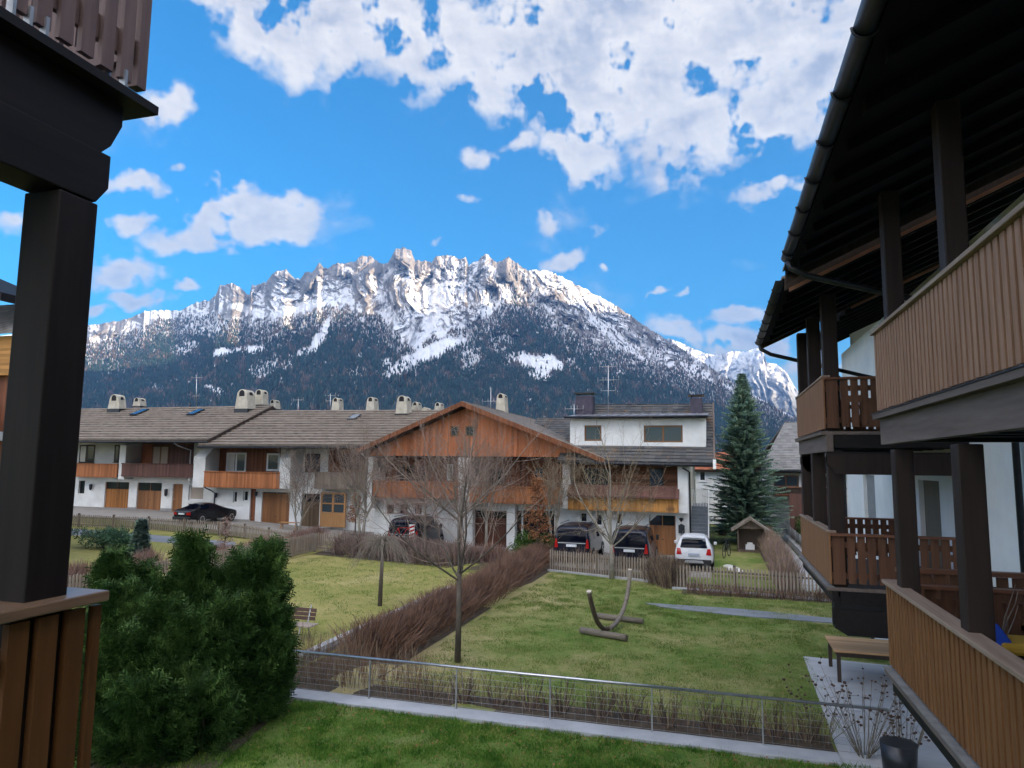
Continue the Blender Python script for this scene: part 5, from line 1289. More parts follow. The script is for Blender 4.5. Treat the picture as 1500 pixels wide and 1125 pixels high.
picket_fence('picket fence below the black vans, next to the bare tree', [G(805, 836).xy, G(962, 853).xy], .98, .125, .06, 'picket_grey', FG, kerb='concrete')
picket_fence('darker picket fence running to the chalet, below the white car', [G(985, 862).xy, G(1075, 868).xy, (4.15, 28.95)], .98, .13, .065, 'picket_grey', FG, kerb='light_stone')
picket_fence('weathered picket fence with a corner, behind the dark conifer bush', [(-21.1, 16.0), (-21.15, 25), (-21.2, 34.5), (-17.6, 34.0), (-16.5, 33.9)], 1.05, .135, .07, 'picket_grey', FG)
q = [G(60, 770), G(106, 771.5), G(215, 777), G(322, 783), G(365, 790), G(430, 801)]
picket_fence('long low picket fence in front of the orange garages and black car', [p.xy for p in q], .82, .14, .075, 'picket_grey', FG)

def steel_railing():
    t = thing('steel_railing', 'thin steel railing with wire mesh above the pale kerb', 'railing', (-4, 13.9, 0))
    def y(x): return 13.85-(x+10)*.005
    x0, x1 = -10.0, 2.75
    h = MB(); h.tube([(x0, y(x0), .86), (x1, y(x1), .86)], .026, 10); h.build('handrail', 'steel', t)
    xs = [x0, -9.05]+list(np.arange(-7.1, 2.2, 1.95))
    for x in xs:
        m = MB(); m.box(x-.012, x+.012, y(x)-.02, y(x)+.02, -.05, .84); m.build('post', 'galvanised', t)
    w = MB()
    for z in np.arange(.10, .80, .115): w.tube([(x0, y(x0), z), (x1, y(x1), z)], .003, 4)
    xx = x0+.15
    while xx < x1: w.tube([(xx, y(xx), .08), (xx, y(xx), .80)], .002, 3); xx += .21
    w.build('wire_mesh', 'galvanised', t)
steel_railing()
def bed_wall():
    t = thing('bed_wall', 'low concrete edging wall beside the brown hedge bed', 'wall', (-9.95, 17, 0))
    m = MB(); m.box(-10.12, -9.9, 14.1, 26, -.4, .22); m.build('coping', 'concrete', t, bevel=.01)
    s = MB(); s.box(-9.898, -9.86, 14.1, 26, -.4, .12); s.build('face', 'asphalt_grey', t)
bed_wall()
def table():
    t = thing('garden_table', 'wooden garden table with dark legs on the grey patio', 'table', (3.6, 19, .015))
    x0, x1, y0, y1, zt = 2.55, 4.2, 18.25, 19.75, .74
    m = MB(); m.box(x0, x1, y0, y1, zt-.045, zt); m.build('table_top', 'table_wood', t, bevel=.008)
    a = MB(); a.box(x0+.12, x1-.12, y0+.06, y0+.09, zt-.15, zt-.046); a.box(x0+.12, x1-.12, y1-.09, y1-.06, zt-.15, zt-.046); a.box(x0+.06, x0+.09, y0+.12, y1-.12, zt-.15, zt-.046); a.box(x1-.09, x1-.06, y0+.12, y1-.12, zt-.15, zt-.046); a.build('apron', 'table_leg', t)
    for x in (x0+.06, x1-.14):
        for y in (y0+.05, y1-.13): m = MB(); m.box(x, x+.08, y, y+.08, .015, zt-.046); m.build('leg', 'table_leg', t)
table()
def hammock_stand():
    t = thing('hammock_stand', 'curved wooden hammock stand on two logs, empty, on the lawn', 'hammock stand', (-3.2, 22.2, 0))
    L0, L1 = G(851, 928), G(918, 940); z = .1
    m = MB(); m.tube([(L0.x, L0.y, z), (L1.x, L1.y, z)], .095, 10); f = m.build('log_foot', 'log_grey', t)
    B0, B1 = G(872, 906), G(942, 915)
    m = MB(); m.tube([(B0.x, B0.y, z), (B1.x, B1.y, z)], .085, 10); m.build('log_foot', 'log_grey', t)
    c1 = Vector((L0.x*.42+L1.x*.58, L0.y*.42+L1.y*.58, 0)); c2 = Vector(((B0.x+B1.x)/2, (B0.y+B1.y)/2, 0))
    A = FY(863, 868, c1.y-.55); Bp = FY(923, 836, c2.y+.65)
    low = (c1+c2)/2; low.z = .16
    def bez(p0, p1, p2, n=14): return [p0*(1-u)**2+p1*2*u*(1-u)+p2*u*u for u in [i/n for i in range(n+1)]]
    pts = bez(A, Vector((A.x+.16, A.y+.35, .12)), Vector((c1.x, c1.y+.35, .20)))
    for i, (pp, nm, mt) in enumerate(((pts, 'arm', 'log_brown'), (bez(Vector((c1.x+.02, c1.y+.30, .20)), Vector((c2.x+.25, c2.y+.1, .06)), Bp, 18), 'arm', 'log_grey'))):
        m = MB()
        for a, b in zip(pp, pp[1:]): pass
        m.tube(pp, [.068]*len(pp), 8); o = m.build(nm, mt, t)
        e = MB(); q = pp[0] if i == 0 else pp[-1]; dd = (pp[0]-pp[1]).normalized() if i == 0 else (pp[-1]-pp[-2]).normalized()
        e.tube([q+dd*.001, q+dd*.05], .071, 8); e.build('cut_end', 'cut_end', o)
hammock_stand()
def bench():
    t = thing('garden_bench', 'old wooden park bench with a dark slatted back on the lawn', 'bench', (-11.6, 17.8, 0))
    a, b = G(408, 946), G(463, 947)
    a = Vector((-12.6, 17.75, 0)); b = Vector((-11.0, 17.75, 0))
    s = MB()
    for i in range(3): s.box(a.x, b.x+.12, 17.55+i*.15, 17.68+i*.15, .40, .435)
    s.build('seat', 'bench_wood', t)
    k = MB()
    for i in range(3): k.bar((a.x, 18.02+i*.03, .54+i*.11), (b.x-.02, 18.02+i*.03, .54+i*.11), .025, .095)
    k.build('backrest', 'bench_back', t)
    for x in (a.x+.25, b.x-.22):
        m = MB(); m.tube([(x, 17.5, 0), (x, 17.6, .39), (x, 17.98, .39), (x, 18.0, .5), (x, 18.12, .9)], .022, 6); m.tube([(x, 17.98, .39), (x, 18.1, 0)], .022, 6); m.build('frame', 'galvanised', t)
bench()
def trestle():
    p = G(423, 776); t = thing('wooden_trestle', 'low pale wooden bench in front of the brown garage door', 'bench', p)
    m = MB(); z = p.z; m.box(p.x-.7, p.x+.7, p.y-.2, p.y+.2, z+.46, z+.51); m.build('seat', 'larch_new', t)
    for s in (-.6, .6):
        l = MB(); l.bar((p.x+s, p.y-.18, z), (p.x+s*.9, p.y-.05, z+.459), .06, .06); l.build('leg', 'larch_new', t); l = MB(); l.bar((p.x+s, p.y+.18, z), (p.x+s*.9, p.y+.05, z+.459), .06, .06); l.build('leg', 'larch_new', t)
trestle()
def playhouse():
    p = Vector((1.85, 43.2, 0)); t = thing('garden_shed', 'small open fronted garden shed with shingled gable roof', 'shed', p)
    s = .92; w = .82*s; d = 1.1; h = 1.45*s; hr = 2.12*s
    m = MB(); m.box(p.x-w, p.x-w+.09, p.y, p.y+d, 0, h); m.box(p.x+w-.09, p.x+w, p.y, p.y+d, 0, h); m.box(p.x-w+.09, p.x+w-.09, p.y+d-.05, p.y+d, 0, h); m.box(p.x-w+.09, p.x+w-.09, p.y, p.y+d-.05, 0, .12)
    m.prism([(p.x-w, p.y+.02, h+.002), (p.x+w, p.y+.02, h+.002), (p.x, p.y+.02, hr-.1)], (0, .06, 0)); m.build('walls', 'picket_brown', t)
    for sx in (-1, 1):
        r = MB(); r.prism([(p.x+sx*.002, p.y-.25, hr), (p.x+sx*(w+.32), p.y-.25, h-.12), (p.x+sx*(w+.32), p.y-.25, h-.19), (p.x+sx*.002, p.y-.25, hr-.09)], (0, d+.4, 0)); o = r.build('roof', 'picket_grey', t)
        ti = MB()
        for i in range(6):
            u0, u1 = i/6, (i+1)/6+.04; f = lambda u, e: (p.x+sx*(w+.34)*(1-u), p.y-.27, h-.12+(hr-h+.12)*u+e)
            ti.prism([f(u0, .05), f(u1, .02), f(u1, .004), f(u0, .004)], (0, d+.44, 0))
        ti.build('shingles', 'roof_pale', o)
    b = MB(); b.box(p.x-.3, p.x+.2, p.y+.35, p.y+.8, .121, .38); b.box(p.x-.2, p.x+.1, p.y+.4, p.y+.7, .381, .5); tag(b.build('storage_box', 'frame_white'), 'white box standing inside the open garden shed', 'box')
playhouse()
def garden_bits():
    # pool, logs, stones
    c = G(1072, 783); t = thing('paddling_pool', 'green rimmed round tub beside the garden shed', 'tub', (c.x, c.y, 0))
    m = MB(); m.tube([(c.x, c.y, 0), (c.x, c.y, .55)], [.95, 1.0], 20); m.build('side', 'brick_red', t); m = MB(); m.tube([(c.x, c.y, .551), (c.x, c.y, .62)], [1.05, 1.08], 20); m.build('rim', 'tub_green', t)
    for i, (px, py, r) in enumerate(((1067, 831, .22), (1074, 835, .28), (1082, 838, .20))):
        p = G(px, py); m = MB(); m.ball((p.x, p.y, .03), r, 9, 6, (1.3, .9, .5)); tag(m.build('stone', 'white_stone'), 'pale flat stone lying by the picket fence', 'stone', 'pale stones by the fence')
    p = G(1180, 1075); 
    # planters hung on the near chalet: blue and yellow cloth on the loggia
    c = FY(1455, 925, 8.4); m = MB(); m.prism([(c.x-.10, 8.4, c.z-.18), (c.x+.22, 8.4, c.z-.18), (c.x+.10, 8.55, c.z+.05), (c.x-.05, 8.55, c.z+.05)], (0, .3, 0)); tag(m.build('blue_cushion', 'cloth_blue', fix=True, bevel=.03), 'blue cushion on the near lower balcony', 'cushion')
    c = FY(1488, 932, 8.4); m = MB(); m.box(c.x-.13, c.x+.35, 8.4, 8.9, c.z-.2, c.z-.08); tag(m.build('yellow_cushion', 'cloth_yellow', bevel=.04), 'yellow cushion beside the blue one on the balcony', 'cushion')
    m = MB(); m.box(c.x-.6, c.x+.5, 8.3, 9.1, 2.62, c.z-.205); tag(m.build('balcony_chest', 'black', bevel=.02), 'dark chest under the two cushions on the balcony', 'chest')
    # dry branches in a pot on the balcony
    t = thing('potted_branches', 'dry bare branches in a pot behind the lower slatted balcony', 'plant', (2.75, 8.7, 2.6))
    m = MB(); m.tube([(2.75, 8.7, 2.6), (2.75, 8.7, 2.95)], [.12, .16], 12); m.build('pot', 'black', t)
    m = MB(); rnd = random.Random(3)
    for i in range(9):
        a = rnd.uniform(0, 6.28); l = rnd.uniform(.6, 1.15); p = Vector((2.75, 8.7, 2.95)); pts = [p]
        for k in range(5): p = p+Vector((math.cos(a)*.05+rnd.uniform(-.03, .03), math.sin(a)*.05+rnd.uniform(-.03, .03), l/5)); pts.append(p)
        m.tube(pts, [.012, .011, .009, .007, .005, .003], 5)
    m.build('branches', 'bark_grey', t)
surf('brick_red', (.12, .06, .05), (.2, .1, .08), 6, .9); surf('tub_green', (.16, .33, .25), (.22, .40, .31), 4, .5); surf('white_stone', (.5, .48, .44), (.68, .66, .62), 4, .9, bump=.4)
surf('cloth_blue', (.01, .05, .36), (.015, .07, .45), 4, .8); surf('cloth_yellow', (.40, .24, .03), (.5, .32, .05), 4, .8); surf('bark_grey', (.12, .10, .085), (.24, .21, .18), 9, .9, bump=.4)
garden_bits()
def path_wall():
    t = thing('wire_fence', 'low concrete wall with a wire fence along the footpath', 'fence', (4.5, 44, 0))
    m = MB(); m.box(4.36, 4.6, 27.2, 66, -.2, .35); m.build('wall', 'concrete', t, bevel=.02)
    for y in np.arange(27.6, 60, 2.6): m = MB(); m.tube([(4.48, y, .35), (4.48, y, 1.15)], .02, 6); m.build('post', 'galvanised', t)
    w = MB()
    for z in (.5, .65, .8, .95, 1.1): w.tube([(4.48, 27.6, z), (4.48, 60, z)], .006, 4)
    for y in np.arange(27.7, 60, .22): w.tube([(4.48, y, .36), (4.48, y, 1.12)], .005, 3)
    w.build('wire_mesh', 'galvanised', t)
path_wall()
# ------------------------------------------------------------------ plants
leaf_mat('yew_leaf', (.008, .024, .005), (.026, .064, .012), (.095, .165, .04), .6, .15)
leaf_mat('spruce_leaf', (.11, .19, .15), (.24, .36, .28), (.42, .48, .30), .6, .5)
leaf_mat('blue_spruce_leaf', (.06, .10, .08), (.11, .17, .135), (.19, .27, .19), .6, .1)
leaf_mat('juniper_leaf', (.025, .065, .035), (.055, .12, .065), (.12, .20, .10), .6, .1)
leaf_mat('laurel_leaf', (.03, .08, .015), (.07, .14, .028), (.14, .22, .055), .4, .2)
leaf_mat('dead_leaf', (.17, .07, .035), (.30, .135, .065), (.42, .22, .12), .8, .3)
leaf_mat('dead_pink', (.18, .11, .09), (.30, .20, .17), (.42, .31, .27), .8, .2)
leaf_mat('hedge_green', (.025, .05, .012), (.06, .095, .022), (.12, .15, .04), .7, .15)
leaf_mat('grass_blade', (.03, .10, .010), (.10, .22, .028), (.30, .35, .09), .7, .35)
leaf_mat('straw_blade', (.085, .18, .028), (.17, .235, .055), (.42, .37, .17), .8, .35)
surf('twig_brown', (.125, .066, .042), (.235, .135, .092), 3, .9); surf('twig_dark', (.07, .045, .038), (.14, .095, .08), 3, .9); surf('twig_tan', (.18, .13, .085), (.32, .25, .17), 3, .9)
surf('twig_pink', (.20, .125, .11), (.33, .225, .20), 2, .9)
surf('bark_dark', (.05, .042, .034), (.12, .10, .08), 7, .9, stretch=(1, 1, .3), bump=.6); surf('bark_pale', (.17, .15, .12), (.33, .30, .25), 6, .9, stretch=(1, 1, .4), bump=.4)
surf('twig_mauve', (.17, .125, .10), (.30, .23, .19), 4, .9)

def bare_tree(label, base, H, spread, seed, group=None, trunk_h=.35, r0=.10, bark='bark_dark', twig='twig_mauve', levels=5, nb=(5, 4, 4, 4), up=.55, droop=0.0, multi=1, tw=.006, name='bare_tree', lean=0):
    rnd = random.Random(seed); base = Vector(base); t = thing(name, label, 'tree', base, 0, group)
    big, small = MB(), MB()
    def grow(p, d, L, r, lv):
        n = 4 if lv < 2 else 3; pts = [p]; rad = [r]; q = p.copy(); dd = d.copy(); L = L*rnd.uniform(.85, 1.1)
        for i in range(n):
            dd = (dd+Vector((rnd.uniform(-1, 1), rnd.uniform(-1, 1), rnd.uniform(-.5, .8)))*(.10+.05*lv)+Vector((0, 0, (.10*up if lv < 4 else 0)-droop*(.25 if lv > 1 else 0)))).normalized()
            q = q+dd*L/n; pts.append(q.copy()); rad.append(max(tw*.6, r*(1-.55*(i+1)/n)))
        (big if lv < 2 else small).tube(pts, rad, (8, 6, 4, 3, 3, 3)[lv], cap=False)
        if lv >= levels-1: return
        k = nb[min(lv, len(nb)-1)]
        for i in range(k):
            u = .25+.75*(i+rnd.random())/k; f = u*n; j = min(n-1, int(f)); s = pts[j].lerp(pts[j+1], f-j)
            ax = (pts[j+1]-pts[j]).normalized(); a = ax.cross(Vector((rnd.uniform(-1, 1), rnd.uniform(-1, 1), rnd.uniform(-1, 1)))).normalized()
            ang = rnd.uniform(.55, 1.2); nd = (ax*math.cos(ang)+a*math.sin(ang)).normalized()
            grow(s, nd, L*rnd.uniform(.42, .68)*(1.1-.35*u), max(tw, r*(1-.55*u)*.58), lv+1)
        grow(pts[-1], dd, L*.55, max(tw, rad[-1]), lv+1)
    th = H*trunk_h
    for mm in range(multi):
        ang = 6.28*mm/multi+rnd.random(); off = Vector((math.cos(ang), math.sin(ang), 0))*(.12 if multi > 1 else 0)
        pts = [base+off-Vector((0, 0, .15)), base+off+Vector((rnd.uniform(-.03, .03)+lean*.3, rnd.uniform(-.03, .03), th*.5)), base+off*2+Vector((lean, 0, th))]
        big.tube(pts, [r0*1.15, r0*.92, r0*.8], 9)
        top = pts[-1]; nmain = nb[0]+1
        for i in range(nmain):
            a = 6.28*i/nmain+rnd.uniform(-.4, .4); el = rnd.uniform(.35, .9)
            d = Vector((math.cos(a)*spread, math.sin(a)*spread, .30+up*el*.9)).normalized()
            hh = (H-th)*rnd.uniform(.5, .72)
            grow(top-Vector((0, 0, rnd.uniform(0, th*.18))), d, hh, r0*.38, 1)
        grow(top, Vector((rnd.uniform(-.1, .1), rnd.uniform(-.1, .1), 1)), (H-th)*.62, r0*.6, 1)
    big.build('trunk', bark, t); small.build('crown', twig, t)
    return t

def leaf_quads(mb, p, d, n, L, w, rnd, flat=.4):
    """a feathery spray: a stem with paired narrow leaves"""
    d = d.normalized(); a = d.cross(Vector((rnd.uniform(-1, 1), rnd.uniform(-1, 1), rnd.uniform(-.3, .3))))
    if a.length < 1e-3: a = Vector((1, 0, 0))
    a.normalize(); b = d.cross(a)
    for i in range(n):
        s = p+d*(L*(i+.5)/n); side = a if i % 2 else -a
        ln = w*5*(1-.5*i/n)*rnd.uniform(.8, 1.2); e = (side*.8+d*.55+b*rnd.uniform(-flat, flat)).normalized(); wv = d*w*.5
        mb.poly([s-wv, s+e*ln*.6-wv*.6, s+e*ln, s+e*ln*.5+wv, s+wv*.6])

def conifer_bush():
    t = thing('conifer_bush', 'large dark green yew bush with feathery upright shoots beside the balcony', 'bush', (-9.2, 11.8, 0))
    rnd = random.Random(21); mb = MB(); core = MB()
    # lobes: centre, radius, height of each upright part (from the outline in the photograph)
    lobes = []
    for (px, py, Y, r) in ((175, 835, 11.0, .62), (215, 828, 11.6, .62), (255, 850, 11.4, .7), (300, 800, 11.7, .55), (335, 835, 12.0, .55), (372, 815, 12.2, .55), (405, 805, 12.5, .5), (350, 880, 11.6, .6), (395, 870, 12.1, .55), (290, 900, 11.0, .7), (220, 930, 10.5, .7), (180, 930, 10.2, .6), (330, 950, 11.2, .6), (270, 980, 10.6, .6), (165, 900, 10.4, .6), (225, 1000, 9.9, .6), (310, 1000, 10.6, .6), (375, 950, 11.7, .55), (412, 900, 12.4, .42), (250, 880, 10.9, .6), (190, 860, 10.7, .6), (200, 1010, 9.9, .45), (255, 1030, 10.1, .45), (300, 1030, 10.7, .4), (345, 1010, 11.3, .42), (390, 985, 12.2, .4), (160, 1000, 9.8, .5), (178, 815, 11.0, .3), (290, 790, 11.7, .3), (405, 800, 12.6, .28)):
        p = FY(px-12, py, Y); lobes.append((p.x, Y, p.z, r*.94))
    for (x, y, h, r) in lobes:
        core.tube([(x, y, 0), (x+.05, y, h*.4), (x, y, h*.7)], [.035, .02, .008], 5)
        n = int(420*max(h, 1.5)/2.6)
        for i in range(n):
            u = rnd.random()**.75; z = .05+u*(h-.05); rr = r*(1.0-.72*max(0, (u-.45)/.55)**1.4)*(.85+.15*min(1, u*4)); k = math.sqrt(rnd.random())*.65+.38
            a = rnd.uniform(0, 6.283); q = Vector((x+math.cos(a)*rr*k, y+math.sin(a)*rr*k, z+rnd.uniform(-.06, .06)))
            d = Vector((math.cos(a)*.75, math.sin(a)*.75, rnd.uniform(.25, 1.3))).normalized()
            L = rnd.uniform(.26, .55); st = q-d*L*.4
            leaf_quads(mb, st, d, rnd.randint(13, 18), L, rnd.uniform(.026, .038), rnd, .5)
    mb.build('foliage', 'yew_leaf', t); core.build('branches', 'bark_dark', t)
conifer_bush()

def spruce(label, base, H, Rr, seed, mat='spruce_leaf', dens=1.0, group=None):
    rnd = random.Random(seed); base = Vector(base); t = thing('spruce_tree', label, 'tree', base, 0, group); mb = MB(); br = MB()
    br.tube([base-Vector((0, 0, .2)), base+Vector((0, 0, H*.5)), base+Vector((0, 0, H*.98))], [H*.016, H*.009, .01], 8); br.build('trunk', 'bark_dark', t)
    z = H*.09; lv = 0
    while z < H*.985:
        u = z/H; R0 = Rr*(1-u)**.82*(1.0+.10*math.sin(lv*2.3))+.06*Rr*.3
        nbr = max(5, int((9+7*(1-u))*dens))
        for k in range(nbr):
            a = 6.283*(k+rnd.random()*.8)/nbr+lv*.7; L = R0*rnd.uniform(.55, 1.2); n = max(3, int(L/.16*dens))
            dr = -.12-.35*(1-u)
            for i in range(n):
                s = (i+.6)/n; hz = L*s; zz = z+dr*hz*(.7)+.32*L*s*s*(.6+.5*u)
                q = base+Vector((math.cos(a)*hz, math.sin(a)*hz, zz)); wd = (.17+.36*(1-s))*(.45+.55*min(1, R0))
                dd = Vector((math.cos(a), math.sin(a), .12))
                for side in (-1, 1):
                    e = Vector((-math.sin(a)*side, math.cos(a)*side, rnd.uniform(-.45, -.05)))+dd*.6; e.normalize(); w2 = dd*(.07+.03*rnd.random())*1.2
                    ln = wd*rnd.uniform(.8, 1.5)
                    mb.poly([q-w2, q+e*ln*.7-w2*.5, q+e*ln, q+e*ln*.6+w2, q+w2])
                hang = Vector((rnd.uniform(-.25, .25), rnd.uniform(-.25, .25), -.8))+dd*.35; hang.normalize(); e2 = Vector((-math.sin(a), math.cos(a), 0))*.055
                mb.poly([q-e2, q+hang*wd*.55-e2*.6, q+hang*wd*.9, q+hang*wd*.5+e2, q+e2])
        z += H*.021*(1.15-.45*u)/dens**.5; lv += 1
    mb.build('crown', mat, t); return t

def blob_bush(label, c, r, n, mat, seed, name='bush', cat='bush', leaf=(.07, .035), group=None, flat=1.0, stem='bark_dark'):
    rnd = random.Random(seed); t = thing(name, label, cat, (c[0], c[1], gh(c[0], c[1])), 0, group); mb = MB(); st = MB(); z0 = gh(c[0], c[1])
    for i in range(9):
        a = rnd.uniform(0, 6.28); st.tube([(c[0], c[1], z0-.05), (c[0]+math.cos(a)*r[0]*.5, c[1]+math.sin(a)*r[1]*.5, z0+r[2]*.9), (c[0]+math.cos(a)*r[0]*.8, c[1]+math.sin(a)*r[1]*.8, z0+r[2]*1.5*rnd.uniform(.6, 1))], [.02, .014, .006], 4)
    st.build('stem', stem, t)
    cl = [(rnd.uniform(-.75, .75), rnd.uniform(-.75, .75), rnd.uniform(.35, 1.5), rnd.uniform(.3, .5)) for _ in range(16)]
    for i in range(n):
        cx, cy, cz, cr = rnd.choice(cl); v = Vector((rnd.gauss(0, 1), rnd.gauss(0, 1), rnd.gauss(0, 1))).normalized()*cr*rnd.uniform(.6, 1.05)
        q = Vector((c[0]+(cx+v.x)*r[0], c[1]+(cy+v.y)*r[1], z0+max(.03, (cz*.62+v.z)*r[2])))
        d = Vector((rnd.uniform(-1, 1), rnd.uniform(-1, 1), rnd.uniform(-.6, 1))).normalized(); s = d.cross(Vector((rnd.uniform(-1, 1), rnd.uniform(-1, 1), 1))).normalized(); l = leaf[0]*rnd.uniform(.7, 1.4); w = leaf[1]*rnd.uniform(.7, 1.3)
        mb.poly([q, q+d*l*.5+s*w*.5, q+d*l, q+d*l*.5-s*w*.5])
    mb.build('foliage', mat, t); return t

def twig_hedge(label, pts, width, height, n, mats, seed, lean=(0, 0), thick=.010, name='bare_hedge', group=None, hvar=.3, cat='hedge', dense=.35):
    """a leafless hedge: a great many thin rising shoots"""
    rnd = random.Random(seed); pts = [Vector((p[0], p[1], 0)) for p in pts]; L = [0]
    for a, b in zip(pts, pts[1:]): L.append(L[-1]+(b-a).length)
    t = thing(name, label, cat, (pts[0].x, pts[0].y, gh(pts[0].x, pts[0].y)), 0, group); mbs = [MB() for _ in mats]
    for i in range(n):
        s = rnd.random()*L[-1]; k = 0
        while k < len(pts)-2 and s > L[k+1]: k += 1
        u = (s-L[k])/(L[k+1]-L[k]); p = pts[k].lerp(pts[k+1], u); d = (pts[k+1]-pts[k]).normalized(); nrm = Vector((-d.y, d.x, 0))
        off = rnd.gauss(0, .42); off = max(-1, min(1, off)); q = p+nrm*off*width/2; z0 = gh(q.x, q.y)
        h = height*(1-.30*abs(off))*rnd.uniform(1-hvar, 1.0)*(1.0+.12*math.sin(s*1.7)+.08*math.sin(s*4.1+1)); low = rnd.random()
        start = 0 if low < dense else rnd.uniform(0, .55)*h
        ax = nrm*off*rnd.uniform(.0, .45)*width+d*rnd.gauss(0, .16)*h+Vector((lean[0], lean[1], 0))*h*rnd.uniform(.4, 1.3)
        a = Vector((q.x, q.y, z0+start)); b = a+ax*.45+Vector((0, 0, (h-start)*.55)); c = a+ax+nrm*rnd.gauss(0, .05)+Vector((0, 0, h-start))
        w = thick*rnd.uniform(.6, 1.3); e = Vector((rnd.uniform(-1, 1), rnd.uniform(-1, 1), 0)).normalized()*w
        m = mbs[rnd.randrange(len(mats))]
        m.poly([a-e, a+e, b+e*.8, b-e*.8]); m.poly([b-e*.8, b+e*.8, c+e*.3, c-e*.3])
        if rnd.random() < .55:
            g = b+Vector((rnd.uniform(-.12, .12), rnd.uniform(-.12, .12), rnd.uniform(.08, .25)*height)); m.poly([b-e*.5, b+e*.5, g+e*.2, g-e*.2])
    for m, mt in zip(mbs, mats): m.build('shoots', mt, t)
    return t

# --- hedges and shrubs
twig_hedge('long brown leafless hedge crossing the middle of the lawn', [(-8.55, 16.4), (-8.5, 25), (-8.9, 38.6)], 1.7, 1.0, 17000, ['twig_brown', 'twig_brown', 'twig_dark'], 3, lean=(.18, .1), thick=.011)
twig_hedge('brown leafless hedge behind the weathered picket fence', [(-22.4, 19), (-22.3, 24.2)], 1.5, 1.3, 3500, ['twig_brown', 'twig_pink'], 5, thick=.012)
twig_hedge('pinkish leafless hedge running up to the grey balcony house', [(-22.3, 26.4), (-22.2, 34), (-23.2, 38)], 1.3, 1.12, 5500, ['twig_pink', 'twig_brown'], 6, thick=.012)
twig_hedge('dense grey tangled shrubs below the gabled house', [(-19.8, 34.8), (-15.5, 33.7), (-12.0, 32.6)], 2.2, 1.25, 6500, ['twig_dark', 'twig_pink', 'bark_grey'], 7, thick=.014, hvar=.5)
twig_hedge('reddish low shrubs behind the weeping tree', [(-15.5, 35.4), (-10.2, 34.2)], 1.2, .95, 2600, ['twig_pink', 'twig_brown'], 8, thick=.013, hvar=.5)
twig_hedge('dry brown shrub in the gap between two picket fences', [(-2.6, 31.0), (-1.6, 29.6)], 1.2, 1.25, 1700, ['twig_dark', 'twig_tan'], 9, thick=.010, name='dry_shrub', cat='shrub')
twig_hedge('tall dry brown hedge along the footpath', [(2.75, 30.4), (2.85, 38), (2.9, 46)], 1.0, 1.35, 3800, ['twig_pink', 'twig_tan'], 10, thick=.012, hvar=.4)
twig_hedge('dry stems in front of the right picket fence', [(-1.2, 28.75), (4.0, 28.75)], .5, .5, 900, ['twig_dark', 'twig_brown'], 11, thick=.009, hvar=.6, name='dry_plants', cat='plants')
twig_hedge('thin row of dry shoots along the fence by the vans', [(-7.3, 32.9), (-2.6, 31.7)], .5, 1.25, 420, ['twig_tan', 'twig_brown'], 12, thick=.008, hvar=.5, name='dry_plants', cat='plants')
twig_hedge('tall straw coloured stems behind the steel railing by the hedge', [(-9.6, 14.6), (-6.2, 14.5)], .9, 1.3, 620, ['twig_tan', 'twig_brown'], 13, thick=.006, hvar=.55, name='dry_plants', cat='plants')
twig_hedge('low continuous band of dry stems between the pruned shrubs and the railing', [(-6.6, 14.5), (1.8, 14.4)], .7, .55, 1000, ['twig_dark', 'twig_tan', 'twig_brown'], 19, thick=.006, hvar=.6, name='dry_plants', cat='plants')
def railing_shrubs():
    rnd = random.Random(31); first = None
    xs = [-5.9, -5.2, -4.45, -3.75, -3.1, -2.3, -1.75, -1.0, -.2, .35, .95, 1.5]
    words = ['tall', 'short', 'dense', 'thin', 'leaning', 'bushy', 'forked', 'sparse', 'spreading', 'upright', 'twisted', 'small']
    for i, x in enumerate(xs):
        t = thing('pruned_shrub', 'low pruned bare shrub in the bed behind the steel railing', 'shrub', (x, 14.35, 0), 0, 'pruned shrubs behind the steel railing'); m = MB(); m2 = MB()
        for k in range(rnd.randint(16, 30)):
            a = rnd.uniform(0, 6.28); h = rnd.uniform(.3, .78)*rnd.uniform(.7, 1.05); sp = rnd.uniform(.05, .3)
            p0 = Vector((x+math.cos(a)*.08, 14.35+math.sin(a)*.06, -.02)); p1 = p0+Vector((math.cos(a)*sp*.6, math.sin(a)*sp*.4, h*.55)); p2 = p1+Vector((math.cos(a)*sp*.4+rnd.uniform(-.05, .05), math.sin(a)*sp*.3, h*.5))
            (m if k % 3 else m2).tube([p0, p1, p2], [.011, .008, .004], 4, cap=False)
            for _ in range(2):
                s = p1.lerp(p2, rnd.random()); m.tube([s, s+Vector((rnd.uniform(-.12, .12), rnd.uniform(-.08, .08), rnd.uniform(.06, .2)))], [.005, .003], 3, cap=False)
        m.build('branches', 'twig_dark', t); m2.build('branches', 'twig_tan', t)
railing_shrubs()
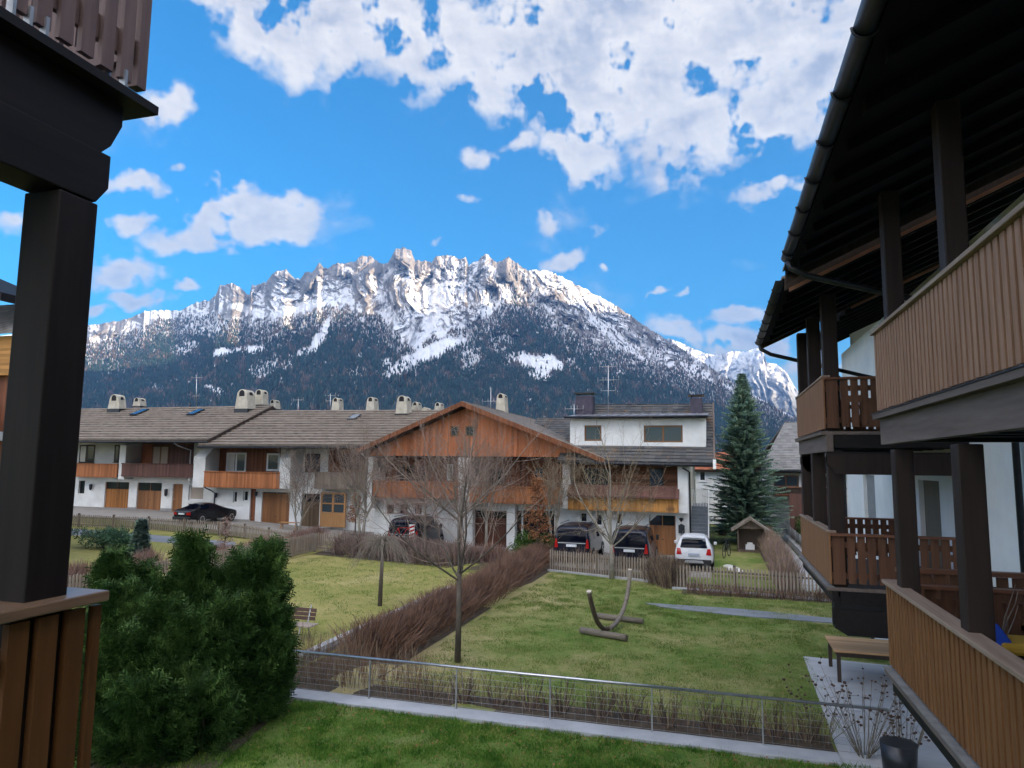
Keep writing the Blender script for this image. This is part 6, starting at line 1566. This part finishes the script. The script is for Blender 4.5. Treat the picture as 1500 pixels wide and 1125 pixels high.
def seed_heads(label, c, n, H, seed, spread):
    rnd = random.Random(seed); t = thing('dried_flowers', label, 'plant', c); m = MB(); h = MB()
    for i in range(n):
        a = rnd.uniform(0, 6.28); sp = spread*math.sqrt(rnd.random()); hh = H*rnd.uniform(.5, 1.05); p = Vector((c[0]+math.cos(a)*.08, c[1]+math.sin(a)*.08, c[2])); pts = [p]
        for k in range(4): p = p+Vector((math.cos(a)*sp/4+rnd.uniform(-.025, .025), math.sin(a)*sp/4+rnd.uniform(-.025, .025), hh/4)); pts.append(p.copy())
        m.tube(pts, [.007, .006, .005, .004, .003], 4, cap=False)
        for b in range(rnd.randint(1, 3)):
            q = pts[rnd.randint(2, 4)]; e = q+Vector((rnd.uniform(-.12, .12), rnd.uniform(-.12, .12), rnd.uniform(.02, .16))); m.tube([q, e], [.004, .003], 3, cap=False)
            if rnd.random() < .6: h.ball(e, rnd.uniform(.015, .032), 6, 4, (1, 1, .7))
        h.ball(pts[-1], rnd.uniform(.018, .035), 6, 4, (1, 1, .7))
    m.build('stems', 'twig_mixed', t); h.build('dry_seed_heads', 'seed_dark', t)  # the small balls are dried seed heads
surf('twig_mixed', (.09, .075, .055), (.24, .21, .16), 3, .9); surf('seed_dark', (.05, .032, .024), (.10, .06, .045), 9, .9)
seed_heads('tall dried flower stems with dark seed heads on the patio edge', (2.35, 13.9, 0), 34, 1.35, 1, .75)
seed_heads('dried flower stems leaning over the kerb end', (1.75, 14.3, 0), 16, 1.1, 2, .6)
seed_heads('dense dried stems right beside the slatted balcony', (2.9, 13.6, 0), 30, 1.15, 3, .5)
t_ = MB(); t_.tube([(2.75, 13.2, .0), (2.75, 13.2, .55)], [.24, .28], 16); tag(t_.build('plant_tub', 'dark_metal'), 'dark tub at the foot of the dried stems', 'tub')

# --- evergreens
spruce('tall dark spruce tree right of the dormer house', (1.78, 48.5, 0), 11.2, 3.0, 4, dens=1.25)
spruce('small pale blue spruce behind the dark conifer bush', (*G(203, 832).xy, gh(*G(203, 832).xy)), 2.25, .62, 9, 'blue_spruce_leaf', 1.0)
p = G(150, 803); blob_bush('low spreading juniper on the far lawn, next to the near post', p, (2.0, .9, .85), 4200, 'juniper_leaf', 3, 'juniper', leaf=(.16, .06))
p = G(274, 803); blob_bush('small low juniper below the black car', p, (1.0, .6, .5), 1800, 'juniper_leaf', 4, 'juniper', leaf=(.14, .05))
p = Vector((-9.3, 36.6, 0)); blob_bush('round green laurel bush beside the black van', p, (1.25, 1.0, 1.0), 3200, 'laurel_leaf', 5, 'laurel_bush', leaf=(.16, .07))
p = G(410, 990); blob_bush('small green and yellow shrub below the steel railing end', (p.x-.3, p.y+.6, 0), (.5, .4, .35), 700, 'laurel_leaf', 6, 'small_shrub', leaf=(.09, .04))
blob_bush('clipped green hedge along the footpath by the grey house', (6.0, 55, 0), (1.3, 14, 1.5), 16000, 'hedge_green', 8, 'green_hedge', 'hedge', leaf=(.16, .10))

# --- leafless trees
BT = 'leafless garden trees'
bare_tree('slim leafless tree in front of the brown hedge', (-6.35, 17.1, 0), 6.3, .95, 12, None, .36, .075, 'bark_dark', 'twig_mauve', 5, (4, 5, 4, 3), .85, tw=.003)
bare_tree('large spreading leafless tree before the gabled house', (-13.1, 35.2, 0), 8.8, 1.2, 5, None, .26, .15, 'bark_grey', 'twig_mauve', 5, (7, 6, 6, 5), .75, tw=.005)
bare_tree('pale barked leafless tree by the picket fence in front of the vans', (-4.5, 31.2, 0), 6.5, .85, 8, None, .25, .10, 'bark_pale', 'twig_tan', 5, (6, 5, 4, 4), .9, tw=.005)
bare_tree('pale leafless tree beside the grey weathered balcony', (*G(437, 778).xy, gh(*G(437, 778).xy)), 5.6, .5, 14, None, .16, .07, 'bark_pale', 'twig_mauve', 5, (5, 4, 4, 3), 1.1, multi=2, tw=.007)
bare_tree('slender leafless tree at the left corner of the gabled house', (-19.6, 36.6, 0), 6.8, .5, 15, None, .3, .09, 'bark_pale', 'twig_mauve', 5, (5, 5, 4, 4), 1.0, multi=2, tw=.007)
bare_tree('thin upright leafless tree before the brown garage', (-12.2, 37.0, 0), 6.4, .45, 16, None, .3, .085, 'bark_pale', 'twig_mauve', 5, (5, 4, 4, 3), 1.1, tw=.007)
bare_tree('slim leafless tree behind the rusty beech', (-8.6, 37.6, 0), 5.9, .5, 17, None, .35, .075, 'bark_pale', 'twig_tan', 5, (5, 4, 4, 3), 1.1, multi=2, tw=.006)
bare_tree('purple twigged leafless tree in front of the gable windows', (-15.6, 36.4, 0), 6.4, 1.3, 18, None, .25, .09, 'bark_grey', 'twig_pink', 5, (7, 6, 6, 5), .6, tw=.0055)
def weeping_tree():
    b = Vector((-11.35, 22.7, 0)); t = thing('weeping_tree', 'small weeping tree with a bare hanging crown on the pale lawn', 'tree', b); rnd = random.Random(2)
    m = MB(); m.tube([b-Vector((0, 0, .1)), b+Vector((.02, 0, 1.0)), b+Vector((.05, 0, 2.15))], [.085, .07, .06], 8); m.build('trunk', 'bark_dark', t)
    c = MB(); top = b+Vector((.05, 0, 2.15))
    for i in range(150):
        a = rnd.uniform(0, 6.28); r = rnd.uniform(.3, 1.35); h = rnd.uniform(.05, .4); pts = [top-Vector((0, 0, rnd.uniform(0, .25)))]
        for k in range(1, 7):
            u = k/6; pts.append(top+Vector((math.cos(a)*r*u+rnd.uniform(-.04, .04), math.sin(a)*r*u+rnd.uniform(-.04, .04), h*math.sin(u*2.6)*1.2-1.05*u*u*rnd.uniform(.6, 1.1)*min(1, r))))
        c.tube(pts, [.014, .011, .009, .007, .006, .005, .004], 3, cap=False)
    c.build('crown', 'twig_pale', t)
surf('twig_pale', (.15, .125, .10), (.28, .24, .20), 3, .9)
weeping_tree()
def leafy_dead(label, base, H, r, n, seed, name, mat='dead_leaf', clear=.25):
    rnd = random.Random(seed); base = Vector(base); t = thing(name, label, 'tree', base); st = MB(); lf = MB()
    st.tube([base-Vector((0, 0, .1)), base+Vector((0, 0, H*.95))], [.05, .012], 6)
    for i in range(26):
        u = clear+(1-clear)*i/26; a = i*2.4; L = r*(1.15-u)*rnd.uniform(.7, 1.1); p = base+Vector((0, 0, H*u)); e = p+Vector((math.cos(a)*L, math.sin(a)*L, .25*L)); st.tube([p, e], [.016, .005], 4)
        for k in range(n//26):
            q = p.lerp(e, rnd.uniform(.25, 1.1))+Vector((rnd.gauss(0, .09), rnd.gauss(0, .09), rnd.gauss(0, .09))); d = Vector((rnd.uniform(-1, 1), rnd.uniform(-1, 1), rnd.uniform(-1.2, .3))).normalized(); s = d.cross(Vector((rnd.uniform(-1, 1), rnd.uniform(-1, 1), .5))).normalized(); l = rnd.uniform(.07, .15)
            lf.poly([q, q+d*l*.5+s*l*.28, q+d*l, q+d*l*.5-s*l*.28])
    st.build('trunk', 'bark_dark', t); lf.build('crown', mat, t)
leafy_dead('young beech keeping its rusty dead leaves beside the laurel bush', (-8.95, 35.6, 0), 4.3, 1.0, 2600, 5, 'rusty_beech')
leafy_dead('rusty leaved shrub at the corner of the weathered balcony house', (*G(520, 786).xy, .3), 2.6, .9, 1500, 6, 'rusty_shrub')
p = G(329, 806); leafy_dead('small withered shrub with dead leaves in front of the black car', p, 1.75, .5, 500, 7, 'withered_shrub', 'dead_pink', .12)

# --- grass blades
def blades(name, n, region, hmin, hmax, w, mat, seed, clump=1.2, dz=-.01, keep=None):
    rng = np.random.RandomState(seed); x0, x1, y0, y1 = region
    xs = rng.uniform(x0, x1, n*2); ys = rng.uniform(y0, y1, n*2)
    dn = fbm(xs*clump, ys*clump, 4); k = rng.rand(n*2) < np.clip(.62+dn*1.6, .06, 1)
    if keep is not None: k &= keep(xs, ys)
    xs, ys, dn = xs[k][:n], ys[k][:n], dn[k][:n]; n = len(xs)
    h = rng.uniform(hmin, hmax, n)*(1+1.0*np.clip(dn, -.5, .8)); a = rng.uniform(0, 6.283, n); ln = rng.uniform(-.5, .5, (n, 2))*h[:, None]
    z = np.array([gh(x, y) for x, y in zip(xs, ys)])+dz
    ex, ey = np.cos(a)*w*rng.uniform(.6, 1.3, n), np.sin(a)*w*rng.uniform(.6, 1.3, n)
    V = np.zeros((n, 3, 3)); V[:, 0] = np.stack([xs-ex, ys-ey, z], -1); V[:, 1] = np.stack([xs+ex, ys+ey, z], -1); V[:, 2] = np.stack([xs+ln[:, 0], ys+ln[:, 1], z+h], -1)
    me = bpy.data.meshes.new(name); me.vertices.add(n*3); me.vertices.foreach_set('co', V.reshape(-1).astype(np.float32)); me.loops.add(n*3); me.loops.foreach_set('vertex_index', np.arange(n*3, dtype=np.int32))
    me.polygons.add(n); me.polygons.foreach_set('loop_start', np.arange(0, n*3, 3, dtype=np.int32)); me.polygons.foreach_set('loop_total', np.full(n, 3, np.int32)); me.update()
    me.materials.append(MATS[mat]); o = bpy.data.objects.new(name, me); COL.objects.link(o); tag(o, kind='stuff'); return o
blades('grass', 130000, (-10.2, 3.9, 7.5, 13.44), .03, .085, .008, 'grass_blade', 1)
blades('grass', 60000, (-7.4, 2.2, 14.9, 26), .025, .06, .008, 'straw_blade', 2)
blades('grass', 40000, (-7.3, 4.0, 24, 32.4), .03, .07, .011, 'straw_blade', 3)
blades('grass', 30000, (-20.5, -10.2, 15, 33.5), .03, .06, .012, 'straw_blade', 4)

blades('grass', 9000, (2.1, 4.2, 20.5, 24.5), .03, .06, .009, 'straw_blade', 5)
def litter():
    rnd = random.Random(77); m = MB()
    for i in range(2600):
        if i % 3: x, y = rnd.uniform(-10, 3.5), 13.4-abs(rnd.gauss(0, 1.6))
        else: x, y = rnd.uniform(-7.3, 3.8), rnd.uniform(15, 32)
        if y < 7.5: continue
        z = .012+rnd.uniform(0, .03); a = rnd.uniform(0, 6.28); l = rnd.uniform(.02, .055); d = Vector((math.cos(a), math.sin(a), rnd.uniform(-.3, .5)))*l; s = Vector((-math.sin(a), math.cos(a), rnd.uniform(-.4, .4)))*l*.35; q = Vector((x, y, z))
        m.poly([q, q+d*.5+s, q+d, q+d*.5-s])
    tag(m.build('fallen_leaves', 'dead_leaf'), kind='stuff')
litter()
# ------------------------------------------------------------------ vehicles
def paint(name, c, rough=.25, coat=1.0):
    m, N, b = new_mat(name)
    tc = N.n('ShaderNodeTexCoord'); t = N.n('ShaderNodeTexNoise'); t.inputs['Scale'].default_value = 1.6; t.inputs['Detail'].default_value = 5; N.l(tc.outputs['Object'], t.inputs['Vector'])
    N.l(N.ramp(t.outputs['Fac'], [(.3, c), (.8, tuple(v*1.25+.004 for v in c))]), b.inputs['Base Color']); b.inputs['Roughness'].default_value = rough; b.inputs['Coat Weight'].default_value = coat*.15; b.inputs['Specular IOR Level'].default_value = .3; b.inputs['Coat Roughness'].default_value = .06
    return m
paint('paint_black', (.007, .008, .010)); paint('paint_navy', (.008, .010, .020)); paint('paint_white', (.60, .61, .64)); paint('paint_grey', (.06, .062, .07))
glass_mat('car_glass', (.003, .004, .010), .05, .12); surf('tyre', (.012, .012, .012), (.025, .025, .025), 8, .85); surf('alloy', (.45, .45, .47), (.58, .58, .60), 6, .3, metal=.9)
glass_mat('tail_red', (.38, .012, .012), .12); glass_mat('lamp_clear', (.6, .6, .62), .1); surf('plate_white', (.62, .64, .68), (.70, .72, .76), 5, .5); surf('trim_black', (.015, .015, .016), (.028, .028, .03), 6, .6); surf('skid_silver', (.40, .41, .42), (.5, .5, .52), 5, .4, metal=.6)

def car(label, loc, kind, rz=0.0, group=None):
    """built along +Y: tail at y = 0 facing -Y; body lofted from cross-sections"""
    S = {
     # station: y, half width, sill z, belt z, roof z, half width at roof
     'van':   dict(st=[(0, .84, .42, .98, 1.0, .80), (.03, .90, .36, 1.02, 1.55, .80), (.10, .94, .32, 1.05, 1.84, .78), (.5, .955, .28, 1.06, 1.90, .78), (2.6, .955, .26, 1.04, 1.90, .79), (3.4, .955, .26, 1.02, 1.80, .76), (4.05, .94, .27, 1.0, 1.18, .80), (4.6, .88, .30, .88, .92, .74), (4.78, .70, .38, .70, .74, .6)], wh=[.95, 3.95], r=.335, ww=.22),
     'suv':   dict(st=[(0, .74, .43, .80, .83, .70), (.04, .85, .35, .96, 1.16, .74), (.17, .89, .31, 1.0, 1.56, .64), (.6, .90, .30, 1.0, 1.66, .61), (2.0, .895, .29, .96, 1.63, .59), (2.7, .895, .29, .96, 1.48, .58), (3.25, .88, .30, .96, 1.0, .68), (3.9, .82, .33, .82, .86, .66), (4.15, .62, .42, .66, .70, .5)], wh=[.83, 3.35], r=.34, ww=.22),
     'sedan': dict(st=[(0, .70, .42, .82, .84, .62), (.06, .82, .33, .93, .97, .70), (.55, .89, .27, .96, 1.0, .70), (1.15, .90, .25, .95, 1.34, .56), (1.75, .905, .24, .94, 1.42, .56), (2.4, .905, .24, .93, 1.38, .56), (3.2, .90, .25, .92, .97, .68), (4.1, .86, .28, .80, .84, .66), (4.55, .62, .36, .60, .64, .5)], wh=[.95, 3.65], r=.335, ww=.22),
    }[kind]
    t = thing({'van': 'parked_van', 'suv': 'parked_car', 'sedan': 'parked_car'}[kind], label, 'van' if kind == 'van' else 'car', loc, rz, group)
    col = {'van': 'paint_navy', 'suv': 'paint_white', 'sedan': 'paint_black'}[kind]
    ring = []
    def sec(st):
        y, w, zs, zb, zr, wr = st
        half = [(w*.80, zs), (w*.96, zs+.06), (w, zs+.22), (w, zs+(zb-zs)*.65), (w*.975, zb)]
        if zr-zb > .12: half += [(wr+(w*.975-wr)*.35, zb+(zr-zb)*.6), (wr+.02, zr-.10), (wr*.86, zr-.025), (wr*.45, zr)]
        else: half += [(w*.95, zb+(zr-zb)*.4), (w*.9, zb+(zr-zb)*.7), (wr*.8, zr-.002), (wr*.4, zr)]
        pts = [(x, y, z) for x, z in half]+[(-x, y, z) for x, z in half[::-1]]
        return pts
    st = S['st']; secs = [sec(s) for s in st]; n = len(secs[0]); b = MB()
    vs = [p for s in secs for p in s]; fs = []
    for i in range(len(secs)-1):
        for j in range(n): fs.append((i*n+j, i*n+(j+1) % n, (i+1)*n+(j+1) % n, (i+1)*n+j))
    fs += [tuple(range(n))[::-1], tuple(range((len(secs)-1)*n, len(secs)*n))]
    b.faces(vs, fs, True); body = b.build('body', col, t, local=True, fix=True)
    for p in body.data.polygons: p.use_smooth = True
    md = body.modifiers.new('smooth', 'SUBSURF'); md.levels = 2; md.render_levels = 2
    wy = S['wh']; r = S['r']
    for y in wy:
        for sx in (-1, 1):
            x = sx*(st[3][1]+.005); m = MB(); m.tube([(x-sx*S['ww'], y, r), (x-sx*.015, y, r), (x, y, r)], [r, r, r*.93], 20); w = m.build('wheel', 'tyre', t, local=True)
            k = MB(); k.tube([(x+sx*.002, y, r), (x+sx*.012, y, r)], r*.66, 18)
            k.build('rim', 'alloy', w, local=True)
            h = MB(); 
            for q in range(5):
                a = 6.283*q/5; h.bar((x+sx*.014, y+math.cos(a)*r*.12, r+math.sin(a)*r*.12), (x+sx*.014, y+math.cos(a+.63)*r*.5, r+math.sin(a+.63)*r*.5), .01, .08)
            h.build('spokes', 'tyre', w, local=True)
            a = MB(); pr = [(x-sx*.03, y+math.cos(math.pi*q/12)*(r+.07), r+math.sin(math.pi*q/12)*(r+.07)) for q in range(13)]+[(x-sx*.03, y+math.cos(math.pi*q/12)*(r-.01), r+math.sin(math.pi*q/12)*(r-.01)) for q in range(12, -1, -1)]
            a.prism(pr, (sx*.04, 0, 0)); a.build('wheel_arch', 'trim_black', t, local=True)
    def sidex(f, st1): return st1
    # glazing and lamps follow the body's own surface
    bpy.context.view_layer.update(); ev = body.evaluated_get(bpy.context.evaluated_depsgraph_get())
    def patch(name, mat, quad, face, off=.008, nu=7, nv=5, par=None):
        g = MB(); P = []
        for j in range(nv+1):
            for i in range(nu+1):
                u, v = i/nu, j/nv
                p = [(quad[0][k]*(1-u)+quad[1][k]*u)*(1-v)+(quad[3][k]*(1-u)+quad[2][k]*u)*v for k in (0, 1)]
                if face == 'rear': o, d = Vector((p[0], -2, p[1])), Vector((0, 1, 0))
                else: o, d = Vector((face*3, p[0], p[1])), Vector((-face, 0, 0))
                ok, loc, nr, _ = ev.ray_cast(o, d)
                if not ok: loc = Vector((p[0], .1, p[1])) if face == 'rear' else Vector((face*.8, p[0], p[1])); nr = -d
                P.append(loc-d*off)
        g.faces(P, [(j*(nu+1)+i, j*(nu+1)+i+1, (j+1)*(nu+1)+i+1, (j+1)*(nu+1)+i) for j in range(nv) for i in range(nu)], True)
        return g.build(name, mat, par or t, local=True)
    def side_glass(y0, y1, z0, z1, wb, wt, cut=0.0, cutr=0.0):
        for sx in (-1, 1): patch('side_window', 'car_glass', [(y0, z0), (y1, z0), (y1-cutr, z1), (y0+cut, z1)], sx)
    def rear_glass(q): patch('rear_window', 'car_glass', [(x, z) for x, y, z in q], 'rear')
    def lights(boxes, mat='tail_red'):
        for q in boxes:
            for sx in (-1, 1): patch('tail_light', mat, [(sx*x, z) for x, y, z in q], 'rear', .02, 4, 4)
    if kind == 'van':
        rear_glass([(-.74, .035, 1.10), (.74, .035, 1.10), (.72, .085, 1.72), (-.72, .085, 1.72)])
        for y0, y1 in ((.25, 1.35), (1.45, 2.65), (2.72, 3.75)): side_glass(y0, y1, 1.12, 1.70, .935, .83, .05, .05 if y1 < 3 else .62)
        lights([[(.70, .0, .78), (.88, .03, .78), (.83, .04, 1.22), (.76, .03, 1.22)]])
        m = MB(); m.box(-.88, .88, -.06, .06, .36, .58); m.build('bumper', 'trim_black', t, local=True, bevel=.03)
        m = MB(); m.box(-.26, .26, -.075, -.03, .84, .96); m.build('number_plate', 'plate_white', t, local=True)
        m = MB(); m.box(-.7, .7, -.03, .01, 1.0, 1.04); m.build('trim_strip', 'skid_silver', t, local=True)
        for sx in (-1, 1): m = MB(); m.box(sx*.97, sx*1.12, 3.45, 3.6, 1.10, 1.36); m.build('wing_mirror', 'trim_black', t, local=True, bevel=.03)
        m = MB(); m.bar((-.66, .4, 1.945), (-.66, 2.6, 1.945), .04, .03); m.build('roof_rail', 'trim_black', t, local=True); m = MB(); m.bar((.66, .4, 1.945), (.66, 2.6, 1.945), .04, .03); m.build('roof_rail', 'trim_black', t, local=True)
    elif kind == 'suv':
        rear_glass([(-.62, .10, 1.08), (.62, .10, 1.08), (.54, .26, 1.46), (-.54, .26, 1.46)])
        for y0, y1 in ((.55, 1.25), (1.32, 2.05), (2.12, 2.95)): side_glass(y0, y1, 1.02, 1.45, .855, .70, .12 if y0 < 1 else .02, .02 if y1 < 2.5 else .5)
        lights([[(.55, .0, .78), (.80, .06, .76), (.76, .10, 1.06), (.62, .06, 1.06)]])
        m = MB(); m.box(-.80, .80, -.045, .06, .34, .56); m.build('bumper', 'trim_black', t, local=True, bevel=.04)
        m = MB(); m.prism([(-.46, -.06, .40), (.46, -.06, .40), (.38, -.06, .52), (-.38, -.06, .52)], (0, .03, 0)); m.build('skid_plate', 'skid_silver', t, local=True)
        m = MB(); m.box(-.26, .26, -.05, .03, .72, .83); m.build('number_plate', 'plate_grey', t, local=True)
        m = MB(); m.bar((-.56, .5, 1.665), (-.56, 2.2, 1.665), .035, .04); m.build('roof_rail', 'trim_black', t, local=True); m = MB(); m.bar((.56, .5, 1.665), (.56, 2.2, 1.665), .035, .04); m.build('roof_rail', 'trim_black', t, local=True)
        for sx in (-1, 1): m = MB(); m.box(sx*.90, sx*1.05, 2.65, 2.8, .98, 1.13); m.build('wing_mirror', 'paint_white', t, local=True, bevel=.03)
        m = MB(); m.prism([(-.52, .05, 1.545), (.52, .05, 1.545), (.52, .32, 1.60), (-.52, .32, 1.60)], (0, 0, .03)); m.build('spoiler', 'paint_white', t, local=True)
        pass
    else:
        rear_glass([(-.58, .62, 1.02), (.58, .62, 1.02), (.48, 1.12, 1.30), (-.48, 1.12, 1.30)])
        side_glass(.80, 1.72, .985, 1.31, .87, .665, .38, .02); side_glass(1.78, 2.9, .985, 1.31, .87, .665, .02, .58)
        lights([[(.40, -.01, .66), (.76, .05, .64), (.76, .08, .84), (.48, .01, .82)]])
        m = MB(); m.box(-.78, .78, -.05, .08, .30, .52); m.build('bumper', 'trim_black', t, local=True, bevel=.04)
        m = MB(); m.box(-.26, .26, -.035, .03, .66, .77); m.build('number_plate', 'plate_white', t, local=True)
        for sx in (-1, 1): m = MB(); m.box(sx*.90, sx*1.04, 2.62, 2.74, .92, 1.04); m.build('wing_mirror', 'paint_black', t, local=True, bevel=.03)
    return t
surf('plate_grey', (.30, .34, .42), (.36, .40, .48), 5, .5)
car('black van parked beside the rusty beech and laurel bush', (-7.05, 35.05, .006), 'van', R(0))
car('black van behind the pale barked tree, half before a brown garage', (-4.05, 34.0, .006), 'van', R(0))
car('white compact car with red tail lights in front of the outdoor stairs', (-1.1, 34.6, .006), 'suv', R(0))
p = G(268, 768); car('black coupe parked in front of the brown garage of the taupe house', (p.x, p.y-.2, p.z), 'sedan', R(-6))
car('dark van carrying bicycles at its tail, behind the bare trees', (-16.6, 35.7, .006), 'van', R(4))

def bicycle(label, loc, rz, colr, tilt=0.0):
    t = thing('bicycle', label, 'bicycle', loc, rz); r = .33
    for x in (-.52, .52):
        m = MB(); m.tube([(x+r*math.cos(6.283*k/24), 0, r+r*math.sin(6.283*k/24)) for k in range(25)], .02, 6, cap=False)
        w = m.build('wheel', 'tyre', t, local=True); s = MB()
        for k in range(8): s.tube([(x, 0, r), (x+r*math.cos(6.283*k/8), 0, r+r*math.sin(6.283*k/8))], .004, 3)
        s.build('spokes', 'alloy', w, local=True)
    f = MB(); bb, seat, head, rear, front = (-.08, 0, .30), (-.22, 0, .82), (.36, 0, .86), (-.52, 0, r), (.52, 0, r)
    for a, b in ((bb, seat), (seat, head), (bb, head), (bb, rear), (seat, rear), (head, front)): f.tube([a, b], .02, 6)
    f.build('frame', colr, t, local=True)
    h = MB(); h.tube([(.34, -.28, 1.0), (.36, 0, .97), (.34, .28, 1.0)], .014, 6); h.tube([head, (.36, 0, .98)], .016, 6); h.build('handlebar', 'trim_black', t, local=True)
    s = MB(); s.tube([seat, (-.24, 0, .90)], .014, 6); s.ball((-.25, 0, .93), .12, 8, 5, (1.1, .55, .3)); s.build('saddle', 'trim_black', t, local=True)
    return t
bicycle('dark bicycle on the tail of the van behind the bare trees', (-16.75, 35.42, .55), R(4), 'paint_grey'); bicycle('red framed bicycle hung outside the other on the van tail', (-16.4, 35.18, .60), R(4), 'tail_red')
def warning_board():
    t = thing('warning_board', 'red and white striped warning board behind the carried bicycles', 'sign', (-15.75, 35.0, 1.0))
    m = MB(); m.box(-15.90, -15.6, 35.0, 35.02, .80, 1.65); m.build('board', 'frame_white', t); s = MB()
    for k in range(4): s.prism([(-15.899, 34.995, .82+.2*k), (-15.601, 34.995, .92+.2*k), (-15.601, 34.995, 1.02+.2*k), (-15.899, 34.995, .92+.2*k)], (0, .004, 0))
    s.build('stripes', 'tail_red', t)
warning_board()
bicycle('dark bicycle leaning beside the white compact car', (.45, 40.6, .006), R(75), 'paint_black')
# ------------------------------------------------------------------ the air of the valley
def haze():
    m = bpy.data.materials.new('haze_air'); m.use_nodes = True; nt = m.node_tree; nt.nodes.clear(); N = NT(nt)
    out = N.n('ShaderNodeOutputMaterial'); v = N.n('ShaderNodeVolumePrincipled'); v.inputs['Color'].default_value = (.17, .44, 1, 1); v.inputs['Density'].default_value = HAZE; v.inputs['Anisotropy'].default_value = .2
    N.l(v.outputs[0], out.inputs['Volume']); MATS['haze_air'] = m
    b = MB(); b.box(-8500, 8500, -5600, 11500, -1.2, 2100); o = b.build('haze', 'haze_air'); tag(o, kind='stuff')
HAZE = 9e-5
haze()
